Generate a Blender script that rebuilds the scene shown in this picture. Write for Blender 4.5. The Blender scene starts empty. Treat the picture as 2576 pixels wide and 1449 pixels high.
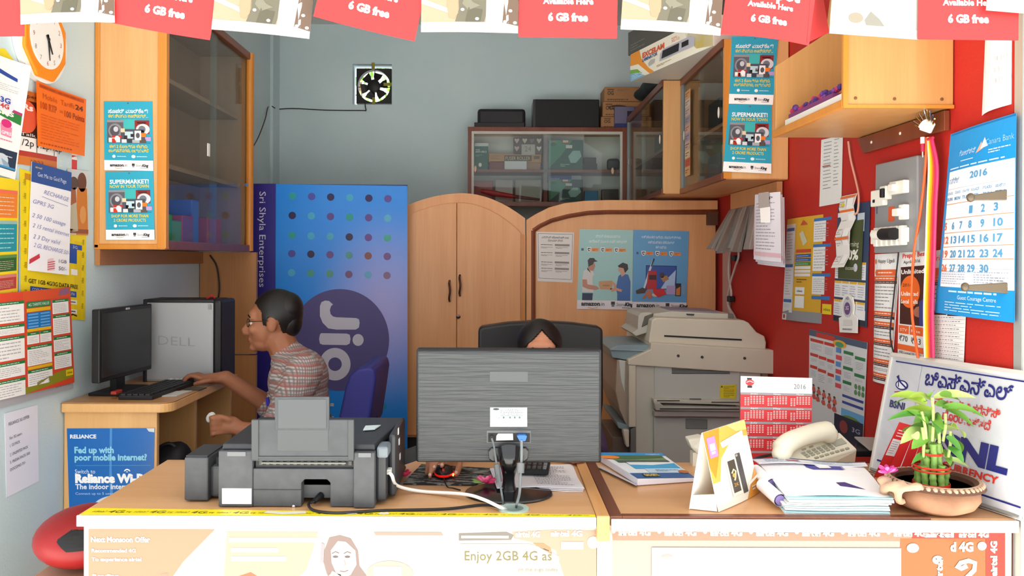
import bpy, bmesh, math, random
from mathutils import Vector, Matrix, Euler

S = bpy.context.scene
COL = S.collection
PI = math.pi
V = Vector

# ------------------------------------------------------------------ camera, sky, sun, exposure
CAMZ, FPX, PPX, PPY, ROLL = 1.45, 2000.0, 1245.0, 650.0, 0.0040
cam_d = bpy.data.cameras.new('camera')
cam_d.sensor_width = 36.0
cam_d.lens = FPX / 2576 * 36.0
cam_d.shift_x = (1288 - PPX) / 2576
cam_d.shift_y = -(724.5 - PPY) / 2576
cam_d.clip_start = 0.05
cam = bpy.data.objects.new('camera', cam_d)
COL.objects.link(cam)
cam.matrix_world = (Matrix.Translation((0, 0, CAMZ)) @ Matrix.Rotation(-ROLL, 4, 'Y') @ Matrix.Rotation(PI / 2, 4, 'X'))
S.camera = cam

wd = bpy.data.worlds.new('overcast_sky')
S.world = wd
wd.use_nodes = True
wn = wd.node_tree
bgn = wn.nodes['Background']
bgn.inputs['Color'].default_value = (0.95, 0.97, 1.0, 1)
bgn.inputs['Strength'].default_value = 1.7

sun_d = bpy.data.lights.new('overcast_sun', 'SUN')
sun_d.energy = 16.0
sun_d.angle = math.radians(12)
sun_d.color = (1.0, 0.98, 0.95)
sun = bpy.data.objects.new('overcast_sun', sun_d)
COL.objects.link(sun)
sun.location = (0.5, -4, 4)
sun.rotation_euler = Euler((math.radians(17), 0, math.radians(6)))

S.view_settings.view_transform = 'Standard'
S.view_settings.look = 'None'
S.view_settings.gamma = 1.0
S.view_settings.use_curve_mapping = False
S.view_settings.exposure = 0.35
S.render.film_transparent = False
S.cycles.max_bounces = 10
S.cycles.diffuse_bounces = 8
S.cycles.transparent_max_bounces = 16
S.cycles.sample_clamp_indirect = 6.0

# ------------------------------------------------------------------ from photograph pixels to points of the place
XL, XR, YB, ZC = -1.50, 1.22, 5.45, 3.05     # left wall, right wall, back wall, ceiling
ZT = 0.85                                     # counter top

def uv(px, py):
    dx, dy = px - PPX, py - PPY
    return dx + ROLL * dy, dy - ROLL * dx

def W(px, py, Y):
    u, v = uv(px, py)
    return V((u * Y / FPX, Y, CAMZ - v * Y / FPX))

def AX(px, py, X):
    u, v = uv(px, py)
    Y = X * FPX / u
    return V((X, Y, CAMZ - v * Y / FPX))

def Lw(px, py, e=0.0):
    return AX(px, py, XL + e)

def Rw(px, py, e=0.0):
    return AX(px, py, XR - e)

def AZ(px, py, z):
    u, v = uv(px, py)
    Y = (CAMZ - z) * FPX / v
    return V((u * Y / FPX, Y, z))

# ------------------------------------------------------------------ materials
def lin1(c):
    return c / 12.92 if c <= 0.04045 else ((c + 0.055) / 1.055) ** 2.4

def lin(h, g=1.0):
    h = h.lstrip('#')
    return tuple(min(0.92, lin1(int(h[i:i + 2], 16) / 255) * g) for i in (0, 2, 4)) + (1,)

_m = {}
def M(h, r=0.55, m=0.0, sp=0.4, g=1.0, em=0.0, tr=0.0):
    k = (h, r, m, sp, g, em, tr)
    if k in _m:
        return _m[k]
    a = bpy.data.materials.new('paint_' + h.lstrip('#'))
    a.use_nodes = True
    b = a.node_tree.nodes['Principled BSDF']
    b.inputs['Base Color'].default_value = lin(h, g)
    b.inputs['Roughness'].default_value = r
    b.inputs['Metallic'].default_value = m
    b.inputs['Specular IOR Level'].default_value = sp
    if em:
        b.inputs['Emission Color'].default_value = lin(h, g)
        b.inputs['Emission Strength'].default_value = em
    _m[k] = a
    return a

def nodes(name):
    a = bpy.data.materials.new(name)
    a.use_nodes = True
    nt = a.node_tree
    return a, nt, nt.nodes['Principled BSDF']

def mapping(nt, scale, coord='Object'):
    tc = nt.nodes.new('ShaderNodeTexCoord')
    mp = nt.nodes.new('ShaderNodeMapping')
    mp.inputs['Scale'].default_value = scale
    nt.links.new(tc.outputs[coord], mp.inputs['Vector'])
    return mp

def ramp(nt, fac, stops):
    r = nt.nodes.new('ShaderNodeValToRGB')
    e = r.color_ramp.elements
    while len(e) < len(stops):
        e.new(0.5)
    for k, (p, c) in enumerate(stops):
        e[k].position = p
        e[k].color = c
    nt.links.new(fac, r.inputs['Fac'])
    return r

def wood(name, c1, c2, axis='Z', rough=0.4, sp=0.4, g=1.0, fine=1.0):
    a, nt, b = nodes(name)
    big = {'Z': (14, 14, 1.2), 'X': (1.2, 14, 14), 'Y': (14, 1.2, 14)}[axis]
    sm = {'Z': (130, 130, 5), 'X': (5, 130, 130), 'Y': (130, 5, 130)}[axis]
    n1 = nt.nodes.new('ShaderNodeTexNoise'); n1.inputs['Scale'].default_value = 1; n1.inputs['Detail'].default_value = 3
    n2 = nt.nodes.new('ShaderNodeTexNoise'); n2.inputs['Scale'].default_value = fine; n2.inputs['Detail'].default_value = 2
    nt.links.new(mapping(nt, big).outputs[0], n1.inputs['Vector'])
    nt.links.new(mapping(nt, sm).outputs[0], n2.inputs['Vector'])
    mx = nt.nodes.new('ShaderNodeMath'); mx.operation = 'MULTIPLY_ADD'
    nt.links.new(n2.outputs['Fac'], mx.inputs[0]); mx.inputs[1].default_value = 0.45
    nt.links.new(n1.outputs['Fac'], mx.inputs[2])
    r = ramp(nt, mx.outputs[0], [(0.45, lin(c1, g)), (1.0, lin(c2, g))])
    nt.links.new(r.outputs['Color'], b.inputs['Base Color'])
    b.inputs['Roughness'].default_value = rough
    b.inputs['Specular IOR Level'].default_value = sp
    return a

def mottled(name, c1, c2, scale=4, rough=0.8, bump=0.0, bscale=60, g=1.0, sp=0.3):
    a, nt, b = nodes(name)
    n1 = nt.nodes.new('ShaderNodeTexNoise'); n1.inputs['Scale'].default_value = scale; n1.inputs['Detail'].default_value = 5
    nt.links.new(mapping(nt, (1, 1, 1)).outputs[0], n1.inputs['Vector'])
    r = ramp(nt, n1.outputs['Fac'], [(0.35, lin(c1, g)), (0.7, lin(c2, g))])
    nt.links.new(r.outputs['Color'], b.inputs['Base Color'])
    b.inputs['Roughness'].default_value = rough
    b.inputs['Specular IOR Level'].default_value = sp
    if bump:
        n2 = nt.nodes.new('ShaderNodeTexNoise'); n2.inputs['Scale'].default_value = bscale; n2.inputs['Detail'].default_value = 4
        nt.links.new(mapping(nt, (1, 1, 1)).outputs[0], n2.inputs['Vector'])
        bp = nt.nodes.new('ShaderNodeBump'); bp.inputs['Strength'].default_value = bump; bp.inputs['Distance'].default_value = 0.01
        nt.links.new(n2.outputs['Fac'], bp.inputs['Height'])
        nt.links.new(bp.outputs[0], b.inputs['Normal'])
    return a

def glass(name, tint=(0.80, 0.86, 0.84, 1), refl=0.9):
    a = bpy.data.materials.new(name)
    a.use_nodes = True
    nt = a.node_tree
    nt.nodes.clear()
    o = nt.nodes.new('ShaderNodeOutputMaterial')
    mix = nt.nodes.new('ShaderNodeMixShader')
    t = nt.nodes.new('ShaderNodeBsdfTransparent'); t.inputs['Color'].default_value = tint
    gl = nt.nodes.new('ShaderNodeBsdfGlossy'); gl.inputs['Roughness'].default_value = 0.02; gl.inputs['Color'].default_value = (refl, refl, refl, 1)
    ge = nt.nodes.new('ShaderNodeNewGeometry')
    dt = nt.nodes.new('ShaderNodeVectorMath'); dt.operation = 'DOT_PRODUCT'
    nt.links.new(ge.outputs['Normal'], dt.inputs[0]); nt.links.new(ge.outputs['Incoming'], dt.inputs[1])
    prev = dt.outputs['Value']
    for op, _, ex in (('ABSOLUTE', None, None), ('SUBTRACT', 1.0, None), ('POWER', None, 5.0)):
        k = nt.nodes.new('ShaderNodeMath'); k.operation = op
        if op == 'SUBTRACT': k.inputs[0].default_value = 1.0; nt.links.new(prev, k.inputs[1])
        else:
            nt.links.new(prev, k.inputs[0])
            if ex: k.inputs[1].default_value = ex
        prev = k.outputs[0]
    k = nt.nodes.new('ShaderNodeMath'); k.operation = 'MULTIPLY_ADD'; k.inputs[1].default_value = 0.5; k.inputs[2].default_value = 0.02
    nt.links.new(prev, k.inputs[0]); nt.links.new(k.outputs[0], mix.inputs[0])
    nt.links.new(t.outputs[0], mix.inputs[1]); nt.links.new(gl.outputs[0], mix.inputs[2])
    nt.links.new(mix.outputs[0], o.inputs[0])
    return a

# ------------------------------------------------------------------ things, parts, meshes
def tag(o, label=None, cat=None, group=None, kind=None):
    if label: o['label'] = label
    if cat: o['category'] = cat
    if group: o['group'] = group
    if kind: o['kind'] = kind
    return o

def thing(name, label, cat, loc, group=None):
    o = bpy.data.objects.new(name, None)
    COL.objects.link(o)
    o.location = loc
    o.empty_display_size = 0.05
    return tag(o, label, cat, group)

def base_of(o):
    p = V((0, 0, 0))
    while o is not None:
        p = p + V(o.location)
        o = o.parent
    return p

class MB:
    def __init__(s):
        s.v, s.f, s.m, s.mats = [], [], [], []

    def mi(s, m):
        if m not in s.mats: s.mats.append(m)
        return s.mats.index(m)

    def add(s, vs, fs, m):
        k = len(s.v); i = s.mi(m)
        s.v.extend(V(a) for a in vs)
        for f in fs:
            s.f.append(tuple(k + a for a in f)); s.m.append(i)
        return s

    def box(s, x0, y0, z0, x1, y1, z1, m):
        return s.hexa([(x0, y0, z0), (x1, y0, z0), (x1, y1, z0), (x0, y1, z0)], [(x0, y0, z1), (x1, y0, z1), (x1, y1, z1), (x0, y1, z1)], m)

    def hexa(s, b, t, m):
        return s.add(list(b) + list(t), [(3, 2, 1, 0), (4, 5, 6, 7), (0, 1, 5, 4), (1, 2, 6, 5), (2, 3, 7, 6), (3, 0, 4, 7)], m)

    def cbox(s, c, size, m, R=None):
        a, b, d = (q / 2 for q in size)
        c = V(c)
        R = R or Matrix.Identity(3)
        p = lambda x, y, z: c + R @ V((x, y, z))
        return s.hexa([p(-a, -b, -d), p(a, -b, -d), p(a, b, -d), p(-a, b, -d)], [p(-a, -b, d), p(a, -b, d), p(a, b, d), p(-a, b, d)], m)

    def prism(s, pts, vec, m):
        n = len(pts); pts = [V(p) for p in pts]; vec = V(vec)
        fs = [tuple(range(n)), tuple(range(2 * n - 1, n - 1, -1))]
        fs += [(i, n + i, n + (i + 1) % n, (i + 1) % n) for i in range(n)]
        return s.add(pts + [p + vec for p in pts], fs, m)

    def pp(s, pts, Y, d, m):                      # outline at depth Y, real depth d behind it
        return s.prism([W(x, y, Y) for x, y in pts], (0, d, 0), m)

    def pbox(s, x0, y0, x1, y1, Y, d, m):
        a, b = W(x0, y1, Y), W(x1, y0, Y)
        return s.box(a.x, Y, a.z, b.x, Y + d, b.z, m)

    def tube(s, pts, r, m, n=8, cap=True):
        pts = [V(p) for p in pts]
        k = len(pts)
        rs = r if isinstance(r, (list, tuple)) else [r] * k
        vs, fs = [], []
        up = None
        for i, p in enumerate(pts):
            t = (pts[min(i + 1, k - 1)] - pts[max(i - 1, 0)]).normalized()
            if up is None:
                up = V((0, 0, 1)) if abs(t.z) < 0.9 else V((1, 0, 0))
            a = t.cross(up)
            if a.length < 1e-5: a = t.cross(V((0, 1, 0.1)))
            a.normalize(); b = a.cross(t).normalized(); up = b
            for j in range(n):
                q = 2 * PI * j / n
                vs.append(p + rs[i] * (math.cos(q) * a + math.sin(q) * b))
        for i in range(k - 1):
            for j in range(n):
                fs.append((i * n + j, i * n + (j + 1) % n, (i + 1) * n + (j + 1) % n, (i + 1) * n + j))
        if cap:
            fs.append(tuple(range(n - 1, -1, -1))); fs.append(tuple((k - 1) * n + j for j in range(n)))
        return s.add(vs, fs, m)

    def lathe(s, prof, c, m, n=32, R=None, sx=1.0, sy=1.0, cap=True):
        c = V(c); R = R or Matrix.Identity(3)
        vs, fs = [], []
        for r, z in prof:
            for j in range(n):
                q = 2 * PI * j / n
                vs.append(c + R @ V((r * sx * math.cos(q), r * sy * math.sin(q), z)))
        k = len(prof)
        for i in range(k - 1):
            for j in range(n):
                fs.append((i * n + j, i * n + (j + 1) % n, (i + 1) * n + (j + 1) % n, (i + 1) * n + j))
        if cap and prof[0][0] > 1e-6: fs.append(tuple(range(n - 1, -1, -1)))
        if cap and prof[-1][0] > 1e-6: fs.append(tuple((k - 1) * n + j for j in range(n)))
        return s.add(vs, fs, m)

    def ell(s, c, r, m, R=None, nu=16, nv=10):
        c = V(c); R = R or Matrix.Identity(3)
        r = (r, r, r) if not isinstance(r, (tuple, list)) else r
        vs = [c + R @ V((0, 0, -r[2]))]
        for i in range(1, nv):
            t = -PI / 2 + PI * i / nv
            for j in range(nu):
                q = 2 * PI * j / nu
                vs.append(c + R @ V((r[0] * math.cos(t) * math.cos(q), r[1] * math.cos(t) * math.sin(q), r[2] * math.sin(t))))
        vs.append(c + R @ V((0, 0, r[2])))
        fs = [(0, 1 + (j + 1) % nu, 1 + j) for j in range(nu)]
        for i in range(nv - 2):
            for j in range(nu):
                a = 1 + i * nu
                fs.append((a + j, a + (j + 1) % nu, a + nu + (j + 1) % nu, a + nu + j))
        a = 1 + (nv - 2) * nu
        fs += [(a + j, a + (j + 1) % nu, len(vs) - 1) for j in range(nu)]
        return s.add(vs, fs, m)

    def cap(s, a, b, r0, r1, m, n=10):            # tapering limb with round ends
        a, b = V(a), V(b)
        s.tube([a, a.lerp(b, 0.5), b], [r0, (r0 + r1) / 2, r1], m, n)
        s.ell(a, r0, m, nu=n, nv=8); s.ell(b, r1, m, nu=n, nv=8)
        return s

    def build(s, name, parent=None, loc=None, bevel=0.0, smooth=False, seg=2, ang=40, label=None, cat=None, group=None, kind=None):
        base = base_of(parent) if parent is not None else V(loc if loc is not None else (0, 0, 0))
        me = bpy.data.meshes.new(name)
        me.from_pydata([p - base for p in s.v], [], s.f)
        for mt in s.mats: me.materials.append(mt)
        me.polygons.foreach_set('material_index', s.m)
        if smooth:
            me.shade_smooth(); me.set_sharp_from_angle(angle=math.radians(ang))
        me.update()
        o = bpy.data.objects.new(name, me)
        COL.objects.link(o)
        if parent is not None: o.parent = parent
        else: o.location = base
        if bevel:
            b = o.modifiers.new('edges', 'BEVEL'); b.width = bevel; b.segments = seg; b.limit_method = 'ANGLE'; b.angle_limit = math.radians(35)
        return tag(o, label, cat, group, kind)

def fuse(o, vox=0.006, it=4, fac=0.5):
    r = o.modifiers.new('one_surface', 'REMESH'); r.mode = 'VOXEL'; r.voxel_size = vox; r.use_smooth_shade = True
    q = o.modifiers.new('soften', 'SMOOTH'); q.factor = fac; q.iterations = it
    return o

def wire(name, pts, r, m, label=None, cat=None, parent=None, group=None, n=8, res=6):
    pts = smooth_path(pts, res)
    mb = MB().tube(pts, r, m, n)
    return mb.build(name, parent, None if parent is not None else pts[0], smooth=True, label=label, cat=cat, group=group)

def smooth_path(pts, res=6):
    pts = [V(p) for p in pts]
    if len(pts) < 3: return pts
    P = [2 * pts[0] - pts[1]] + pts + [2 * pts[-1] - pts[-2]]
    out = []
    for i in range(1, len(P) - 2):
        for k in range(res):
            t = k / res
            a, b, c, d = P[i - 1], P[i], P[i + 1], P[i + 2]
            out.append(0.5 * ((2 * b) + (c - a) * t + (2 * a - 5 * b + 4 * c - d) * t * t + (3 * b - a - 3 * c + d) * t ** 3))
    out.append(pts[-1])
    return out

# ------------------------------------------------------------------ printed sheets
_g = {}
def glyphs(t, bold=0.0):
    k = (t, bold)
    if k not in _g:
        cu = bpy.data.curves.new('lettering', 'FONT')
        cu.body = t; cu.size = 1.0; cu.resolution_u = 2; cu.offset = bold; cu.fill_mode = 'FRONT'
        ob = bpy.data.objects.new('lettering', cu)
        me = bpy.data.meshes.new_from_object(ob)
        vs = [(q.co.x, q.co.y) for q in me.vertices]
        fs = [tuple(p.vertices) for p in me.polygons]
        bpy.data.objects.remove(ob); bpy.data.meshes.remove(me); bpy.data.curves.remove(cu)
        x0 = min((a for a, _ in vs), default=0); x1 = max((a for a, _ in vs), default=1)
        _g[k] = (vs, fs, x0, x1)
    return _g[k]

class Sheet:                                      # laid out in its own units, y downwards
    def __init__(s, w, h, r=0.5, g=1.0):
        s.w, s.h, s.q, s.r, s.g = w, h, [], r, g

    def mat(s, c):
        return c if not isinstance(c, str) else M(c, s.r, g=s.g)

    def poly(s, pts, c, l=1):
        s.q.append(([tuple(p) for p in pts], [tuple(range(len(pts)))], s.mat(c), l)); return s

    def rect(s, x0, y0, x1, y1, c, l=1, n=1, k=1):
        vs = [(x0 + (x1 - x0) * i / n, y0 + (y1 - y0) * j / k) for j in range(k + 1) for i in range(n + 1)]
        fs = [(j * (n + 1) + i, j * (n + 1) + i + 1, (j + 1) * (n + 1) + i + 1, (j + 1) * (n + 1) + i) for j in range(k) for i in range(n)]
        s.q.append((vs, fs, s.mat(c), l)); return s

    def ell(s, x, y, rx, ry, c, l=1, n=20, a0=0, a1=360):
        pts = [(x + rx * math.cos(math.radians(a0 + (a1 - a0) * i / n)), y + ry * math.sin(math.radians(a0 + (a1 - a0) * i / n))) for i in range(n if a1 - a0 == 360 else n + 1)]
        return s.poly(pts, c, l)

    def stroke(s, pts, w, c, l=2):
        vs, fs = [], []
        for i, (x, y) in enumerate(pts):
            x0, y0 = pts[max(i - 1, 0)]; x1, y1 = pts[min(i + 1, len(pts) - 1)]
            d = math.hypot(x1 - x0, y1 - y0) or 1
            nx, ny = -(y1 - y0) / d * w / 2, (x1 - x0) / d * w / 2
            vs += [(x + nx, y + ny), (x - nx, y - ny)]
        fs = [(2 * i, 2 * i + 1, 2 * i + 3, 2 * i + 2) for i in range(len(pts) - 1)]
        s.q.append((vs, fs, s.mat(c), l)); return s

    def text(s, t, x, y, h, c, l=3, w=None, al='l', rot=0, b=0.0, sh=0.0):
        vs, fs, x0, x1 = glyphs(t, b)
        k = h / 0.70
        kx = k if w is None else w / max(1e-6, x1 - x0)
        wd = (x1 - x0) * kx
        ox = {'l': 0, 'c': -wd / 2, 'r': -wd}[al]
        ca, sa = math.cos(math.radians(rot)), math.sin(math.radians(rot))
        out = []
        for a, bb in vs:
            px, py = (a - x0) * kx + ox + sh * bb * k, -bb * k
            out.append((x + px * ca - py * sa, y + px * sa + py * ca))
        s.q.append((out, fs, s.mat(c), l)); return s

    def dash(s, x0, y0, x1, y1, rows, c, l=2, fill=0.45, seed=1, word=0.16, full=0.9):
        rn = random.Random(seed)
        rh = (y1 - y0) / rows
        vs, fs = [], []
        for i in range(rows):
            y = y0 + rh * i + rh * (1 - fill) / 2
            x = x0
            end = x0 + (x1 - x0) * (full if rn.random() < 0.7 else full * rn.uniform(0.5, 0.9))
            while x < end:
                ww = (x1 - x0) * word * rn.uniform(0.4, 1.3)
                e = min(end, x + ww)
                k = len(vs)
                vs += [(x, y), (e, y), (e, y + rh * fill), (x, y + rh * fill)]
                fs.append((k, k + 1, k + 2, k + 3))
                x = e + (x1 - x0) * 0.025
        s.q.append((vs, fs, s.mat(c), l)); return s

    def cut(s, nu, nv):                           # split the printing along the sheet's own grid so that it bends with it
        out = []
        for vs, fs, m, l in s.q:
            bm = bmesh.new()
            bv = [bm.verts.new((x, y, 0)) for x, y in vs]
            for f in fs:
                try: bm.faces.new([bv[i] for i in f])
                except ValueError: pass
            x0, x1 = min(p[0] for p in vs), max(p[0] for p in vs); y0, y1 = min(p[1] for p in vs), max(p[1] for p in vs)
            for n, w, a, lo, hi in ((nu, s.w, 0, x0, x1), (nv, s.h, 1, y0, y1)):
                for i in range(1, n):
                    c = w * i / n
                    if lo < c < hi:
                        bmesh.ops.bisect_plane(bm, geom=bm.verts[:] + bm.edges[:] + bm.faces[:], dist=1e-5, plane_co=(c, c, 0), plane_no=(1 - a, a, 0))
            bm.verts.index_update()
            out.append(([(v.co.x, v.co.y) for v in bm.verts], [tuple(v.index for v in f.verts) for f in bm.faces], m, l))
            bm.free()
        return out

    def place(s, name, c4, base, label=None, cat=None, group=None, parent=None, curl=None, nu=6, nv=6, th=0.0008, eps=0.0006, mb=None):
        TL, TR, BR, BL = [V(p) for p in c4]
        n = (BL - TL).cross(TR - TL).normalized()
        def pos(u, v, l):
            p = TL * (1 - u) * (1 - v) + TR * u * (1 - v) + BR * u * v + BL * (1 - u) * v
            return p + n * (l * eps + (curl(u, v) if curl else 0.0))
        own = mb is None
        mb = mb or MB()
        if base is not None:
            bm = s.mat(base)
            g = lambda l: [pos(i / nu, j / nv, l) for j in range(nv + 1) for i in range(nu + 1)]
            a = g(0); b = [p - n * th for p in a]
            q = (nu + 1); k = len(a)
            fs = []
            for j in range(nv):
                for i in range(nu):
                    f = (j * q + i, (j + 1) * q + i, (j + 1) * q + i + 1, j * q + i + 1)
                    fs.append(f); fs.append(tuple(k + t for t in reversed(f)))
            rim = [i for i in range(nu + 1)] + [j * q + nu for j in range(1, nv + 1)] + [nv * q + i for i in range(nu - 1, -1, -1)] + [j * q for j in range(nv - 1, 0, -1)]
            for i in range(len(rim)):
                x, y = rim[i], rim[(i + 1) % len(rim)]
                fs.append((x, y, k + y, k + x))
            mb.add(a + b, fs, bm)
        for vs, fs, m, l in (s.cut(nu, nv) if curl else s.q):
            mb.add([pos(x / s.w, y / s.h, l) for x, y in vs], [tuple(reversed(f)) for f in fs], m)
        if not own: return mb
        o = mb.build(name, parent, None if parent is not None else (TL + TR + BR + BL) / 4, label=label, cat=cat, group=group)
        return o

def pxs(f, *pts):
    return [f(*p) for p in pts]
# ------------------------------------------------------------------ room shell
WALLBLUE = mottled('blue_wall_paint', '#c4d9dd', '#cddfe3', scale=2.2, rough=0.7, bump=0.12, bscale=120)
WALLRED = mottled('red_wall_paint', '#b4261e', '#bc2c22', scale=2.0, rough=0.6, bump=0.1, bscale=120)
WHITEW = mottled('white_ceiling_paint', '#dcdcd8', '#e6e6e2', scale=2, rough=0.8)
FLOORM = mottled('grey_floor_tiles', '#b5aea4', '#c2bbb1', scale=3, rough=0.35)
CONC = mottled('pale_pavement', '#cfccc4', '#d9d6ce', scale=1.2, rough=0.9, bump=0.2, bscale=30)

def struct(name, mb, **k):
    return mb.build(name, kind='structure', **k)

struct('ground', MB().box(-9, -9, -0.12, 9, 1.70, -0.02, CONC))
struct('floor', MB().box(XL - 0.3, 1.70, -0.12, XR + 0.3, YB + 0.2, 0.0, FLOORM))
struct('ceiling', MB().box(XL - 0.3, 1.70, ZC, XR + 0.3, YB + 0.2, ZC + 0.12, WHITEW))
struct('wall_left', MB().box(XL - 0.12, 1.95, 0, XL, YB, ZC, WALLBLUE))
struct('wall_right', MB().box(XR, 1.872, 0, XR + 0.12, YB, ZC, WALLRED))
h0, h1 = W(887, 263, YB), W(986, 161, YB)
bw = MB()
bw.box(XL - 0.12, YB, 0, h0.x, YB + 0.12, ZC, WALLBLUE)
bw.box(h1.x, YB, 0, XR + 0.12, YB + 0.12, ZC, WALLBLUE)
bw.box(h0.x, YB, 0, h1.x, YB + 0.12, h0.z, WALLBLUE)
bw.box(h0.x, YB, h1.z, h1.x, YB + 0.12, ZC, WALLBLUE)
struct('wall_back', bw)
struct('wall_front', MB().box(XL - 0.3, 1.74, 2.80, XR + 0.3, 1.90, ZC, WHITEW))
struct('added_shade_slab', MB().box(XL - 0.8, 0.80, 2.92, XR + 0.8, 1.74, 3.02, WHITEW))  # unseen slab, added to keep direct sun and overhead sky off the counter
struct('wall_corner', MB().box(XL, YB - 0.16, 0, XL + 0.02, YB, ZC, WALLBLUE))
ALU = M('#c9ccca', 0.35, 0.6)
mb = MB()
mb.box(1.219, 1.840, 0, 1.300, 1.868, 2.80, ALU)
for k in range(2):
    mb.tube([(1.224 + k * 0.022, 1.838, 0), (1.224 + k * 0.022, 1.838, 2.80)], 0.006, ALU)
struct('trim_1', mb)

# ------------------------------------------------------------------ counters
LAM = wood('counter_laminate', '#c69566', '#d3a577', 'X', rough=0.30, sp=0.5)
EDGE = M('#f0ebe2', 0.5)
TEAK = wood('dark_brown_beading', '#5c3322', '#7a4630', 'Y', rough=0.35)
LIP = wood('light_wood_edge', '#c8925a', '#daa76e', 'Y', rough=0.4)
PANEL = M('#e3d3bf', 0.6)

YF, YK = 1.852, 2.353
cx0, cx1 = -0.966, 0.238
ct = thing('shop_counter', 'long pale laminate counter in front carrying the printer and the black monitor', 'counter', ((cx0 + cx1) / 2, 2.1, 0))
hole = AZ(1292, 1281, ZT)
arcp = [(hole.x + 0.026 * math.sin(q * PI / 10), hole.y - 0.026 * math.cos(q * PI / 10)) for q in range(11)]
mb = MB()
mb.prism([(x, y, ZT - 0.022) for x, y in [(cx1, YF), (cx1, YK), (hole.x, YK)] + arcp[::-1] + [(hole.x, YF)]], (0, 0, 0.022), LAM)
mb.prism([(x, y, ZT - 0.022) for x, y in [(cx0, YF), (hole.x, YF)] + [(2 * hole.x - x, y) for x, y in arcp] + [(hole.x, YK), (cx0, YK)]], (0, 0, 0.022), LAM)
mb.build('counter_top', ct)
MB().box(cx0 - 0.004, YF - 0.006, ZT - 0.027, cx1, YF, ZT - 0.001, EDGE).build('front_edging', ct, bevel=0.002, label='white edging')
MB().box(cx0 + 0.012, YF + 0.012, 0.08, cx1, YF + 0.030, ZT - 0.022, PANEL).build('front_panel', ct)
MB().box(cx0 + 0.012, YF + 0.030, 0, cx0 + 0.030, YK - 0.02, ZT - 0.022, PANEL).build('side_panel', ct)
MB().box(cx0 + 0.03, YF + 0.06, 0, cx1, YF + 0.08, 0.08, M('#5b5048')).build('plinth', ct)

rx0, rx1 = 0.272, 1.214
rc = thing('shop_counter', 'right hand counter with dark brown beading carrying the telephone and the potted bamboo', 'counter', ((rx0 + rx1) / 2, 2.1, 0))
MB().box(rx0, YF - 0.006, ZT - 0.022, rx1, YK - 0.006, ZT, LAM).build('counter_top', rc, bevel=0.002)
mb = MB()
mb.box(rx0 - 0.002, YF - 0.008, ZT - 0.02, rx0 + 0.026, YK - 0.006, ZT + 0.0035, TEAK)
mb.box(rx0 + 0.026, YF - 0.008, ZT - 0.02, rx1 - 0.2, YF + 0.012, ZT + 0.0035, TEAK)
mb.build('beading', rc, bevel=0.0015, label='dark brown beading')
MB().box(cx1 + 0.001, YF - 0.012, ZT - 0.055, rx0 - 0.003, YK, ZT + 0.005, LIP).build('divider_strip', rc, bevel=0.003, label='light wood strip between the counters')
MB().box(rx0, YF - 0.016, ZT - 0.030, rx1, YF - 0.009, ZT - 0.002, EDGE).build('front_edging', rc, bevel=0.002, label='white edging')
MB().box(rx0 - 0.03, YF + 0.012, 0.08, rx1, YF + 0.030, ZT - 0.022, PANEL).build('front_panel', rc)
MB().box(rx0, YF + 0.06, 0, rx1, YF + 0.08, 0.08, M('#5b5048')).build('plinth', rc)

# yellow printed tape along the front edge of the left counter
tp = Sheet(1204, 44, 0.35, g=.9)
rn = random.Random(4)
for k in range(12):
    x = 20 + k * 98
    tp.text('idea!', x, 30, 12, '#8a7a20', 2, sh=0.2)
    tp.text('4G', x + 36, 33, 18, '#5a5220', 2, sh=0.25, w=34)
    tp.text('LTE', x + 72, 32, 9, '#6a5e1a', 2, sh=0.2)
for k, (x0, x1) in enumerate([(430, 520), (620, 640), (700, 716)]):
    tp.poly([(x0, 8), (x0 + (x1 - x0) * 0.4, 14), (x1, 6), (x1 + 6, 30), ((x0 + x1) / 2, 40), (x0 - 6, 28)], '#efe9d8', 3)
z = ZT + 0.0012
tp.place('warning_tape', [(cx0 + 0.004, YF + 0.044, z), (cx1 - 0.002, YF + 0.010, z), (cx1 - 0.002, YF - 0.004, z), (cx0 + 0.004, YF - 0.004, z)], '#f6e21c',
         'yellow printed tape along the front edge of the left counter', 'tape', th=0.0006, eps=0.0003)

# flex banners pasted on the counter fronts
CY = YF + 0.0100
f = lambda x, y, e=0.0: W(x, y, CY - e)
g = Sheet(940, 190, 0.30, g=0.40)
PE, PW = '#f1c193', '#fdf6ea'
g.poly([(12, 8), (330, 8), (250, 90), (180, 190), (12, 190)], '#eeb48e', 1)
g.poly([(360, 14), (590, 14), (560, 110), (470, 190), (350, 190)], '#f2d2b8', 1)
for x, y, w, t in [(18, 40, 150, 'Next Monsoon Offer'), (20, 66, 112, 'Recommended 4G'), (20, 88, 126, 'To experience airtel'), (22, 130, 66, 'Reading'), (22, 148, 76, 'Multiplayer')]:
    g.text(t, x, y, 13 if y < 50 else 9, '#fffdf8', 3, w=w, b=0.05)
for x, y, w in [(365, 40, 235), (370, 66, 120), (370, 88, 140)]:
    g.rect(x, y - 12, x + w, y, '#fffdf8', 2)
g.poly([(372, 132), (420, 116), (440, 128), (400, 150), (380, 190), (366, 190)], '#e58a58', 2)
g.text('express', 390, 142, 9, '#fffdf8', 3, w=52, b=0.05)
g.text('voyage', 398, 162, 9, '#fffdf8', 3, w=50, b=0.05)
g.poly([(195, 120), (212, 118), (208, 150), (225, 190), (190, 190)], '#dcae95', 2)
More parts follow.
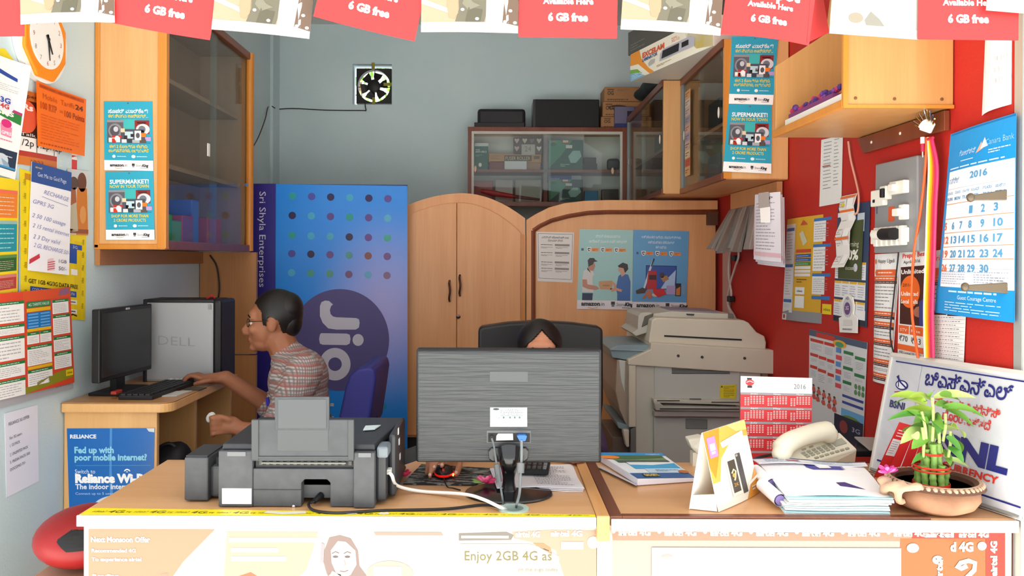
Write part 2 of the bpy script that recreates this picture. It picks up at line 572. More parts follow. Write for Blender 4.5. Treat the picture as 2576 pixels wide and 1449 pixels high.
# smiling woman talking on a phone
g.poly([(606, 60), (618, 28), (645, 22), (672, 30), (690, 60), (694, 100), (716, 130), (700, 190), (640, 190), (646, 150), (612, 120), (604, 90)], '#b59a92', 2)
g.poly([(622, 60), (640, 36), (660, 38), (684, 60), (687, 96), (672, 122), (655, 130), (636, 118), (624, 92)], '#fff2ea', 3)
g.poly([(612, 130), (626, 112), (648, 122), (652, 150), (640, 190), (610, 190), (604, 170)], '#fbe6da', 3)
for x in (634, 664):
    g.ell(x, 76, 7, 3, '#8a7470', 4); g.stroke([(x - 9, 68), (x, 63), (x + 9, 67)], 2, '#8a7470', 4)
g.stroke([(645, 112), (656, 114), (666, 110)], 2, '#b07870', 4)
g.stroke([(656, 84), (659, 96), (654, 98)], 1.5, '#d8b4a8', 4)
g.poly([(598, 40), (606, 44), (604, 92), (596, 90)], '#cfc6cc', 3)
for k in range(4):
    g.stroke([(612 + k * 7, 128 + k * 6), (622 + k * 7, 118 + k * 6)], 2, '#c9a89c', 4)
g.poly([(730, 14), (900, 14), (905, 22), (735, 22)], '#e8b8a4', 2)
g.ell(770, 120, 60, 34, '#f3d6c4', 2)
g.rect(730, 100, 800, 128, '#fdf4ea', 3)
g.place('flex_banner', [f(211, 1323), f(1150, 1325), f(1150, 1514), f(211, 1512)], PW, 'peach flex banner with a smiling woman on the left counter front', 'banner', eps=0.0004, th=0.0006)

g = Sheet(480, 190, 0.30, g=0.38)
g.poly([(6, 18), (170, 14), (195, 22), (186, 34), (6, 36)], '#a59c92', 2)
g.rect(14, 23, 178, 30, '#fdfaf4', 3)
g.poly([(190, 14), (330, 8), (480, 10), (480, 190), (460, 190), (370, 130), (340, 60), (260, 40), (196, 30)], '#f4cdae', 1)
g.poly([(260, 42), (296, 42), (322, 54), (328, 72)], '#eeb07c', 2)
g.text('airtel 4G', 200, 26, 14, '#fffdf8', 3, w=86, b=0.06)
g.text('airtel 4G', 322, 24, 14, '#fffdf8', 3, w=110, b=0.06)
g.rect(358, 38, 436, 58, '#fffdf8', 3)
g.ell(470, 40, 22, 16, '#fffdf8', 3)
g.poly([(250, 44), (310, 58), (352, 76), (352, 96), (10, 96), (10, 44)], '#fdfbf5', 2)
g.text('Enjoy 2GB 4G as', 26, 86, 24, '#a59a52', 4, w=300)
g.text('on the e-go today', 210, 114, 9, '#cfc8b4', 4, w=138)
g.place('flex_banner', [f(1150, 1324, .001), f(1500, 1325, .001), f(1500, 1512, .001), f(1150, 1512, .001)], PW, 'pale flex banner reading Enjoy 2GB 4G on the counter front', 'banner', eps=0.0004, th=0.0006)

g = Sheet(1010, 160, 0.30, g=0.34)
for k in range(9):
    x = 14 + k * 118
    if x > 760: break
    g.text('airtel 4G', x, 20, 15, '#fffdf8', 3, w=84, b=0.07)
    g.ell(x - 12, 8, 6, 8, '#fffdf8', 3)
g.rect(0, 0, 1010, 34, '#f2b696', 1)
g.rect(770, 0, 1010, 26, '#e8401c', 2)
g.rect(740, 26, 1010, 160, '#ee8a3c', 1)
g.rect(960, 26, 1010, 160, '#e6421e', 2)
for x, t in [(800, 'airtel'), (890, 'airtel 4G')]:
    g.text(t, x, 22, 14, '#fffdf8', 3, w=78, b=0.07)
for x, y, t, w in [(848, 150, 'airtel', 70), (988, 128, 'airtel 4G', 96)]:
    g.text(t, x, y, 16, '#fffdf8', 4, w=w, rot=-90, b=0.06)
g.ell(985, 142, 12, 10, '#fffdf8', 4)
g.ell(772, 52, 16, 13, '#fffdf8', 4); g.ell(836, 84, 14, 12, '#fffdf8', 4); g.ell(950, 46, 12, 12, '#fffdf8', 4)
g.text('d 4G', 868, 60, 24, '#fffdf8', 4, w=60, b=0.06)
g.stroke([(890, 140), (905, 138), (930, 112), (932, 92), (915, 86), (895, 92), (886, 104), (896, 108), (912, 100)], 13, '#fffdf8', 4)
g.rect(100, 52, 742, 160, '#fffdfa', 5)
g.ell(140, 78, 16, 8, '#f6dcd0', 6, a0=180, a1=350)
g.place('flex_banner', [f(1541, 1327, .002), f(2528, 1331, .002), f(2528, 1478, .002), f(1541, 1478, .002)], '#fbe6d6', 'orange flex banner with white airtime lettering and blank board on the right counter', 'banner', eps=0.0004, th=0.0006)

# ------------------------------------------------------------------ leaflets hanging across the front
YL = 1.70
MB().tube([(-1.45, YL + 0.006, 2.212), (1.45, YL + 0.006, 2.205)], 0.0015, M('#e8e4da')).build('string', loc=(0, YL, 2.21), label='thin string the red and white leaflets hang from', cat='string')

def leaflet(kind, bl, br, label, Y=YL, tilt=0.0, curl=None, over=None, plain=False):
    top = W(0, -100, Y).z
    BLp, BRp = W(*bl, Y), W(*br, Y)
    wid = (BRp - BLp).length
    d = V((-(BRp - BLp).z, 0, (BRp - BLp).x)).normalized()
    hgt = wid * 1.414
    TLp, TRp = BLp + d * hgt, BRp + d * hgt
    s = Sheet(246, 348, 0.42, g=.8 if kind == 'red' else .45)
    if kind == 'red':
        s.text('6 GB free', 123, 306, 19, '#ffffff', 2, w=100, al='c', b=0.05)
        s.text('Available Here', 123, 264, 15, '#ffffff', 2, w=126, al='c', b=0.04)
        s.text('Hotspot', 123, 236, 34, '#ffffff', 2, w=160, al='c', b=0.05)
        s.text('4G', 123, 180, 60, '#ffffff', 2, al='c', b=0.05)
        base = '#dc3a3a'
    else:
        base = '#f6f2ea'
        if plain:
            s.ell(70, 300, 20, 14, '#c9bda6', 2); s.poly([(95, 305), (110, 280), (135, 300), (150, 318), (100, 318)], '#b9b5a8', 2)
        else:
            s.rect(0, 0, 246, 322, '#e6cba8', 1)
            s.poly([(0, 262), (70, 288), (70, 300), (0, 276)], '#f6efe4', 2)
            s.poly([(0, 0), (70, 0), (76, 250), (0, 240)], '#c9b49c', 1)
            s.poly([(66, 200), (92, 200), (94, 300), (84, 314), (72, 312), (66, 290)], '#eebf98', 3)
            s.poly([(92, 200), (170, 190), (172, 270), (160, 322), (86, 322), (96, 290)], '#8f8a74', 2)
            s.poly([(112, 250), (132, 272), (150, 280), (120, 292), (104, 276)], '#a8a48e', 3)
            s.poly([(120, 285), (156, 290), (150, 322), (112, 322)], '#7a7560', 3)
            s.poly([(166, 200), (218, 190), (222, 322), (164, 322)], '#f6f3ee', 3)
            s.poly([(216, 200), (246, 200), (246, 330), (206, 322)], '#8f7460', 3)
            for x, y in [(105, 291), (142, 314), (226, 292), (213, 320), (238, 322)]:
                s.ell(x, y, 5, 4, '#fffdf8', 4)
        s.rect(0, 322, 246, 348, '#fbfaf6', 2)
    o = s.place('leaflet', [TLp, TRp, BRp, BLp], base, label, 'leaflet', 'leaflets hung in a row over the counter', curl=curl, nu=8, nv=8, th=0.0006, eps=0.0004)
    return o

bend = lambda a: (lambda u, v: a * math.sin(u * PI) * v)
leaflet('red', (-190, 95), (62, 91), 'red leaflet at the left end of the hanging row, cut by the picture edge', Y=1.705)
leaflet('photo', (52, 62), (289, 57), 'white photo leaflet hanging in front of the orange wall clock', curl=bend(0.01))
leaflet('red', (279, 57), (528, 101), 'red 6 GB free leaflet hanging over the left wooden cabinet', Y=1.706, curl=bend(-0.008))
leaflet('photo', (532, 74), (778, 98), 'photo leaflet hanging just right of the left wooden cabinet', curl=bend(0.006))
leaflet('red', (796, 52), (1043, 104), 'red 6 GB free leaflet with a curling lower edge hanging above the exhaust fan', Y=1.704, curl=lambda u, v: 0.03 * (1 - u) ** 2 * v)
leaflet('photo', (1059, 81), (1303, 84), 'photo leaflet hanging between the two middle red leaflets', curl=bend(0.005))
leaflet('red', (1304, 93), (1552, 97), 'red 6 GB free leaflet hanging above the glass fronted wall cabinet', Y=1.704)
leaflet('photo', (1561, 74), (1812, 90), 'photo leaflet hanging in front of the laminator carton', curl=bend(0.006))
def fold(u, v):
    return -0.10 * max(0.0, u - 0.80) if False else 0.015 * math.sin(u * PI) * v
o9 = leaflet('red', (1813, 86), (2035, 115), 'red hotspot leaflet whose right edge is folded back, above the right cabinet', Y=1.702, curl=fold)
a, b = W(2030, 108, 1.70), W(2086, 82, 1.80)
a2, b2 = W(2042, -60, 1.70), W(2062, -60, 1.78)
Sheet(10, 10).place('folded_edge', [a2, b2, b, a], '#b3282a', parent=o9, th=0.0006)
leaflet('photo', (2086, 84), (2310, 100), 'almost blank white leaflet hanging before the open wooden shelf', Y=1.706, plain=True)
leaflet('red', (2308, 99), (2562, 102), 'red 6 GB free leaflet at the right end of the hanging row', Y=1.702)
leaflet('photo', (2480, 26), (2720, 46), 'white photo leaflet overlapping the last red one at the right picture edge', Y=1.690, plain=True)
# ------------------------------------------------------------------ shared materials of the shop fittings
PLY = wood('pale_plywood_laminate', '#cf9a62', '#dcaa73', 'Z', rough=0.35, sp=0.45)
PLYR = wood('warm_plywood_laminate', '#d3935f', '#dfa672', 'Z', rough=0.38, sp=0.45)
PLYE = wood('orange_wood_edging', '#c37a2c', '#d18c3c', 'Z', rough=0.3)
BROWN = wood('brown_moulding', '#6b3420', '#84452b', 'Z', rough=0.3)
GLASS = glass('cabinet_glass', (0.90, 0.93, 0.92, 1))
BLK = M('#17171a', 0.45)
BLK2 = M('#232427', 0.55)
GREYP = M('#4a4d50', 0.5)
SILV = M('#b4b6b8', 0.35, 0.3)
CHROME = M('#c8c8c8', 0.15, 1.0)
WHITE = M('#f2f1ee', 0.5)

# ------------------------------------------------------------------ wall clock
clk_c = Lw(109, 99, 0.02)
ck = thing('wall_clock', 'round white wall clock in an eight sided orange frame', 'clock', clk_c)
RX = Matrix(((0, 0, 1), (1, 0, 0), (0, 1, 0)))     # local x,y,z -> world y,z,x  (dial faces +X)
def disc(mb, r0, z0, z1, m, n=40, sy=1.0, c=clk_c):
    return mb.lathe([(r0, z0), (r0, z1), (0.0, z1)], c, m, n, RX, 1.0, sy)
mb = MB()
oct_ = [(0.128 * math.cos(PI / 8 + k * PI / 4), 0.140 * math.sin(PI / 8 + k * PI / 4)) for k in range(8)]
mb.prism([clk_c + RX @ V((a, b, -0.018)) for a, b in oct_], RX @ V((0, 0, 0.030)), M('#ef8a17', 0.35))
mb.build('orange_frame', ck, bevel=0.006, label='eight sided orange frame')
mb = MB(); mb.lathe([(0.142, -0.019), (0.142, 0.0), (0.10, 0.004), (0.10, -0.019)], clk_c, M('#f4f3ef', 0.4), 48, RX, cap=False)
mb.build('white_rim', ck, smooth=True)
mb = MB(); disc(mb, 0.096, 0.0, 0.0145, M('#f1f0ec', 0.4))
for k in range(12):
    q = k * PI / 6
    t = glyphs(str(12 if k == 0 else k), 0.0)
    vs = [clk_c + RX @ V((0.078 * math.sin(q) + (a - (t[2] + t[3]) / 2) * 0.022, 0.078 * math.cos(q) + (b - 0.35) * 0.022, 0.0152)) for a, b in t[0]]
    mb.add(vs, t[1], M('#8d8480') if k % 3 else M('#b44a40'))
mb.build('dial', ck)
mb = MB()
for q, l, w in [(math.radians(172), 0.068, 0.004), (math.radians(150), 0.050, 0.006)]:
    d = V((math.sin(q), math.cos(q), 0)); p = V((d.y, -d.x, 0))
    pts = [-0.015 * d + w * p, l * d + w * 0.4 * p, l * d - w * 0.4 * p, -0.015 * d - w * p]
    mb.prism([clk_c + RX @ (a + V((0, 0, 0.0165))) for a in pts], RX @ V((0, 0, 0.0015)), BLK2)
disc(mb, 0.006, 0.0165, 0.020, BLK2, 12)
mb.build('hands', ck)

# ------------------------------------------------------------------ papers on the left wall
def LW(e, *pts): return [Lw(x, y, e) for x, y in pts]

s = Sheet(60, 30, g=1.0)
s.place('paper_corner', LW(.001, (-20, 122), (12, 122), (36, 152), (-20, 146)), '#e8d31c', 'small yellow paper corner above the white tariff strip on the left wall', 'paper')

s = Sheet(150, 200)
s.rect(0, 0, 150, 26, '#c8692c'); s.text('Super Talktime', 6, 18, 10, '#3a1c14', 2, w=100)
s.rect(0, 26, 150, 110, '#43211c')
s.ell(20, 70, 24, 44, '#e05a3c', 2); s.ell(76, 74, 26, 44, '#dd4b35', 2)
for x, y in [(12, 52), (68, 58), (72, 92)]: s.text('Rs', x, y, 16, '#f6e7df', 3, b=.04)
s.rect(0, 110, 150, 162, '#f3f1ec')
s.rect(0, 110, 100, 124, '#3a2a26', 2); s.text('Talk   Rate', 8, 121, 8, '#f6e7df', 3, w=80)
for x, t in [(4, '1/2p'), (44, '1.2p'), (78, '1/2p')]: s.text(t, x, 148, 18, '#1d1a1a', 3, w=32)
for x in (42, 88): s.rect(x, 124, x + 1.5, 162, '#5a4a44', 3)
s.rect(0, 162, 100, 176, '#b63a2c'); s.rect(0, 176, 100, 200, '#d0742f'); s.text('1223', 30, 195, 12, '#8a3d18', 2)
s.rect(100, 150, 150, 200, '#d23a34'); s.text('Video', 104, 176, 7, '#f6e7df', 3, w=24); s.text('offers', 104, 188, 7, '#f6e7df', 3, w=30)
s.place('tariff_poster', LW(.002, (40, 222), (196, 262), (194, 436), (40, 412)), '#efece6', 'brown tariff poster with red circles half covered by the orange handbill', 'poster', curl=lambda u, v: .004 * math.sin(u * 6))

s = Sheet(120, 170)
s.rect(6, 4, 114, 14, '#c84a06'); s.dash(8, 6, 112, 13, 1, '#a23a08', 2)
s.text('Mobile  Tariffs', 14, 40, 14, '#b54608', 2, w=76); s.text('24', 92, 40, 14, '#6d2c08', 2, b=.03)
s.text('100 RTP', 8, 68, 18, '#b4430a', 2, w=40, b=.03); s.text('=', 54, 66, 12, '#b4430a', 2); s.text('100 Points', 66, 70, 17, '#a63e0a', 2, w=50, b=.03)
s.dash(8, 80, 114, 150, 9, '#d95a0c', 2, .3, 5)
s.dash(6, 156, 114, 164, 1, '#b54608', 2, .5, 6, word=.05)
s.place('handbill', LW(.016, (88, 203), (212, 250), (213, 393), (95, 367)), '#f2700f', 'bright orange handbill pinned at a slant below the clock', 'poster', curl=lambda u, v: .012 * (1 - v) * abs(u - .4))

s = Sheet(75, 340)
s.rect(0, 8, 75, 96, '#efefee'); s.poly([(10, 36), (52, 50), (52, 60), (6, 48)], '#28489a', 2)
s.dash(8, 74, 62, 96, 4, '#c9c9cc', 2); s.poly([(10, 110), (40, 104), (50, 140), (34, 168), (8, 150)], '#dfe4ee', 2)
s.text('3G', 14, 130, 15, '#3d4fa0', 3, b=.04); s.text('4G', 14, 146, 13, '#c2403c', 3, b=.04)
s.poly([(0, 132), (70, 148), (70, 182), (0, 166)], '#2f7f3c', 1); s.poly([(46, 142), (70, 146), (70, 154), (46, 150)], '#b23a78', 2)
s.text('SMS', 6, 164, 12, '#eef2e6', 3, w=44, b=.04)
s.poly([(16, 190), (48, 196), (48, 226), (18, 224)], '#e88aa8', 2); s.ell(32, 188, 14, 12, '#d2307c', 3)
s.text('GPRS', 18, 220, 9, '#fbe6ee', 4, w=28, b=.04); s.dash(6, 232, 56, 240, 1, '#d98aa0', 2)
s.rect(0, 262, 70, 318, '#26364e'); s.ell(24, 294, 20, 18, '#c9d2dc', 2); s.poly([(20, 290), (44, 300), (52, 316), (30, 314)], '#8fa6bd', 3)
s.rect(0, 310, 70, 316, '#3f8ec2', 3); s.dash(8, 278, 60, 284, 1, '#d6dbe2', 3)
s.place('tariff_strip', LW(.010, (-14, 134), (62, 166), (38, 452), (-14, 436)), '#f2f1f0', 'long white strip of tariff leaflets curling at the left edge of the picture', 'poster', curl=lambda u, v: .02 * u * u * (1 - v))

s = Sheet(64, 300)
for y0, y1, c, h in [(30, 100, '#e57f2c', '#e66a54'), (108, 186, '#1e8fa0', '#8fb4b4'), (194, 236, '#2f5f2c', '#5a8a4a'), (244, 282, '#b5413a', '#cf7a70')]:
    s.rect(2, y0, 60, y1, c); s.rect(2, y0, 60, y0 + 8, h, 2); s.dash(6, y0 + 14, 56, y1 - 4, 5, '#d8c9b4' if c != '#1e8fa0' else '#9fd2d8', 3, .2, 3)
s.rect(0, 282, 64, 300, '#e6c52a'); s.text('idea', 44, 296, 7, '#3a2f10', 2, w=14)
s.place('rate_chart', LW(.008, (-18, 444), (48, 452), (44, 742), (-18, 752)), '#ecd01c', 'yellow rate chart with orange, teal, green and red blocks at the left edge', 'poster')
s = Sheet(10, 300)
s.place('poster_backing', LW(.004, (40, 455), (50, 457), (48, 760), (40, 762)), '#7f8fb0', 'narrow grey blue poster edge between the two yellow posters', 'poster')

s = Sheet(165, 380)
s.rect(132, 160, 152, 380, '#e4c814'); 
s.rect(10, 8, 24, 24, '#c98a20')
for k in range(9): s.text('idea', 12, 40 + k * 36, 7, '#8a7408', 2, rot=-90); s.text('idea', 158, 60 + k * 36, 7, '#8a7408', 2, rot=-90)
s.poly([(116, 170), (152, 170), (152, 184), (138, 184), (138, 224), (116, 224)], '#1f51a5', 2); s.text('3G', 126, 182, 8, '#cfd8ea', 3)
s.rect(122, 240, 140, 256, '#efeee8', 2)
s.text('GET 1GB 4G/3G DATA FREE', 16, 294, 11, '#38330c', 2, w=126, b=.02)
s.rect(20, 302, 138, 318, '#23509c', 2); s.text('COOL DATA PACK FOR HOT YOUTH', 24, 314, 8, '#dbe3f2', 3, w=108)
for y in (326, 352): s.rect(112, y, 140, y + 12, '#efeee8', 2); s.dash(114, y + 2, 138, y + 10, 1, '#5a5a50', 3)
s.stroke([(116, 374), (128, 366), (140, 370)], 4, '#2a260c', 2)
s.place('offer_poster', LW(.003, (50, 424), (219, 470), (214, 806), (54, 792)), '#ecd21a', 'big yellow data offer poster behind the handwritten price list', 'poster')

s = Sheet(50, 160)
s.rect(0, 60, 50, 160, '#d8c8b8'); s.ell(14, 34, 11, 16, '#5b4038', 2); s.ell(34, 30, 11, 24, '#6e3c28', 2)
s.poly([(0, 50), (18, 44), (22, 100), (0, 110)], '#a8603c', 2); s.poly([(22, 46), (46, 44), (50, 160), (20, 160)], '#d07a2c', 2)
s.poly([(4, 90), (20, 80), (24, 150), (4, 156)], '#bfb49a', 3); s.ell(36, 110, 8, 22, '#e09a52', 3)
s.rect(0, 146, 50, 156, '#8f4c34', 3)
s.place('family_poster', LW(.005, (170, 424), (222, 430), (221, 592), (170, 590)), '#cfcfd0', 'photo poster of people in orange beside the handwritten price list', 'poster')

s = Sheet(100, 280)
s.rect(0, 0, 100, 52, '#2c4f94'); s.text('Get Me to God Page', 14, 34, 11, '#d3dbec', 2, w=72); s.rect(6, 8, 26, 16, '#56525e', 2); s.text('aircel', 8, 14, 5, '#d3dbec', 3)
INK = '#8286b8'
for y, x, t, w in [(76, 30, 'RECHARGE', 62), (106, 4, 'GPRS 3G', 50), (142, 4, '2 50 100 ussage', 82), (168, 6, '2 15 rental internet', 90), (196, 8, '2 3 Day valid', 64), (218, 10, '2 GL RECHARGE 50/-', 88)]:
    s.text(t, x, y, 11, INK, 2, w=w, rot=5, sh=.2)
s.stroke([(26, 84), (60, 90), (92, 94)], 1.2, INK, 2)
s.poly([(2, 252), (24, 234), (26, 244), (2, 264)], '#c9384a', 2)
s.poly([(44, 246), (58, 240), (62, 272), (44, 276)], '#e8c6ca', 2)
for k in range(4): s.stroke([(44, 254 + k * 6), (62, 248 + k * 6)], 2, '#c2404c', 3)
s.text('1GB', 72, 250, 9, '#54505a', 2, w=20); s.text('50/-', 72, 270, 10, '#54505a', 2, w=20)
s.place('price_list', LW(.009, (80, 406), (174, 434), (168, 692), (70, 680)), '#f0eff4', 'handwritten price list with a blue header hung over the yellow posters', 'poster', curl=lambda u, v: .008 * u)

s = Sheet(200, 280)
s.rect(70, 0, 200, 28, '#d9542a'); s.poly([(170, 4), (196, 2), (196, 18), (164, 22)], '#8d5f7c', 2)
def block(x0, y0, x1, y1, hc='#1f7a3e', rows=6):
    s.rect(x0, y0, x1, y1, '#f1f0ec', 1); s.rect(x0, y0, x1, y0 + 8, hc, 2); s.dash(x0 + 8, y0 + 2, x1 - 8, y0 + 6, 1, '#dfe9df', 3)
    s.dash(x0 + 3, y0 + 12, x1 - 3, y1 - 3, rows, '#a8a8ac', 2, .25, int(x0 + y0), .12)
for y0, y1 in [(24, 80), (86, 112), (118, 180), (186, 226), (232, 280)]: block(2, y0, 72, y1, rows=5)
s.rect(78, 30, 140, 46, '#2a8048', 2); s.text('4G TARIFFS VALUE', 82, 42, 8, '#e6f0e6', 3, w=54)
s.rect(78, 48, 140, 58, '#e3b31c', 2); s.rect(78, 60, 140, 104, '#1b78c0', 2)
for k in range(5): s.rect(81, 63 + k * 8.4, 106, 67 + k * 8.4, '#66a8dc', 3); s.rect(112, 63 + k * 8.4, 137, 67 + k * 8.4, '#66a8dc', 3)
s.rect(78, 104, 140, 112, '#e3b31c', 2)
block(78, 114, 108, 146, rows=4); block(110, 114, 140, 146, rows=4); block(78, 152, 140, 206, rows=8); s.rect(78, 208, 140, 216, '#e3b31c', 2); block(78, 218, 140, 262, rows=5)
block(146, 32, 192, 72); block(146, 76, 194, 132, rows=8); block(146, 138, 194, 180); block(146, 184, 194, 230)
s.poly([(72, 262), (150, 240), (196, 232), (196, 262), (72, 280)], '#8a8a20', 1); s.rect(176, 238, 196, 256, '#ecd01c', 3); s.text('idea', 179, 250, 7, '#3a2f10', 4, w=14)
s.place('tariff_calendar', LW(.012, (-24, 741), (173, 722), (184, 962), (-24, 1012)), '#d9482c', 'orange bordered tariff calendar low on the left wall above the white notice', 'poster', curl=lambda u, v: .02 * (u > .8) * (u - .8) + .006 * math.sin(3 * u))
s = Sheet(200, 30); s.dash(150, 6, 196, 12, 1, '#7c7c86', 2)
s.place('calendar_foot_strip', LW(.010, (-24, 1008), (184, 958), (185, 976), (-24, 1034)), '#a9abb0', 'grey foot strip below the orange bordered tariff calendar', 'poster')

s = Sheet(100, 200)
s.text('RELIANCE 3G OFFER', 10, 32, 8, '#3c3c44', 2, w=62, rot=-4)
for y, t, w in [(66, 'For 3G users', 36), (84, '1. 123 PACK', 30), (106, '2. UNLIMITED PACK', 54), (124, '3. INDIA PACK 500', 60), (142, 'DOCOMO 70/-', 46)]:
    s.text(t, 12, y, 7, '#3c3c44', 2, w=w, rot=-4)
s.place('notice', LW(.002, (12, 1040), (95, 1018), (98, 1210), (16, 1252)), '#e6e8f4', 'plain white printed notice low on the left wall', 'poster')

# ------------------------------------------------------------------ left wall cabinet with a glass side
yl0, yl1, xl1, zl0, zl1 = 2.975, 4.01, -1.232, 1.482, 2.475
lc = thing('wall_cabinet', 'tall wooden wall cabinet on the left wall with a glass door in its side', 'cabinet', ((XL + xl1) / 2, 3.4, zl0))
MB().box(XL + .004, yl0, zl0, xl1, yl0 + .018, zl1, PLY).build('end_panel', lc)
mb = MB()
mb.box(XL + .002, yl0 - .006, zl0, XL + .02, yl0, zl1, PLYE); mb.box(xl1 - .030, yl0 - .008, zl0, xl1 + .004, yl0 + .02, zl1, PLYE)
mb.box(XL + .002, yl0 - .006, zl0 - .004, xl1, yl0 + .02, zl0 + .016, PLYE)
mb.build('edging', lc, bevel=.003, label='orange wood edging')
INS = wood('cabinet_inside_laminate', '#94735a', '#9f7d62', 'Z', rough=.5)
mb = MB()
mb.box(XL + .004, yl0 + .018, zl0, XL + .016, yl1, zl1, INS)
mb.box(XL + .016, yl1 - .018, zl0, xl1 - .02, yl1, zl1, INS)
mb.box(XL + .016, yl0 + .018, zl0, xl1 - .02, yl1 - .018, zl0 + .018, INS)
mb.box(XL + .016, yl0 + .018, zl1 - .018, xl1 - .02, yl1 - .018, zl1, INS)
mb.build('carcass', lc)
shz = [1.80, 2.14]
for z in shz:
    MB().box(XL + .016, yl0 + .018, z, xl1 - .06, yl1 - .018, z + .018, INS).build('shelf', lc)
for z0, z1, nm in [(zl0 - .004, zl0 + .03, 'bottom_rail'), (zl1 - .035, zl1, 'top_rail')]:
    MB().box(xl1 - .018, yl0 + .02, z0, xl1 + .004, yl1, z1, BROWN).build(nm, lc, bevel=.003, label='dark brown rail')
mb = MB().tube([(xl1 - .004, yl1 - .012, zl0), (xl1 - .004, yl1 - .012, zl1)], .020, PLYE, 16)
mb.build('corner_post', lc, smooth=True, label='rounded orange wood corner post')
MB().box(xl1 - .010, yl0 + .02, zl0 + .028, xl1 - .006, yl0 + .56, zl1 - .034, GLASS).build('glass_door', lc, label='sliding clear glass')
g2 = MB().box(xl1 - .018, yl0 + .50, zl0 + .028, xl1 - .014, yl1 - .02, zl1 - .034, GLASS).build('glass_door', lc, label='sliding clear glass')
MB().box(xl1 - .006, yl0 + .44, 1.885, xl1 - .001, yl0 + .462, 1.94, WHITE).build('finger_pull', lc, label='small white finger pull')
MB().box(xl1 - .006, yl1 - .10, 1.80, xl1 + .008, yl1 - .075, 1.815, CHROME).build('lock', lc)
MB().box(XL + .002, yl0, 1.418, XL + .022, 4.16, 1.478, wood('brown_wood_rail', '#a06a3c', '#b07848', 'Y')).build('support_rail', lc)  # plain brown wood rail along the wall below the cabinet

# books and boxes on the bottom shelf behind the glass
zb = zl0 + .019
def book(name, y0, y1, h, x1, m, label, cat='book', grp='books on the bottom shelf of the left cabinet', band=None):
    o = thing(name, label, cat, (XL + .12, (y0 + y1) / 2, zb), grp)
    MB().box(XL + .03, y0, zb, x1, y1, zb + h, M(m, .5)).build('cover', o, bevel=.003)
    MB().box(XL + .032, y0 + .003, zb + .004, x1 + .001, y1 - .003, zb + h * .96, M(band or '#e6e0d4', .6)).build('printed_spine', o)
    return o
book('box_file', 3.02, 3.10, .17, -1.30, '#c95a5a', 'pink red box file at the near end of the left cabinet shelf', 'file', band='#d06a66')
book('book', 3.11, 3.15, .125, -1.30, '#e8e8e6', 'white book next to the pink red box file', band='#d8d8d8')
book('book', 3.155, 3.175, .12, -1.30, '#2f9a62', 'thin green book next to the white book', band='#38a86c')
book('book', 3.18, 3.20, .12, -1.30, '#2b8f5c', 'second thin green book, right of the first', band='#2f9c64')
book('carton', 3.21, 3.32, .10, -1.31, '#3b7a66', 'green and yellow carton beside the thin green books', 'box', band='#5f9a5a')
book('carton', 3.33, 3.45, .125, -1.31, '#b03a55', 'crimson and blue carton in the middle of the cabinet shelf', 'box', band='#8a4a8a')
book('carton', 3.46, 3.54, .20, -1.32, '#4a5fb8', 'tall blue carton on the left cabinet shelf', 'box', band='#5a78c8')
book('carton', 3.62, 3.80, .13, -1.31, '#a8322c', 'dark red carton near the far corner post of the left cabinet', 'box', band='#b23c30')

# tall wooden board behind the computer
tb = thing('wooden_partition', 'plain wooden partition board behind the desktop computer under the left cabinet', 'partition', (-1.36, 4.1, 0))
BRD = wood('brown_partition_board', '#b07848', '#c08856', 'Z', rough=.45)
MB().box(XL + .005, 4.03, .96, -1.210, 4.055, 1.476, BRD).build('upper_board', tb)
MB().box(XL + .005, 4.03, 0, -1.210, 4.055, .954, BRD).build('lower_board', tb)
MB().box(XL + .005, 4.055, 0, XL + .03, 4.16, 1.40, BRD).build('side_board', tb)
wire('cable', [W(528, 642, 4.02), W(545, 670, 4.02), W(552, 720, 4.02), W(548, 760, 4.02)], .004, BLK2, 'thin dark cable hanging down the wooden partition board', 'cable')

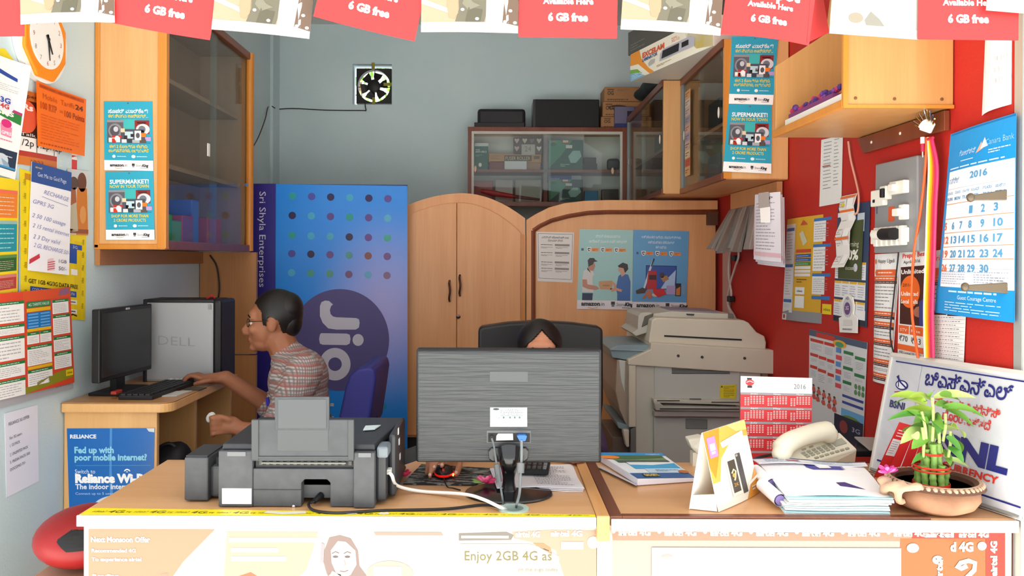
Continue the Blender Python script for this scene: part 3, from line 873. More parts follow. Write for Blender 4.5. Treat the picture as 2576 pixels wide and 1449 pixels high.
# supermarket posters, two on the left cabinet and two on the right one
def shop_poster(name, c4, label, eng, group=None):
    s = Sheet(120, 178, .35)
    B = '#2aa0bd'
    s.ell(60, 5, 2, 2, '#6c5a50', 2)
    if eng:
        s.text('SUPERMARKET!', 60, 32, 10.5, '#f2f6f6', 3, w=98, al='c', b=.03); s.text('NOW IN YOUR TOWN', 60, 43, 8, '#e6cf4a', 3, w=98, al='c', b=.02)
        s.text('SHOP FOR MORE THAN', 60, 120, 7.5, '#e6cf4a', 3, w=92, al='c', b=.02); s.text('2 CRORE PRODUCTS', 60, 131, 7.5, '#e6cf4a', 3, w=80, al='c', b=.02)
    else:
        s.text('ಸೂಪರ್ ಮಾರ್ಕೆಟ್!', 60, 30, 9, '#f2f6f6', 3, w=98, al='c', b=.02); s.text('ಈಗ ನಿಮ್ಮ ಊರಿನಲ್ಲಿ...', 60, 42, 8, '#e6cf4a', 3, w=98, al='c', b=.02)
        s.text('ಈಗ 2 ಕೋಟಿಗೂ ಹೆಚ್ಚು', 60, 120, 7.5, '#e6cf4a', 3, w=94, al='c', b=.02); s.text('ಉತ್ಪನ್ನಗಳು, ಲಭ್ಯವಿದೆ', 60, 131, 7.5, '#e6cf4a', 3, w=98, al='c', b=.02)
    s.rect(40, 46, 80, 82, '#3fb4b4', 1)
    s.rect(8, 48, 48, 106, '#5d5f66', 2); s.rect(8, 48, 48, 54, '#8d8f96', 3); s.ell(28, 76, 17, 19, '#8a8c94', 3); s.ell(27, 76, 12, 14, '#50525a', 4); s.ell(30, 72, 6, 7, '#c4c8cf', 5)
    s.rect(76, 49, 112, 84, '#8a2f2c', 2); s.rect(82, 53, 104, 57, '#4a1c1c', 3); s.ell(96, 72, 17, 14, '#cfd4da', 3); s.ell(94, 72, 9, 9, '#70767e', 4)
    s.rect(42, 72, 100, 104, '#4a5462', 4)
    for a in [(42, 70, 52, 80, '#e0cda8'), (52, 78, 72, 96, '#b9d4dc'), (76, 76, 92, 100, '#eef0f0'), (20, 88, 44, 94, '#c2342c'), (24, 92, 40, 106, '#e4e4e4'), (12, 94, 24, 106, '#d8d4cc'), (20, 96, 30, 107, '#c8382e'),
              (92, 82, 104, 92, '#ee7a24'), (102, 92, 116, 102, '#b49ac8'), (44, 98, 56, 107, '#d9dadc'), (58, 97, 70, 107, '#36424e'), (70, 99, 88, 107, '#a9b0b8'), (88, 98, 104, 107, '#5a5048'), (50, 88, 58, 98, '#2a3038'), (66, 84, 76, 92, '#28303a')]:
        s.rect(*a[:4], a[4], 5)
    s.ell(33, 96, 6, 7, '#f3f3f3', 6); s.ell(84, 88, 5, 7, '#555a60', 6); s.ell(16, 99, 4, 4, '#f0f0ee', 6)
    s.rect(8, 106, 114, 108, '#1f7f98', 2)
    s.ell(24, 142, 4, 4, '#e6f2f4', 3); s.dash(32, 140, 56, 144, 1, '#cfe6ec', 3); s.ell(72, 142, 5, 4, '#e6f2f4', 3); s.dash(80, 140, 108, 144, 1, '#cfe6ec', 3)
    s.rect(0, 152, 120, 178, '#f5f5f4', 2)
    logos(s, 14, 168, 1.0)
    return s.place(name, c4, B, label, 'poster', group)
def logos(s, x, y, k):
    s.text('amazon', x, y, 7.5 * k, '#26262a', 4, w=34 * k, b=.04); s.text('.in', x + 34 * k, y, 7.5 * k, '#4a4a4e', 4, w=8 * k)
    s.stroke([(x + 12 * k, y + 3 * k), (x + 20 * k, y + 5 * k), (x + 30 * k, y + 3 * k)], 1.2 * k, '#e08a2c', 4)
    s.rect(x + 54 * k, y - 8 * k, x + 61 * k, y - 2 * k, '#3a3a3e', 4); s.rect(x + 55 * k, y - 1 * k, x + 60 * k, y + 1 * k, '#3a3a3e', 4)
    s.text('Store', x + 64 * k, y, 6 * k, '#6a6a6e', 4, w=15 * k); s.text('King', x + 79 * k, y, 6.5 * k, '#2a2a2e', 4, w=15 * k, b=.05, sh=.2)
    s.rect(x + 74 * k, y + 3 * k, x + 94 * k, y + 3.8 * k, '#2a2a2e', 4)
fy = yl0 - .003
fp = lambda x, y: W(x, y, fy)
shop_poster('supermarket_poster', [fp(261, 255), fp(383, 255), fp(386, 430), fp(263, 428)], 'teal supermarket poster in local script, upper one on the left cabinet', False)
shop_poster('supermarket_poster', [W(265, 432, fy - .002), W(385, 430, fy - .002), W(389, 603, fy - .002), W(267, 603, fy - .002)], 'teal supermarket poster in English, lower one on the left cabinet', True)

# ------------------------------------------------------------------ computer desk on the left
dz = .945
DY0, DY1, DX1 = 2.745, 3.46, -1.118
dk = thing('computer_desk', 'narrow wooden computer desk against the left wall with a rounded top corner', 'desk', (-1.31, 3.1, 0))
DW = wood('desk_laminate', '#d2a064', '#dfb074', 'Z', rough=.4)
DT = wood('desk_top_laminate', '#a97b4c', '#ba8b5a', 'Y', rough=.3)
rc_ = .05
pts = [(XL + .004, DY0, dz - .034), (DX1 - rc_, DY0, dz - .034)] + [(DX1 - rc_ + rc_ * math.sin(q * PI / 12), DY0 + rc_ - rc_ * math.cos(q * PI / 12), dz - .034) for q in range(1, 7)] + [(DX1, DY1, dz - .034), (XL + .004, DY1, dz - .034)]
MB().prism(pts, (0, 0, .032), DW).build('desk_edge', dk, bevel=.004)
MB().prism([(x, y, dz - .001) for x, y, _ in pts], (0, 0, .002), DT).build('desk_top', dk)
MB().box(XL + .004, DY0 + .02, 0, DX1 - .055, DY0 + .04, dz - .034, DW).build('end_panel', dk, bevel=.002)
MB().box(XL + .004, DY1 - .30, 0, DX1 - .07, DY1 - .28, dz - .034, DW).build('end_panel', dk, bevel=.002)
MB().box(XL + .004, DY1 - .03, 0, DX1 - .02, DY1 - .012, dz - .034, DW).build('end_panel', dk, bevel=.002)
MB().box(XL + .006, DY0 + .04, .30, XL + .02, DY1 - .03, dz - .034, DW).build('back_panel', dk)

s = Sheet(220, 260, .22)
s.text('RELIANCE', 8, 24, 9, '#e6ebf4', 2, w=66, b=.04)
s.text('Fed up with', 18, 60, 15, '#8fd0e6', 2, w=100, b=.04); s.text('poor mobile internet?', 18, 78, 15, '#8fd0e6', 2, w=184, b=.04)
s.rect(20, 90, 212, 91, '#5a9fd8', 2)
s.text('Switch to', 18, 110, 10, '#e6eef6', 2, w=52); s.text('Reliance Wi-Pod', 18, 132, 20, '#f6f8fb', 2, w=206, b=.06)
s.text('The indoor internet', 18, 148, 12, '#dfe9f4', 2, w=152, b=.03); s.text('Connect up to 5 users | very', 18, 162, 6, '#bcd4ec', 2, w=130)
for k in range(3): s.ell(152, 108, 3 + 3 * k, 3 + 3 * k, '#f6f8fb' if k % 2 == 0 else '#1b66b4', 4 - k, a0=200, a1=340)
s.poly([(108, 0), (114, 0), (112, 100), (116, 180), (110, 260), (106, 120)], '#4b8fd0', 1)
s.poly([(200, 0), (220, 0), (220, 10), (206, 8)], '#cfd3d8', 3)
yd = DY0 + .0185
o = s.place('internet_poster', [W(168, 1078, yd), W(389, 1077, yd), W(384, 1345, yd), W(176, 1345, yd)], '#1b66b4', 'glossy blue internet poster stuck on the end of the computer desk', 'poster')

# monitor, keyboard, tower, papers on the desk
P1, P2 = V((-1.386, 2.79, 0)), V((-1.362, 3.16, 0))
zt1 = CAMZ - (783 - 650) * 2.79 / 2000
mo = thing('computer_monitor', 'small black flat monitor turned sideways on the left desk', 'monitor', (-1.40, 2.97, dz))
d = (P2 - P1).normalized(); n = V((d.y, -d.x, 0))
def quad(mb, a0, a1, z0, z1, e0, e1, m):
    A, B = P1 + d * a0, P1 + d * a1
    mb.hexa([A + n * e0 + V((0, 0, z0)), B + n * e0 + V((0, 0, z0)), B + n * e1 + V((0, 0, z0)), A + n * e1 + V((0, 0, z0))],
            [A + n * e0 + V((0, 0, z1)), B + n * e0 + V((0, 0, z1)), B + n * e1 + V((0, 0, z1)), A + n * e1 + V((0, 0, z1))], m)
wd_ = (P2 - P1).length
mb = MB(); quad(mb, 0, wd_, 1.005, zt1, -.03, 0, BLK); mb.build('housing', mo, bevel=.004)
mb = MB(); quad(mb, .014, wd_ - .014, 1.022, zt1 - .015, 0, .002, M('#26282b', .18)); mb.build('screen', mo)
mb = MB(); quad(mb, wd_ * .5 - .012, wd_ * .5 + .012, zt1 - .011, zt1 - .004, 0, .003, SILV); mb.build('badge', mo)
mb = MB(); quad(mb, wd_ * .42, wd_ * .58, dz + .012, 1.06, -.05, -.025, BLK); mb.build('stand', mo)
mb = MB(); quad(mb, wd_ * .22, wd_ * .78, dz, dz + .012, -.09, .030, BLK); mb.build('stand_base', mo, bevel=.003)

kb = thing('keyboard', 'black computer keyboard in front of the small monitor', 'keyboard', AZ(380, 980, dz))
K4 = [AZ(302, 1000, dz), AZ(392, 992, dz), AZ(474, 957, dz), AZ(400, 955, dz)]
K4 = [V((-1.325, 2.80, dz)), V((-1.205, 2.80, dz)), V((-1.175, 3.14, dz)), V((-1.305, 3.14, dz))]
MB().hexa(K4, [p + V((0, 0, .016)) for p in K4], BLK).build('case', kb, bevel=.003)
mb = MB()
for i in range(18):
    for j in range(5):
        a, b = (i + .15) / 18, (i + .85) / 18; c, e = .06 + j * .18, .06 + j * .18 + .14
        q = lambda u, v: K4[0].lerp(K4[3], u).lerp(K4[1].lerp(K4[2], u), v) + V((0, 0, .016))
        b4 = [q(a, c), q(a, e), q(b, e), q(b, c)]
        mb.hexa(b4, [p + V((0, 0, .006)) for p in b4], BLK2)
mb.build('keys', kb)

tw = thing('computer_tower', 'silver sided desktop computer with a black front standing behind the small monitor', 'computer', (-1.26, 3.3, dz))
a, b = W(362, 962, 3.21), W(538, 756, 3.21)
TWY = 3.21
mb = MB().box(a.x, TWY, dz, b.x, TWY + .17, b.z, M('#a2a4a6', .4, .2)); mb.build('case', tw, bevel=.012)
mb = MB().box(a.x - .004, TWY - .004, dz, a.x + .012, TWY + .175, b.z + .004, BLK); mb.build('rear_edge', tw, bevel=.004)
mb = MB().box(a.x, TWY - .001, b.z - .010, b.x, TWY + .172, b.z + .004, BLK); mb.build('top_edge', tw, bevel=.003)
c = W(557, 962, TWY)
mb = MB().box(b.x - .004, TWY - .006, dz, c.x, TWY + .176, b.z + .003, BLK); mb.build('front_bezel', tw, bevel=.012, label='black plastic front')
s = Sheet(100, 40)
s.text('DELL', 2, 34, 28, '#8d8f91', 1, w=96, b=-.01)
s.place('embossed_name', [W(396, 838, TWY - .001), W(492, 846, TWY - .001), W(492, 876, TWY - .001), W(396, 872, TWY - .001)], None, parent=tw)
mb = MB().box(b.x - .022, TWY - .004, b.z - .036, b.x - .010, TWY, b.z - .016, M('#8d8f91')); mb.build('latch', tw)
wire('red_thread', [W(520, 752, 3.28) , W(532, 744, 3.28), W(540, 750, 3.29)], .004, M('#b8232a'), 'small red object on top of the desktop computer', 'trinket')

s = Sheet(10, 10); 
def flat(name, c4, z, col, label, cat, h=.002, group=None):
    p = [AZ(x, y, z) for x, y in c4]
    return MB().prism([q for q in p], (0, 0, h), M(col) if isinstance(col, str) else col).build(name, None, p[0], label=label, cat=cat, group=group)
DXM = lambda x, y, z=dz + .001: V((x, y, z))
def slab(name, pts, h, col, label, cat, group=None):
    return MB().prism([V(p) for p in pts], (0, 0, h), M(col) if isinstance(col, str) else col).build(name, None, pts[0], label=label, cat=cat, group=group)
slab('folded_paper', [AZ(402, 998, dz + .0015), AZ(445, 997, dz + .0015), AZ(482, 984, dz + .0015), AZ(430, 986, dz + .0015)], .003, '#b9b9b4', 'grey folded paper on the front corner of the computer desk', 'paper')
slab('notepad', [AZ(462, 981, dz + .0015), AZ(500, 983, dz + .0015), AZ(520, 977, dz + .0015), AZ(476, 976, dz + .0015)], .004, '#3d3f38', 'small dark notepad on the computer desk near the hand', 'notepad')
pl = thing('plastic_packet', 'crumpled clear packet lying behind the keyboard on the computer desk', 'packet', (-1.24, 3.172, dz))
mb = MB(); rn = random.Random(3)
for k in range(5): mb.ell((-1.29 + k * .024, 3.172 + rn.uniform(-.004, .004), dz + .012), (.018, .014, .010), M('#b4b4b2', .3), Euler((0, 0, rn.random() * 3)).to_matrix(), 8, 6)
mb.build('film', pl)
rd = thing('red_packet', 'small red packet at the foot of the small monitor', 'packet', AZ(312, 965, dz))
MB().cbox((-1.345, 3.03 - .2, dz + .024), (.02, .05, .012), M('#a02a22', .4)).build('wrapper', rd, bevel=.003)

# black bag under the desk
bg = thing('black_bag', 'black bag on the floor under the computer desk', 'bag', (-1.21, 2.94, 0))
fuse(MB().ell((-1.21, 2.94, .55), (.09, .11, .22), M('#0f0f12', .6)).ell((-1.22, 2.94, .29), (.10, .12, .29), M('#0f0f12', .6)).ell((-1.17, 2.94, .70), (.05, .07, .07), M('#0f0f12', .6)).build('bag_body', bg), .015)
MB().tube(smooth_path([(-1.23, 2.92, .70), (-1.22, 2.91, .755), (-1.18, 2.91, .765), (-1.15, 2.92, .72)]), .006, BLK2).build('strap', bg, smooth=True)

# helmet on a stool by the doorway
st = thing('wooden_stool', 'low wooden stool under the red helmet beside the counter', 'stool', (-1.16, 2.02, 0))
SW = wood('stool_wood', '#b98f70', '#c79d7e', 'X')
hz = .607
MB().box(-1.215, 2.02, hz - .03, -.985, 2.32, hz, SW).build('seat', st, bevel=.004)
for x in (-1.195, -1.015):
    for y in (2.05, 2.29): MB().box(x - .016, y - .016, 0, x + .016, y + .016, hz - .03, SW).build('leg', st)

hc = W(221, 1360, 2.17)
HR = .131
hl = thing('helmet', 'red motorcycle helmet on the stool left of the counter', 'helmet', (hc.x, 2.18, hz))
RED = M('#8c1418', .42, sp=.35)
mb = MB()
prof = []
for i in range(15):
    t = -PI / 2 * .78 + (PI / 2 * 1.78) * i / 14
    prof.append((max(0.0001, HR * math.cos(t)), .010 + HR * .60 * (math.sin(t) + math.sin(PI / 2 * .78))))
prof[-1] = (0.0, prof[-1][1])
mb.lathe(prof, (hc.x, 2.17, hz), RED, 40, None, 1.0, 1.05)
mb.build('shell', hl, smooth=True)
mb = MB()
cz = hz + .010 + HR * .60 * math.sin(PI / 2 * .78)
nA, nB = 16, 6
front, back = [], []
for e, L_ in ((1.06, front), (.97, back)):
    for i in range(nA + 1):
        a = -.012 + .118 * i / nA
        bh = .025 * min(1.0, .12 + (a + .012) / .034)
        for j in range(nB + 1):
            b = .034 - bh + 2 * bh * j / nB
            t = 1 - (a / HR) ** 2 - (b / (HR * .60)) ** 2
            L_.append((hc.x + a, 2.17 - HR * 1.05 * e * math.sqrt(max(.02, t)), cz + b - .004))
q = nB + 1
fs = []
for i in range(nA):
    for j in range(nB): fs.append((i * q + j, i * q + j + 1, (i + 1) * q + j + 1, (i + 1) * q + j))
k = len(front)
fs += [tuple(k + t for t in f) for f in fs]
rim = [j for j in range(q)] + [i * q + nB for i in range(1, nA + 1)] + [nA * q + j for j in range(nB - 1, -1, -1)] + [i * q for i in range(nA - 1, 0, -1)]
fs += [(rim[i], rim[(i + 1) % len(rim)], k + rim[(i + 1) % len(rim)], k + rim[i]) for i in range(len(rim))]
mb.add(front + back, fs, M('#0d0d0e', .5))
mb.build('visor', hl, label='black visor pad')
bgp = thing('plastic_bag', 'crumpled white plastic bag behind the red helmet by the counter', 'bag', (-1.15, 2.4, 0))
q = W(262, 1262, 2.42)
fuse(MB().ell((q.x, 2.46, q.z - .03), (.055, .05, .035), M('#d9dadd', .35)).ell((q.x - .01, 2.46, q.z - .12), (.06, .055, .10), M('#d9dadd', .35)).ell((q.x, 2.46, q.z - .3), (.075, .06, .16), M('#d9dadd', .35)).ell((q.x, 2.46, .16), (.09, .07, .16), M('#d9dadd', .35)).ell((q.x, 2.46, .35), (.08, .065, .2), M('#d9dadd', .35)).build('film', bgp), .012)
# ------------------------------------------------------------------ exhaust fan in the back wall
fc = (h0 + h1) / 2 + V((0, .035, 0))
fn = thing('exhaust_fan', 'black exhaust fan set in a square hole high in the back wall', 'fan', fc)
FB = M('#1a1716', .5)
hw = (h1.x - h0.x) / 2
R_ = .112
mb = MB()
for q in range(4):                                   # square frame with a round opening
    R = Matrix.Rotation(q * PI / 2, 3, 'Y')
    pts = [V((-.121, 0, .121)), V((.121, 0, .121))] + [V((R_ * math.sin(PI / 4 - k * PI / 16), 0, R_ * math.cos(PI / 4 - k * PI / 16))) for k in range(9)]
    mb.prism([fc + V((.006, 0, -.004)) + R @ p for p in pts], (0, .05, 0), FB)
mb.build('frame', fn, label='square black frame')
fcc = fc + V((.006, 0, -.004))
RYV = Matrix(((1, 0, 0), (0, 0, -1), (0, 1, 0)))      # z of the lathe towards the room
MB().lathe([(.042, -.03), (.044, .006), (.036, .012), (0, .013)], fcc, FB, 28, RYV).build('hub', fn, smooth=True)
for k in range(6):
    a0 = k * PI / 3 + .2
    vs = []
    for r, hw_ in [(.040, .32), (.070, .40), (.098, .34)]:
        for sg in (-1, 1):
            vs.append(fcc + V((r * math.cos(a0 + sg * hw_), .012 + sg * .010, r * math.sin(a0 + sg * hw_))))
    mb = MB().add(vs + [p + V((0, .002, 0)) for p in vs], [(0, 1, 3, 2), (2, 3, 5, 4), (8, 9, 7, 6), (10, 11, 9, 8), (0, 2, 8, 6), (2, 4, 10, 8), (1, 7, 9, 3), (3, 9, 11, 5), (4, 5, 11, 10), (0, 6, 7, 1)], FB)
    mb.build('blade', fn)
mb = MB()
for q in (0.0, PI / 2, PI, 3 * PI / 2):
    d = V((math.cos(q + PI / 2), 0, math.sin(q + PI / 2)))
    mb.tube([fcc + V((0, .04, 0)) + d * .03, fcc + V((0, .04, 0)) + d * .118], .003, FB, 6)
mb.build('spokes', fn)
for p, s3 in [(V((.0, -.038, .128)), (.022, .004, .05)), (V((.098, -.008, .010)), (.062, .004, .022)), (V((.0, -.008, -.105)), (.020, .004, .05))]:
    MB().cbox(fcc + p, s3, M('#8f8a25', .5)).build('bracket', fn, bevel=.002, label='yellow green mounting strap')
b0 = W(908, 262, YB - .01)
wire('fan_cable', [fcc + V((-.06, -.004, -.11)), W(919, 268, YB - .02), W(920, 278, YB - .012), W(910, 278, YB - .008), W(820, 277, YB - .006), W(740, 273, YB - .006), W(694, 275, YB - .008)], .0035, M('#2a2323'), 'thin dark cable running left along the back wall from the exhaust fan', 'cable')
wire('fan_cable', [W(692, 272, YB - .17), W(676, 266, YB - .175), W(667, 300, 5.0), W(650, 345, 4.6), W(633, 375, 4.2)], .0035, M('#3a2523'), 'thin cable drooping from the corner towards the left cabinet', 'cable')
mb = MB()
mb.cbox(W(677, 247, YB - .164), (.010, .006, .05), M('#4a5a58')); mb.cbox(W(677, 290, YB - .164), (.010, .006, .05), M('#4a5a58'))
mb.build('wall_bracket', loc=W(677, 268, YB - .164), label='small dark clip on the back corner of the wall', cat='bracket')
LEAF = [M('#86b83c', .5), M('#a9d65a', .5), M('#5f9a34', .5)]
rn = random.Random(8)
tr = thing('tree', 'bright green foliage seen outdoors through the exhaust fan opening', 'tree', (-.9, 7.6, 0))
mb = MB()
for k in range(240):
    c = V((-1.3 + rn.gauss(0, .30), 7.6 + rn.gauss(0, .2), 3.15 + rn.gauss(0, .30)))
    R = Euler((rn.random() * 6, rn.random() * 6, rn.random() * 6)).to_matrix()
    mb.add([c + R @ V(p) for p in [(-.05, 0, 0), (0, -.018, 0), (.05, 0, 0), (0, .018, 0)]], [(0, 1, 2, 3)], LEAF[k % 3])
o = mb.build('leaves', tr); o['kind'] = 'stuff'
MB().tube([(-1.3, 7.6, -.02), (-1.28, 7.6, 1.5), (-1.3, 7.6, 3.2)], [.07, .05, .02], M('#6a5540'), 10).build('trunk', tr)

# ------------------------------------------------------------------ tall blue telecom display box
SY = 4.20
a, b = W(628, 463, SY), W(1024, 468, SY)
sx0, sx1, sz1 = a.x, b.x, a.z
sd = thing('display_stand', 'tall bright blue advertising stand with coloured dots and a round purple emblem', 'sign', ((sx0 + sx1) / 2, SY, 0))
a_, nt, bs = nodes('blue_printed_board')
tc = nt.nodes.new('ShaderNodeTexCoord'); sep = nt.nodes.new('ShaderNodeSeparateXYZ'); nt.links.new(tc.outputs['Object'], sep.inputs[0])
def softspot(cx, cz, rx, rz, col, prev):
    m1 = nt.nodes.new('ShaderNodeVectorMath'); m1.operation = 'SUBTRACT'; m1.inputs[1].default_value = (cx, 0, cz); nt.links.new(tc.outputs['Object'], m1.inputs[0])
    m2 = nt.nodes.new('ShaderNodeVectorMath'); m2.operation = 'MULTIPLY'; m2.inputs[1].default_value = (1 / rx, 0, 1 / rz); nt.links.new(m1.outputs[0], m2.inputs[0])
    ln = nt.nodes.new('ShaderNodeVectorMath'); ln.operation = 'LENGTH'; nt.links.new(m2.outputs[0], ln.inputs[0])
    mr = nt.nodes.new('ShaderNodeMapRange'); mr.interpolation_type = 'SMOOTHSTEP'; mr.inputs[1].default_value = 1.0; mr.inputs[2].default_value = 0.0; mr.inputs[3].default_value = 0.0; mr.inputs[4].default_value = 1.0
    nt.links.new(ln.outputs['Value'], mr.inputs[0])
    mx = nt.nodes.new('ShaderNodeMix'); mx.data_type = 'RGBA'
    nt.links.new(mr.outputs[0], mx.inputs[0])
    if prev is None: mx.inputs[6].default_value = lin('#0f86e6')
    else: nt.links.new(prev, mx.inputs[6])
    mx.inputs[7].default_value = col
    return mx.outputs[2]
wid = sx1 - sx0
c = softspot(wid * .36, 1.15, .42, .62, lin('#a6a4e0'), None)
c = softspot(wid * .45, .35, .45, .5, lin('#0c74d0'), c)
nt.links.new(c, bs.inputs['Base Color']); bs.inputs['Roughness'].default_value = .35
BLUEB = a_
xs = W(694, 465, SY).x
MB().box(sx0, SY, .0, sx1, SY + .03, sz1, M('#1d3f86', .4)).build('board', sd, bevel=.002)
s = Sheet(100, 100)
def st_px(pts, col, l=1, mb=None, e=0.0):
    return (mb or MB()).prism([W(x, y, SY - .0012 * l - e) for x, y in pts], (0, .0008, 0), col)
bot = 1330
MB().prism([W(694, 463, SY - .0012), W(1025, 468, SY - .0012), W(1025, bot, SY - .0012), W(691, bot, SY - .0012)], (0, .001, 0), BLUEB).build('blue_print', sd)
MB().prism([W(629, 462, SY - .0012), W(694, 462, SY - .0012), W(691, bot, SY - .0012), W(624, bot, SY - .0012)], (0, .001, 0), M('#332b80', .35)).build('purple_band', sd, label='dark purple side band')
SH = Sheet(331, 865)        # px of the photograph
dots = [('#1f9aa0', '#4a4fa8', '#2a2458', '#3fa8cf', '#2a2458', '#5a4a9a'), ('#262050', '#43aad0', '#5a4a90', '#2a9a90', '#5f4a92', '#58b0d4'), ('#2a9a94', '#43aad0', '#4aa8cc', '#3a3050', '#6a4e92', '#4aa89a'),
        ('#4a4a98', '#382c50', '#6a5290', '#5a9a9a', '#8a5a5a', '#7a5a90'), ('#4aa8d0', '#4a9a8a', '#5a9a8a', '#7a5a80', '#6aa8cc', '#8a7090')]
ys = [493, 542, 592, 638, 686]
for j, row in enumerate(dots):
    for i, cc in enumerate(row):
        SH.ell(736 - 694 + i * 48 - (j * .6), ys[j] - 463 + i * 1.4, 9.3, 9.3, cc, 2, 24)
EX, EY = 855 - 694, 855 - 463
SH.place('dot_pattern', [W(694, 463, SY - .0014), W(1025, 463, SY - .0014), W(1025, 1328, SY - .0014), W(694, 1328, SY - .0014)], None, parent=sd, nu=1, nv=1, eps=.0008)
SH = Sheet(331, 865)
SH.ell(EX, EY, 124, 128, '#564f84', 2, 64)
PWH = '#c8c6d4'
def jio(s):
    k = lambda x, y: (x - 694, y - 463)
    s.poly([k(*p) for p in [(805, 770), (809, 760), (818, 756), (828, 757), (838, 766), (833, 770), (830, 780), (832, 790), (838, 796), (846, 798), (896, 800), (903, 803), (905, 812), (903, 824), (895, 829), (846, 829), (826, 826), (812, 812), (805, 795)]], PWH, 3)
    s.poly([k(*p) for p in [(808, 838), (872, 839), (880, 842), (882, 852), (880, 864), (872, 868), (812, 867), (805, 864), (803, 852), (805, 842)]], PWH, 3)
    s.ell(901 - 694, 855 - 463, 14, 15, PWH, 3)
    n = 36
    ro = [(843 + 39 * math.cos(2 * PI * i / n), 916 + 41 * math.sin(2 * PI * i / n)) for i in range(n)]
    ri = [(843 + 17 * math.cos(2 * PI * i / n), 916 + 17 * math.sin(2 * PI * i / n)) for i in range(n)]
    s.q.append(([k(*p) for p in ro + ri], [(i, (i + 1) % n, n + (i + 1) % n, n + i) for i in range(n)], M(PWH, .5), 3))
jio(SH)
for y in (1014, 1047): SH.rect(824 - 694, y - 463, 840 - 694, y - 463 + 8, '#b8bcd0', 3)

SH.ell(964 - 694, 1022 - 463, 9, 9, '#1f86b8', 2)
SH.place('emblem_lettering', [W(694, 463, SY - .0014), W(1025, 463, SY - .0014), W(1025, 1328, SY - .0014), W(694, 1328, SY - .0014)], None, parent=sd, nu=1, nv=1, eps=.0008)
SN = Sheet(65, 865)
SN.text('Sri Shyla Enterprises', 24, 20, 16, '#d5d3e2', 2, w=240, rot=90)
SN.place('shop_name', [W(629, 462, SY - .0014), W(694, 462, SY - .0014), W(691, 1327, SY - .0014), W(626, 1327, SY - .0014)], None, parent=sd, nu=1, nv=1)

# ------------------------------------------------------------------ arched double door cupboard
AY = 4.30
al = thing('wardrobe', 'arched wooden cupboard with two plain doors between the blue stand and the arched partition', 'cupboard', (-.16, AY + .2, 0))
ax0, ax1 = W(1000, 600, AY).x, W(1321, 600, AY).x
def arc_pts(x0, xm, x1, y0, ym, y1, n=16):
    out = []
    for i in range(n + 1):
        t = i / n
        x = x0 + (x1 - x0) * t
        if x <= xm: k = (xm - x) / (xm - x0 + 1e-6); out.append((x, ym + (y0 - ym) * k ** 2.0))
        else: k = (x - xm) / (x1 - xm + 1e-6); out.append((x, ym + (y1 - ym) * k ** 1.9))
    return out
outer = arc_pts(1000, 1165, 1321, 528, 486, 549)
MB().prism([W(x, y, AY) for x, y in outer] + [W(1321, 1100, AY), W(1000, 1100, AY)], (0, .40, 0), PLYR).build('carcass', al)
inner = arc_pts(1022, 1160, 1310, 545, 510, 585)
zb_ = W(1100, 1098, AY).z
lft = [p for p in inner if p[0] <= 1148] + [(1148, 510)]
rgt = [(1150, 510)] + [p for p in inner if p[0] > 1150]
D1 = MB().prism([W(x, y, AY - .018) for x, y in lft] + [W(1147, 1094, AY - .018), W(1022, 1094, AY - .018)], (0, .0175, 0), PLYR).build('door', al, bevel=.002)
D2 = MB().prism([W(x, y, AY - .018) for x, y in rgt] + [W(1308, 1094, AY - .018), W(1150, 1094, AY - .018)], (0, .0175, 0), PLYR).build('door', al, bevel=.002)
BRZ = M('#6b5048', .25, .8)
for d, x, y0, y1 in [(D1, 1131, 706, 758), (D2, 1157, 692, 744)]:
    wire('handle', [W(x, y0, AY - .02), W(x - 1, y0 + 8, AY - .038), W(x + 1, (y0 + y1) / 2, AY - .042), W(x - 1, y1 - 8, AY - .038), W(x, y1, AY - .02)], .006, BRZ, parent=d)
MB().lathe([(.012, 0), (.012, .006), (.006, .008), (0, .008)], W(1153, 796, AY - .018), BRZ, 20, RYV).build('lock', D2, smooth=True)
MB().box(ax0 + .01, AY + .02, 0, ax1 - .01, AY + .38, zb_ , M('#2b2220')).build('plinth', al, label='dark base')
MB().pbox(1313, 590, 1322, 1098, AY - .006, .006, PLYE).build('edging', al)

# ------------------------------------------------------------------ arched wooden partition
pa = thing('wooden_screen', 'wide arched wooden panel with dark beading behind the photocopier', 'partition', (.65, AY + .02, 0))
PX1 = 1806
arch = [(1326, 552), (1345, 540), (1380, 522), (1420, 511), (1470, 505), (1530, 503)]
arch2 = [(1530, 530), (1480, 532), (1430, 540), (1390, 551), (1360, 565), (1346, 577)]
MB().prism([W(x, y, AY + .012) for x, y in [(1328, 556), (1380, 530), (1470, 512), (1530, 510), (PX1 - 6, 511), (PX1 - 6, 1330), (1328, 1330)]], (0, .03, 0), PLYR).build('panel', pa)
MB().prism([W(x, y, AY) for x, y in arch + [(PX1, 504), (PX1, 527), *arch2, (1344, 1330), (1324, 1330), (1324, 553)]], (0, .045, 0), PLYR).build('frame', pa, bevel=.003)
mb = MB()
bead = [(1341, 1330), (1341, 580), (1358, 568), (1388, 554), (1430, 543), (1480, 535), (1530, 533), (PX1, 534)]
for i in range(len(bead) - 1):
    p, q = bead[i], bead[i + 1]
    mb.tube([W(*p, AY + .006), W(*q, AY + .006)], .013, BROWN, 8)
mb.build('beading', pa, smooth=True, label='dark brown beading')
mb = MB().pbox(1780, 534, 1806, 566, AY - .02, .03, M('#5a3826')); mb.build('hinge_block', pa)
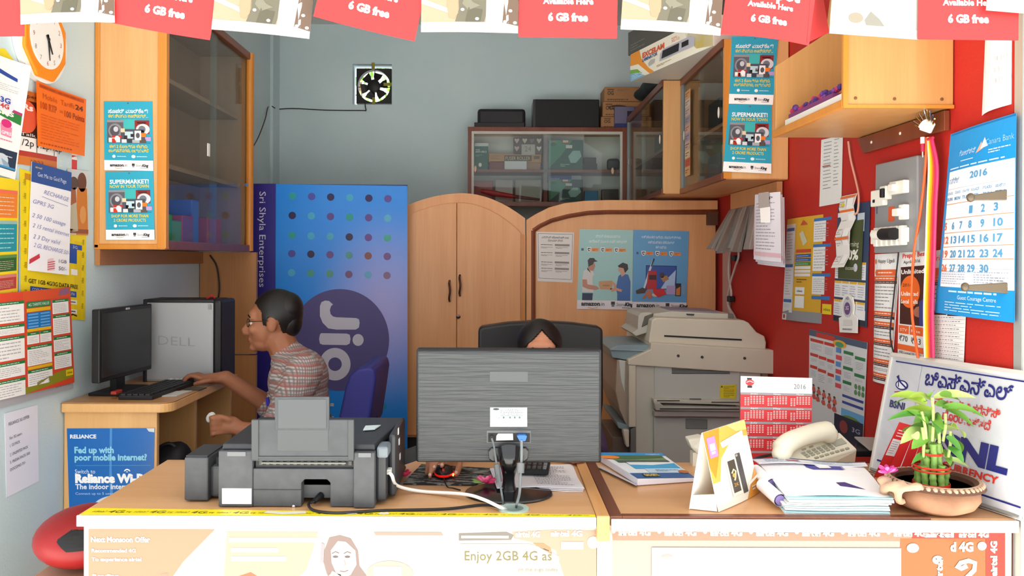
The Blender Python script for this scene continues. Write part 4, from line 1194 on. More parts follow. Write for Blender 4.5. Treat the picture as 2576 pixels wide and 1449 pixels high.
# notice and two posters on the partition
py = AY + .0095
s = Sheet(90, 126)
s.rect(3, 4, 87, 4.8, '#3a3634'); s.rect(3, 118, 87, 118.8, '#3a3634'); s.rect(3, 4, 3.8, 118, '#3a3634'); s.rect(86.2, 4, 87, 118, '#3a3634')
s.text('ಎನ್‌ಪಿಎಸ್ ಯೋಜನೆ ಅಡಿ ಎಂಬ', 45, 16, 5, '#2c2826', 2, w=66, al='c'); s.text('ನೋಂದಣಿ ವಿವರ', 45, 24, 5, '#2c2826', 2, w=36, al='c')
for y in (34, 54, 78, 94): 
    s.dash(10, y - 3, 42, y, 1, '#3a3634', 2); s.rect(44, y - 4, 80, y + 1, '#8d8682', 2); s.dash(10, y + 3, 42, y + 8, 2, '#8a827e', 2); s.dash(46, y + 3, 80, y + 8, 2, '#8a827e', 2)
s.place('notice', [W(1350, 583, py), W(1444, 585, py), W(1440, 711, py), W(1352, 707, py)], '#dcd6d2', 'white laminated notice taped to the wooden panel', 'poster')
def am(name, c4, label, blue):
    s = Sheet(135, 200, .35)
    if blue:
        for y, t, w in [(20, 'ಲಕ್ಷಾಂತರ ಬಗೆಯ ಸಾಮಗ್ರಿಗಳು', 96), (33, 'ಅತ್ಯುತ್ತಮ ಬೆಲೆಯಲ್ಲಿ', 64), (45, 'ಈಗ ಲಭ್ಯ', 26)]: s.text(t, 68, y, 6, '#e4ecf4', 2, w=w, al='c')
        yy = 58
    else:
        for y, t, w in [(20, 'ನಿಮಗೆ ಬೇಕಾದುದನ್ನು', 62), (33, 'ಅಮೆಜಾನ್ ಮೂಲಕ ಮನೆಗೆ ಪಡೆಯಿರಿ', 94)]: s.text(t, 72, y, 6, '#e8f0ee', 2, w=w, al='c')
        yy = 51
    for k in range(3):
        x = 22 + k * 34
        s.poly([(x - 2, yy - 6), (x + 9, yy - 6), (x + 8, yy + 3), (x + 3.5, yy + 7), (x - 1, yy + 3)], '#e8e8e4', 2); s.poly([(x, yy - 4), (x + 7, yy - 4), (x + 6.5, yy + 2), (x + 3.5, yy + 5), (x + .5, yy + 2)], '#2b2523', 3)
        s.ell(x + 4, yy, 2, 2, '#e8e2da', 4); s.rect(x + 10, yy - 4, x + 27, yy + 4, '#ea8a3a', 2); s.dash(x + 12, yy - 2, x + 26, yy + 3, 2, '#7a4a20', 3)
    s.rect(6, yy - 3, 12, yy + 3, '#3a5a72', 2) if not blue else s.rect(8, yy - 3, 13, yy + 3, '#3a5a82', 2)
    if not blue:
        s.poly([(12, 158), (40, 158), (38, 148), (36, 120), (40, 112), (34, 100), (24, 98), (14, 104), (10, 130), (11, 148)], '#cfcac6', 2)
        s.poly([(12, 160), (38, 160), (37, 180), (12, 180)], '#22304c', 2)
        s.poly([(11, 126), (22, 126), (24, 138), (46, 142), (54, 148), (46, 152), (26, 150), (12, 144)], '#b8806a', 3)
        s.poly([(25, 84), (38, 80), (42, 92), (38, 104), (30, 104), (24, 98)], '#b08068', 3); s.poly([(23, 78), (28, 72), (38, 72), (42, 77), (48, 80), (38, 82), (36, 88), (25, 94)], '#35302f', 4)
        s.poly([(23, 96), (30, 106), (32, 110), (22, 101)], '#3a3634', 4)
        s.poly([(52, 130), (84, 128), (86, 138), (84, 150), (56, 150), (52, 140)], '#bf9063', 3); s.text('amazon', 62, 142, 5, '#5a4028', 4, w=16)
        s.poly([(84, 128), (94, 136), (97, 152), (84, 156), (80, 148), (90, 146)], '#c89078', 3)
        s.poly([(100, 116), (108, 110), (124, 112), (130, 130), (130, 182), (98, 182), (98, 160), (94, 148)], '#3f66a4', 2); s.poly([(96, 146), (110, 150), (108, 156), (94, 152)], '#c89078', 4)
        s.poly([(100, 92), (108, 90), (116, 98), (116, 112), (108, 118), (104, 106), (99, 104)], '#c69a84', 3); s.poly([(98, 90), (110, 82), (122, 86), (124, 98), (116, 108), (112, 96), (100, 94)], '#2d2a2a', 4)
    else:
        s.rect(32, 88, 108, 148, '#1c2a5a', 2); s.rect(34, 90, 106, 146, '#2d50a0', 3)
        s.poly([(70, 146), (84, 122), (106, 98), (104, 146)], '#a8bfe0', 4); s.ell(72, 112, 6, 7, '#4a3a3c', 5); s.poly([(68, 118), (84, 112), (90, 122), (76, 130)], '#a87a54', 5)
        s.poly([(50, 70), (53, 72), (44, 100), (30, 150), (26, 148), (40, 96)], '#c8ccd4', 4); s.poly([(50, 70), (53, 72), (46, 92), (44, 90)], '#26282c', 5)
        s.poly([(38, 102), (58, 101), (60, 148), (34, 148)], '#b3242a', 5); s.rect(40, 112, 58, 124, '#3a1c20', 6)
        s.poly([(8, 152), (24, 144), (36, 148), (30, 158), (10, 160)], '#4a3a34', 6); s.poly([(24, 172), (38, 150), (46, 152), (48, 170), (40, 172), (36, 164), (30, 172)], '#b86a4c', 6)
        s.poly([(50, 148), (78, 146), (84, 160), (64, 168), (52, 158)], '#c8262c', 7); s.rect(84, 138, 106, 160, '#a898c4', 6); s.rect(106, 132, 120, 164, '#2a2a30', 6); s.poly([(108, 146), (118, 140), (118, 162), (108, 162)], '#c87a3c', 7); s.rect(121, 136, 130, 160, '#7a98b8', 6)
        s.ell(56, 162, 8, 5, '#c8b8a8', 6)
    s.rect(0, 178, 135, 200, '#dcd5d8', 5) if not blue else s.rect(0, 180, 135, 200, '#dcd5d8', 8)
    q = len(s.q); logos(s, 10, 191 if not blue else 193, 1.35)
    s.q[q:] = [(a, b, c, l + 6) for a, b, c, l in s.q[q:]]
    return s.place(name, c4, '#5f9ac8' if blue else '#9cc4c2', label, 'poster')
am('delivery_poster', [W(1458, 576, py), W(1593, 579, py), W(1590, 779, py), W(1451, 777, py)], 'pale green poster of a delivery man handing a parcel to a woman', False)
am('goods_poster', [W(1594, 578, py - .003), W(1733, 582, py - .003), W(1726, 781, py - .003), W(1590, 779, py - .003)], 'blue poster of assorted goods right of the delivery poster', True)

# ------------------------------------------------------------------ glass fronted cabinet on the back wall
BY = 5.17
bx0, bx1 = W(1177, 322, BY).x, W(1590, 322, BY).x
bz1, bz0 = W(1177, 321, BY).z, 1.800
bc = thing('glass_cabinet', 'long glass fronted wall cabinet with brown frame on the back wall', 'cabinet', ((bx0 + bx1) / 2, BY + .13, bz0))
INW = M('#dfe3dc', .6)
mb = MB()
mb.box(bx0 + .02, YB - .022, bz0, bx1, YB - .004, bz1, INW)
mb.box(bx0 + .004, BY + .02, bz0, bx0 + .02, YB - .004, bz1, PLYR)
mb.box(bx0 + .02, BY + .02, bz1 - .018, bx1, YB - .022, bz1, PLYR)
mb.box(bx0 + .02, BY + .02, bz0, bx1, YB - .022, bz0 + .018, PLYR)
mb.build('carcass', bc)
zs = W(1300, 428, BY).z - .01
MB().box(bx0 + .02, BY + .03, zs, bx1 - .01, YB - .022, zs + .018, BROWN).build('shelf', bc, label='dark brown shelf')
xm = W(1374, 400, BY).x
MB().box(xm - .012, BY + .03, bz0 + .018, xm + .010, YB - .022, bz1 - .018, BROWN).build('divider', bc)
mb = MB()
xr = W(1566, 400, BY).x
mb.box(bx0, BY, bz1 - .022, bx1, BY + .02, bz1 + .006, BROWN); mb.box(bx0 + .001, BY - .001, bz0, bx0 + .024, BY + .019, bz1, BROWN)
mb.box(xr, BY - .001, bz0, bx1 - .001, BY + .019, bz1, BROWN); mb.box(bx0, BY, bz0 - .01, bx1, BY + .02, bz0 + .02, BROWN)
mb.build('frame', bc, bevel=.002, label='brown frame')
mb = MB()
mb.box(bx0 + .024, BY + .002, bz1 - .040, xr, BY + .016, bz1 - .022, M('#c7c4ba', .4)); mb.box(bx0 + .024, BY + .002, bz0 + .02, bx0 + .040, BY + .016, bz1 - .04, M('#c7c4ba', .4)); mb.box(xr - .016, BY + .002, bz0 + .02, xr, BY + .016, bz1 - .04, M('#c7c4ba', .4))
mb.build('glazing_channel', bc)
MB().box(bx0 + .04, BY + .004, bz0 + .02, xm + .03, BY + .008, bz1 - .04, GLASS).build('glass_door', bc)
MB().box(xm - .02, BY + .011, bz0 + .02, xr - .016, BY + .015, bz1 - .04, GLASS).build('glass_door', bc)
for x, y in [(1196, 425), (1541, 430)]:
    c = W(x, y, BY); MB().ell(c, (.010, .006, .022), M('#d8b8a0', .3)).build('finger_pull', bc, smooth=True, label='small oval pull')
def goods(name, px0, py0, px1, py1, Y, d, col, label, cat, extra=None, grp=None, base=None, bev=.003):
    a, b = W(px0, py1, Y), W(px1, py0, Y)
    z0 = a.z if base is None else base
    o = thing(name, label, cat, ((a.x + b.x) / 2, Y + d / 2, z0), grp)
    MB().box(a.x, Y, z0, b.x, Y + d, b.z, M(col) if isinstance(col, str) else col).build('body', o, bevel=bev)
    if extra: extra(o, a, b, z0)
    return o
def front(w, h, fn):
    def ex(o, a, b, z0):
        s = Sheet(w, h); fn(s)
        y = a.y - .001
        s.place('printing', [(a.x, y, b.z), (b.x, y, b.z), (b.x, y, z0), (a.x, y, z0)], None, parent=o, nu=1, nv=1)
    return ex
zs1 = zs + .0195; GY = BY + .07
goods('software_box', 1188, 360, 1228, 424, GY, .04, '#17594c', 'dark green anti-virus box on the upper cabinet shelf', 'box', front(40, 66, lambda s: (s.rect(6, 0, 40, 8, '#c9d0cc'), s.text('total', 8, 18, 4, '#cfe0da', 2), s.text('ANTI-VIRUS', 8, 24, 5, '#e6efec', 2, w=28), s.ell(20, 54, 4, 5, '#e0d8d8', 2), s.dash(8, 28, 28, 34, 2, '#6aa090'))), base=zs1)
goods('carton', 1229, 386, 1362, 404, GY + .03, .07, '#b98a55', 'long brown fuser roller carton in the glass cabinet', 'box', front(133, 18, lambda s: (s.rect(40, 4, 108, 15, '#4a3826'), s.text('FUSER ROLLER', 43, 13, 7, '#d8c4a0', 2, w=62), s.dash(6, 4, 32, 12, 3, '#8a6a40'), s.rect(114, 5, 128, 11, '#6a5232'))), base=W(0, 404, GY + .03).z)
goods('carton', 1231, 405, 1300, 424, GY + .03, .07, '#7a3630', 'small maroon box under the fuser roller carton', 'box', base=zs1)
goods('carton', 1308, 405, 1360, 424, GY + .04, .06, '#a88468', 'small brown box under the right end of the fuser roller carton', 'box', base=zs1)
goods('paper_note', 1269, 405, 1325, 425, GY - .005, .03, '#d8d8dc', 'plain white card in front of the small boxes in the glass cabinet', 'paper', base=zs1)
goods('gift_box', 1292, 346, 1364, 385.5, GY + .03, .07, '#5a4a44', 'brown gift box printed with pale hearts in the glass cabinet', 'box',
      front(72, 40, lambda s: ([s.poly([(x, y + 12), (x - 6, y + 4), (x - 5, y), (x, y + 2), (x + 5, y), (x + 6, y + 4)], c_, 1) for x, y, c_ in [(8, 2, '#d8b8b4'), (28, 2, '#d8c8a8'), (46, 2, '#8a6a6a'), (64, 2, '#c8c0a8'), (8, 20, '#c8b0b0'), (64, 20, '#e0d8d0')]], s.rect(20, 16, 54, 40, '#b8b4aa', 2), s.text('24', 28, 32, 12, '#7a7068', 3))), base=W(0, 384.5, GY + .03).z)
def disp(s):
    s.poly([(0, 0), (60, 0), (30, 40), (0, 70)], '#3f8a70'); s.ell(12, 8, 8, 6, '#8a9a50', 2); s.ell(12, 10, 8, 5, '#2f6a5c', 3); s.rect(33, 0, 52, 9, '#8a4a2c', 3); s.rect(36, 0, 50, 6, '#cfc8b4', 4); s.rect(44, 12, 60, 20, '#c8ccc4', 3)
    s.poly([(50, 40), (62, 26), (80, 26), (84, 40), (70, 56), (56, 56)], '#8fb8b0', 2); s.dash(30, 58, 56, 66, 2, '#9ab8a8', 2)
goods('card_box', 1380, 353, 1467, 426, GY, .06, '#1d5a50', 'dark green graphics box with a pale swirl on the upper cabinet shelf', 'box', front(88, 74, disp), base=zs1)
goods('small_case', 1468, 396, 1500, 408, GY + .02, .05, '#2b2422', 'small dark case lying on another beside the green box', 'case', base=W(0, 410, GY + .02).z)
goods('small_case', 1466, 411, 1502, 426, GY + .02, .05, '#2a2220', 'small dark case at the bottom of the pair beside the green box', 'case', base=zs1)
goods('small_case', 1528, 398, 1560, 426, GY + .03, .05, '#26282a', 'dark rounded case at the right end of the upper cabinet shelf', 'case', base=zs1, bev=.02)
zb2 = bz0 + .019
goods('card_box', 1380, 452, 1466, 506, GY, .06, '#1d4a48', 'dark green graphics box on the lower cabinet shelf', 'box', front(88, 74, disp), base=zb2)
goods('carton', 1378, 442, 1462, 451, GY + .03, .05, '#2a4a9a', 'flat blue box lying on the lower green graphics box', 'box', front(84, 10, lambda s: (s.text('market', 6, 7, 4, '#b8c8e8', 2, w=24), s.rect(60, 0, 84, 10, '#9aa0a8'))), base=W(0, 451.5, GY + .03).z)
goods('carton', 1470, 480, 1505, 506, GY + .01, .05, '#2f7fa8', 'small light blue box on the lower cabinet shelf', 'box', base=zb2)
goods('carton', 1515, 476, 1556, 506, GY + .02, .06, '#4a4440', 'dim brown box at the right end of the lower cabinet shelf', 'box', base=zb2)
goods('carton', 1188, 456, 1240, 506, GY + .05, .05, '#a8605c', 'faded red box at the left end of the lower cabinet shelf', 'box', base=zb2)
goods('carton', 1246, 452, 1290, 506, GY + .06, .05, '#b8b0ac', 'pale grey box on the lower cabinet shelf', 'box', base=zb2)
goods('carton', 1296, 452, 1362, 506, GY + .06, .05, '#aaa89e', 'wide pale box beside the cabinet divider on the lower shelf', 'box', base=zb2)
um = thing('umbrella', 'folded red umbrella leaning along the lower cabinet shelf', 'umbrella', W(1280, 500, GY))
MB().tube([W(1210, 480, GY), W(1240, 486, GY), W(1290, 494, GY)], [.011, .020, .014], M('#b3242a', .3), 12).build('canopy', um, smooth=True)
MB().tube([W(1290, 494, GY), W(1358, 502, GY)], [.012, .008], M('#6a2a24', .3), 10).build('handle', um, smooth=True)

# things on top of the back cabinet
zt = bz1 + .007
def onto(px0, py0, px1, Y, d, m, name, label, cat, ex=None, bev=.004, grp=None): return goods(name, px0, py0, px1, 322, Y, d, m, label, cat, ex, grp, zt, bev)
o = onto(1201, 273, 1322, 5.22, .18, M('#1b1b22', .5), 'speaker', 'low black speaker box at the left end of the cabinet top', 'speaker', bev=.02)
a = W(1193, 321, 5.20); b = W(1320, 308, 5.20)
MB().box(a.x, 5.205, zt, b.x, 5.22, b.z, BLK).build('base_lip', o, bevel=.003)
o = onto(1344, 250, 1508, 5.20, .22, M('#17171b', .6), 'speaker', 'tall black speaker box in the middle of the cabinet top', 'speaker', bev=.006)
a = W(1341, 318, 5.195); b = W(1347, 250, 5.195)
MB().box(a.x, 5.196, zt, b.x, 5.42, b.z, M('#2b2b30', .3)).build('side_panel', o)
KB = M('#a77b52', .7)
def ktn(t, ov=False):
    def fn(s):
        s.rect(8, 8, 26, 12, '#6a4a30'); s.text('OG', 8, 28, 13, '#5f432c', 2, w=17, b=.04)
        s.dash(34, 8, 70, 16, 2, '#8a6545', 1); s.dash(8, 40, 70, 48, 1, '#5f432c', 2, word=.08)
        if ov: s.ell(40, 20, 26, 8, '#3a2a20', 2); s.text('printer', 22, 23, 6, '#b88e62', 3, w=36)
    return fn
g_ = 'brown printer cartons stacked on the cabinet'
zk = [zt, W(0, 286, 5.2).z, W(0, 248, 5.2).z, W(0, 211, 5.2).z]
for k, (x0, x1, lb) in enumerate([(1512, 1634, 'brown carton at the bottom of the stack beside the tall speaker'), (1516, 1634, 'brown carton with a dark oval in the middle of the stack'), (1520, 1610, 'brown carton at the top of the stack under the laminator carton')]):
    o = goods('carton', x0, 211, x1, 300, 5.21, .20, KB, lb, 'box', None, g_, zk[k], .006)
    a, b = W(x0, 300, 5.21), W(x1, 211, 5.21)
    me = o.children[0].data
    for v in me.vertices:
        if v.co.z > .001: v.co.z = zk[k + 1] - zk[k] - .001
    s = Sheet(90, 50); ktn(0, k == 1)(s) if k == 1 else ktn(0)(s)
    s.place('printing', [(a.x, 5.209, zk[k + 1]), (a.x + .22, 5.209, zk[k + 1]), (a.x + .22, 5.209, zk[k]), (a.x, 5.209, zk[k])], None, parent=o, nu=1, nv=1)
goods('carton', 1546, 268, 1625, 321, 5.175, .03, '#6d6a88', 'flat violet and blue box leaning on the brown cartons', 'box', front(80, 54, lambda s: (s.rect(0, 44, 80, 54, '#26306a'), s.rect(32, 12, 80, 40, '#2a2430', 1), s.text('fax', 40, 26, 8, '#b8303c', 2, w=14), s.text('FINGERS', 50, 8, 6, '#2a2a40', 2, w=24))), None, zt)

# ------------------------------------------------------------------ cabinets along the right wall
zc0, zc1 = 1.785, 2.362
X1, X2 = .858, .9488
YP, YN = 4.06, 3.30
c1 = thing('wall_cabinet', 'far wall cabinet on the right wall with a narrow plain wooden end', 'cabinet', (1.04, 4.6, zc0))
c2 = thing('wall_cabinet', 'near wall cabinet on the right wall with supermarket posters on its wooden end', 'cabinet', (1.08, 3.68, zc0))
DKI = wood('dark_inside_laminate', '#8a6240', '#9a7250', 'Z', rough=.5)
def side_cab(o, X, y0, y1, hasback):
    Xw = XR - .004
    MB().box(X, y0, zc0, Xw, y0 + .02, zc1, PLY).build('end_panel', o, bevel=.002)
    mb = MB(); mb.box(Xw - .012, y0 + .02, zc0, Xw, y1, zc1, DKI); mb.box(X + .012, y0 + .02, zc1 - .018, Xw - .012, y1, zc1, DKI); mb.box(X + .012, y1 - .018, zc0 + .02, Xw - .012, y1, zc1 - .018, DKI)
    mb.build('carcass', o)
    MB().box(X + .005, y0 + .005, zc0 - .002, Xw, y1, zc0 + .018, PLYR).build('bottom_board', o)
    zm = 2.03
    MB().box(X + .04, y0 + .02, zm, Xw - .012, y1 - .02, zm + .016, DKI).build('shelf', o)
    for z0, z1, nm in [(zc0 - .004, zc0 + .024, 'bottom_rail'), (zc1 - .03, zc1 + .004, 'top_rail')]:
        MB().box(X - .008, y0 + .005, z0, X + .012, y1, z1, BROWN).build(nm, o, bevel=.002, label='dark brown rail')
    MB().box(X - .006, y1 - .03, zc0 + .024, X + .012, y1, zc1 - .03, M('#8f9494', .35, .5)).build('metal_channel', o, label='grey metal channel')
    ym = (y0 + y1) / 2
    MB().box(X - .002, y0 + .02, zc0 + .024, X + .001, ym + .04, zc1 - .03, GLASS).build('glass_door', o)
    MB().box(X + .004, ym - .04, zc0 + .024, X + .007, y1 - .03, zc1 - .03, GLASS).build('glass_door', o)
    MB().ell((X - .006, y0 + .06, 2.07), (.004, .010, .024), M('#e2d6c4', .3)).build('finger_pull', o, smooth=True)
    MB().ell((X - .002, y1 - .06, 2.07), (.003, .010, .024), M('#e2d6c4', .3)).build('finger_pull', o, smooth=True)
side_cab(c1, X1, YP, 5.16, True)
side_cab(c2, X2, YN, YP - .006, True)
MB().box(X2 - .002, YN - .004, zc0, X2 + .03, YN, zc1, PLYE).build('edging', c2, label='orange wood edging')
ep = lambda x, y, e=0: W(x, y, YN - .0045 - e)
shop_poster('supermarket_poster', [ep(1841, 92), ep(1958, 92), ep(1944, 264), ep(1833, 261)], 'teal supermarket poster in local script, upper one on the right cabinet', False)
shop_poster('supermarket_poster', [ep(1833, 262, .002), ep(1941, 264, .002), ep(1940, 437, .002), ep(1818, 431, .002)], 'teal supermarket poster in English, lower one on the right cabinet', True)
# contents behind the side glass
zq = zc0 + .019
def inside(name, X, y0, y1, h, col, label, cat, z=None):
    z = zq if z is None else z
    o = thing(name, label, cat, (X + .1, (y0 + y1) / 2, z))
    MB().box(X, y0, z, X + .14, y1, z + h, M(col)).build('body', o, bevel=.006)
    return o
zq2 = 2.047
inside('carton', .97, 4.30, 4.52, .16, '#5f9a3c', 'green box on the lower shelf of the far right cabinet', 'box')
inside('carton', .97, 4.58, 4.80, .14, '#6a6458', 'grey box on the lower shelf of the far right cabinet', 'box')
inside('bag', .97, 4.25, 4.46, .18, '#6fae34', 'bright green bag on the upper shelf of the far right cabinet', 'bag', zq2)
inside('carton', .97, 4.55, 4.85, .15, '#4a423c', 'dark box on the upper shelf of the far right cabinet', 'box', zq2)
inside('carton', 1.03, 3.42, 3.62, .17, '#8d8f94', 'grey box on the lower shelf of the near right cabinet', 'box')
inside('carton', 1.03, 3.66, 3.86, .14, '#5a4a4a', 'brown box on the lower shelf of the near right cabinet', 'box')
o = inside('helmet_bag', 1.03, 3.40, 3.60, .17, '#c2562c', 'orange and black bag on the upper shelf of the near right cabinet', 'bag', zq2)
inside('carton', 1.03, 3.66, 3.85, .15, '#2b2726', 'black box on the upper shelf of the near right cabinet', 'box', zq2)
s = Sheet(40, 220)
for k, c_ in enumerate(['#e0a870', '#d8cfc8', '#c8b8b8', '#8f98b0', '#d0a8a0', '#9a98b8', '#c8b0a8', '#d8c8a0', '#d04a34', '#e0a870']): s.rect(0, k * 22, 40, k * 22 + 20, c_); s.dash(4, k * 22 + 4, 36, k * 22 + 16, 2, '#8a5a50', 2)
s.place('price_card', [(X2 - .0035, 3.96, 2.28), (X2 - .0035, 3.86, 2.28), (X2 - .0035, 3.86, 1.86), (X2 - .0035, 3.96, 1.86)], '#d9a878', 'tall striped price card stuck to the glass of the near right cabinet', 'poster')

# laminator carton, grey carton and a dark bag on top of the right cabinets
zl = zc1 + .006
def carton2(name, A, B, dep, z0, z1, m, label, fn=None, w=230, h=70):
    A, B = V(A), V(B); d = (B - A).normalized(); n = V((-d.y, d.x, 0))
    if n.x < 0: n = -n
    o = thing(name, label, 'box', ((A.x + B.x) / 2 + n.x * dep / 2, (A.y + B.y) / 2 + n.y * dep / 2, z0))
    b4 = [A, B, B + n * dep, A + n * dep]
    MB().hexa([p + V((0, 0, z0 - p.z)) for p in b4], [p + V((0, 0, z1 - p.z)) for p in b4], m).build('body', o, bevel=.003)
    if fn:
        s = Sheet(w, h); fn(s)
        e = -n * .0012
        s.place('printing', [V((A.x, A.y, z1)) + e, V((B.x, B.y, z1)) + e, V((B.x, B.y, z0)) + e, V((A.x, A.y, z0)) + e], None, parent=o, nu=1, nv=1)
    return o
def lam(s):
    s.rect(0, 0, 230, 70, '#f3eedd'); s.poly([(150, 0), (230, 0), (230, 70), (190, 60)], '#ecd858', 1)
    s.poly([(0, 0), (30, 0), (36, 24), (60, 56), (76, 70), (62, 70), (30, 40), (0, 30)], '#ee9a34', 2); s.poly([(0, 30), (26, 34), (54, 62), (44, 66), (22, 46), (0, 42)], '#f6f2e4', 3); s.poly([(0, 40), (24, 46), (40, 62), (20, 54), (0, 50)], '#7ab04a', 4); s.poly([(0, 50), (30, 58), (48, 70), (0, 70)], '#7ab8dc', 3)
    s.text('EXCELAM', 40, 24, 12, '#d8603c', 5, w=66, b=.05); s.text('LAMINATOR', 40, 34, 8, '#3a5a94', 5, w=46, b=.03); s.text('MODEL', 126, 14, 4, '#c86a3c', 5, w=16); s.text('XL-12', 126, 21, 6, '#d8603c', 5, w=22)
    s.poly([(94, 34), (104, 26), (176, 26), (188, 34), (186, 52), (92, 52)], '#b8b8c4', 5); s.poly([(102, 30), (148, 30), (146, 48), (98, 48)], '#26262c', 6); s.rect(154, 32, 172, 44, '#26262c', 6)
    s.poly([(58, 44), (66, 38), (80, 40), (76, 50), (60, 52)], '#b8b8b4', 5); s.dash(84, 58, 130, 64, 2, '#a88a5a', 5); s.dash(170, 4, 224, 22, 4, '#c8a83c', 5, .25); s.dash(6, 56, 50, 68, 3, '#e6eef2', 5, .3)
A_, B_ = (.70, 4.12, 0), (.935, 3.42, 0)
carton2('laminator_carton', A_, B_, .26, zl, zl + .140, M('#dedbd2'), 'white laminator carton with orange swirls lying on the right cabinets', lam)
carton2('grey_carton', (.69, 4.15, 0), (.93, 3.44, 0), .27, zl + .142, zl + .262, M('#55534f', .35), 'shiny dark grey carton stacked on the laminator carton', lambda s: (s.rect(150, 30, 220, 50, '#9a9690'), s.rect(60, 10, 120, 26, '#3a3836'), s.dash(10, 40, 60, 64, 3, '#7c7a76'), s.poly([(90, 20), (200, 14), (210, 24), (96, 34)], '#c8c2b8', 2)))
cb = thing('dark_bag', 'crumpled dark bag on the cabinet tops below the laminator carton', 'bag', (.93, 4.5, zl))
fuse(MB().ell((.92, 4.52, zl + .055), (.10, .16, .055), M('#22282a', .6)).ell((.90, 4.62, zl + .04), (.10, .12, .04), M('#22282a', .6)).build('bag_body', cb), .012)
# ------------------------------------------------------------------ photocopier
KY = 3.50
kc = thing('photocopier', 'large beige office photocopier with a document feeder beside the red wall', 'photocopier', (.88, 3.8, 0))
BG = mottled('beige_plastic', '#c9c2b0', '#d2cbb9', scale=3, rough=.5)
BG2 = mottled('grey_beige_plastic', '#bdbbae', '#c5c3b7', scale=3, rough=.5)
BG3 = M('#b9bcb6', .5)
DKG = M('#3c3b38', .5)
def P(pts, Y, d, m, name, o=kc, bevel=.004, **k): return MB().pp(pts, Y, d, m).build(name, o, bevel=bevel, **k)
P([(1597, 912), (1915, 908), (1915, 1500), (1597, 1500)], KY, .62, BG2, 'main_body', bevel=.008)
P([(1580, 905), (1636, 880), (1638, 862), (1962, 882), (1968, 915), (1967, 942), (1915, 940), (1640, 922), (1580, 918)], KY - .02, .64, BG, 'top_deck')
P([(1915, 930), (1964, 930), (1964, 1500), (1915, 1500)], KY + .05, .5, BG, 'right_cover')
# side door and recess
P([(1582, 918), (1600, 918), (1600, 1075), (1582, 1075)], KY - .015, .05, BG, 'left_edge_cover')
P([(1646, 918), (1862, 923), (1862, 1010), (1646, 1008)], KY - .006, .012, BG3, 'side_panel')
mb = MB()
for k in range(5): mb.pbox(1690, 925 + k * 3.4, 1836, 926.4 + k * 3.4, KY - .008, .004, DKG)
o = mb.build('vent_slots', kc)
s = Sheet(44, 36); s.poly([(2, 6), (5, 1), (8, 6)], '#3a3208', 2); s.dash(10, 3, 42, 34, 7, '#8a7c18', 2, .3)
s.place('warning_sticker', [W(1811, 969, KY - .009), W(1853, 967, KY - .009), W(1851, 1003, KY - .009), W(1811, 1002, KY - .009)], '#d6c428', parent=kc, label='yellow warning sticker')
mb = MB()
P([(1644, 1004), (1862, 1010), (1862, 1020), (1644, 1013)], KY - .05, .05, BG2, 'bypass_hood')
P([(1646, 1013), (1660, 1013), (1670, 1022), (1862, 1026), (1862, 1036), (1650, 1033)], KY - .07, .07, M('#a9a79e', .45), 'bypass_tray')
mb.pbox(1653, 1007, 1710, 1009, KY - .053, .004, DKG); mb.pbox(1735, 1003, 1764, 1005, KY - .053, .004, DKG); mb.pbox(1790, 1011, 1860, 1013, KY - .053, .004, DKG); mb.pbox(1660, 1028, 1860, 1030, KY - .073, .004, DKG)
mb.build('tray_slots', kc)
P([(1646, 1034), (1862, 1034), (1862, 1050), (1646, 1048)], KY - .055, .05, M('#a39b95', .55), 'bypass_door_edge')
P([(1645, 1047), (1862, 1050), (1862, 1500), (1645, 1500)], KY - .02, .03, BG3, 'lower_door')
P([(1725, 1053), (1780, 1055), (1780, 1080), (1725, 1079)], KY - .024, .006, M('#7c817d', .5), 'door_handle')
mb = MB()
for x, y in [(1706, 895), (1766, 898), (1873, 901)]: mb.lathe([(.006, 0), (.006, .004), (0, .004)], W(x, y, KY - .021), DKG, 10, RYV)
mb.build('screws', kc)
# control panel and front side, facing left
P([(1534, 878), (1556, 868), (1640, 868), (1640, 884), (1606, 902), (1576, 906), (1540, 900)], KY + .02, .42, M('#7f9299', .4), 'control_panel')
MB().prism([W(1534, 880, KY + .01), W(1556, 868, KY + .40), W(1640, 866, KY + .40), W(1632, 884, KY + .01)], (0, 0, .004), M('#94a2a6', .4)).build('panel_face', kc)
P([(1552, 905), (1582, 908), (1582, 1078), (1572, 1062), (1558, 1030), (1548, 985)], KY + .02, .5, M('#a89684', .5), 'front_door')
P([(1556, 905), (1574, 908), (1572, 990), (1562, 960)], KY + .015, .02, M('#c3c5bc', .5), 'front_door_inset')
P([(1550, 1060), (1596, 1075), (1596, 1086), (1556, 1078)], KY + .02, .45, M('#7f9299', .4), 'cassette_handle')
P([(1568, 1082), (1583, 1082), (1583, 1125), (1576, 1125), (1568, 1090)], KY - .01, .05, BG, 'cassette_edge')
P([(1586, 1080), (1600, 1074), (1600, 1500), (1586, 1500)], KY - .01, .06, M('#6a6a68', .5), 'cassette_side')
P([(1540, 1100), (1586, 1100), (1586, 1500), (1540, 1500)], KY + .06, .4, M('#6b5b50', .5), 'lower_cassettes')
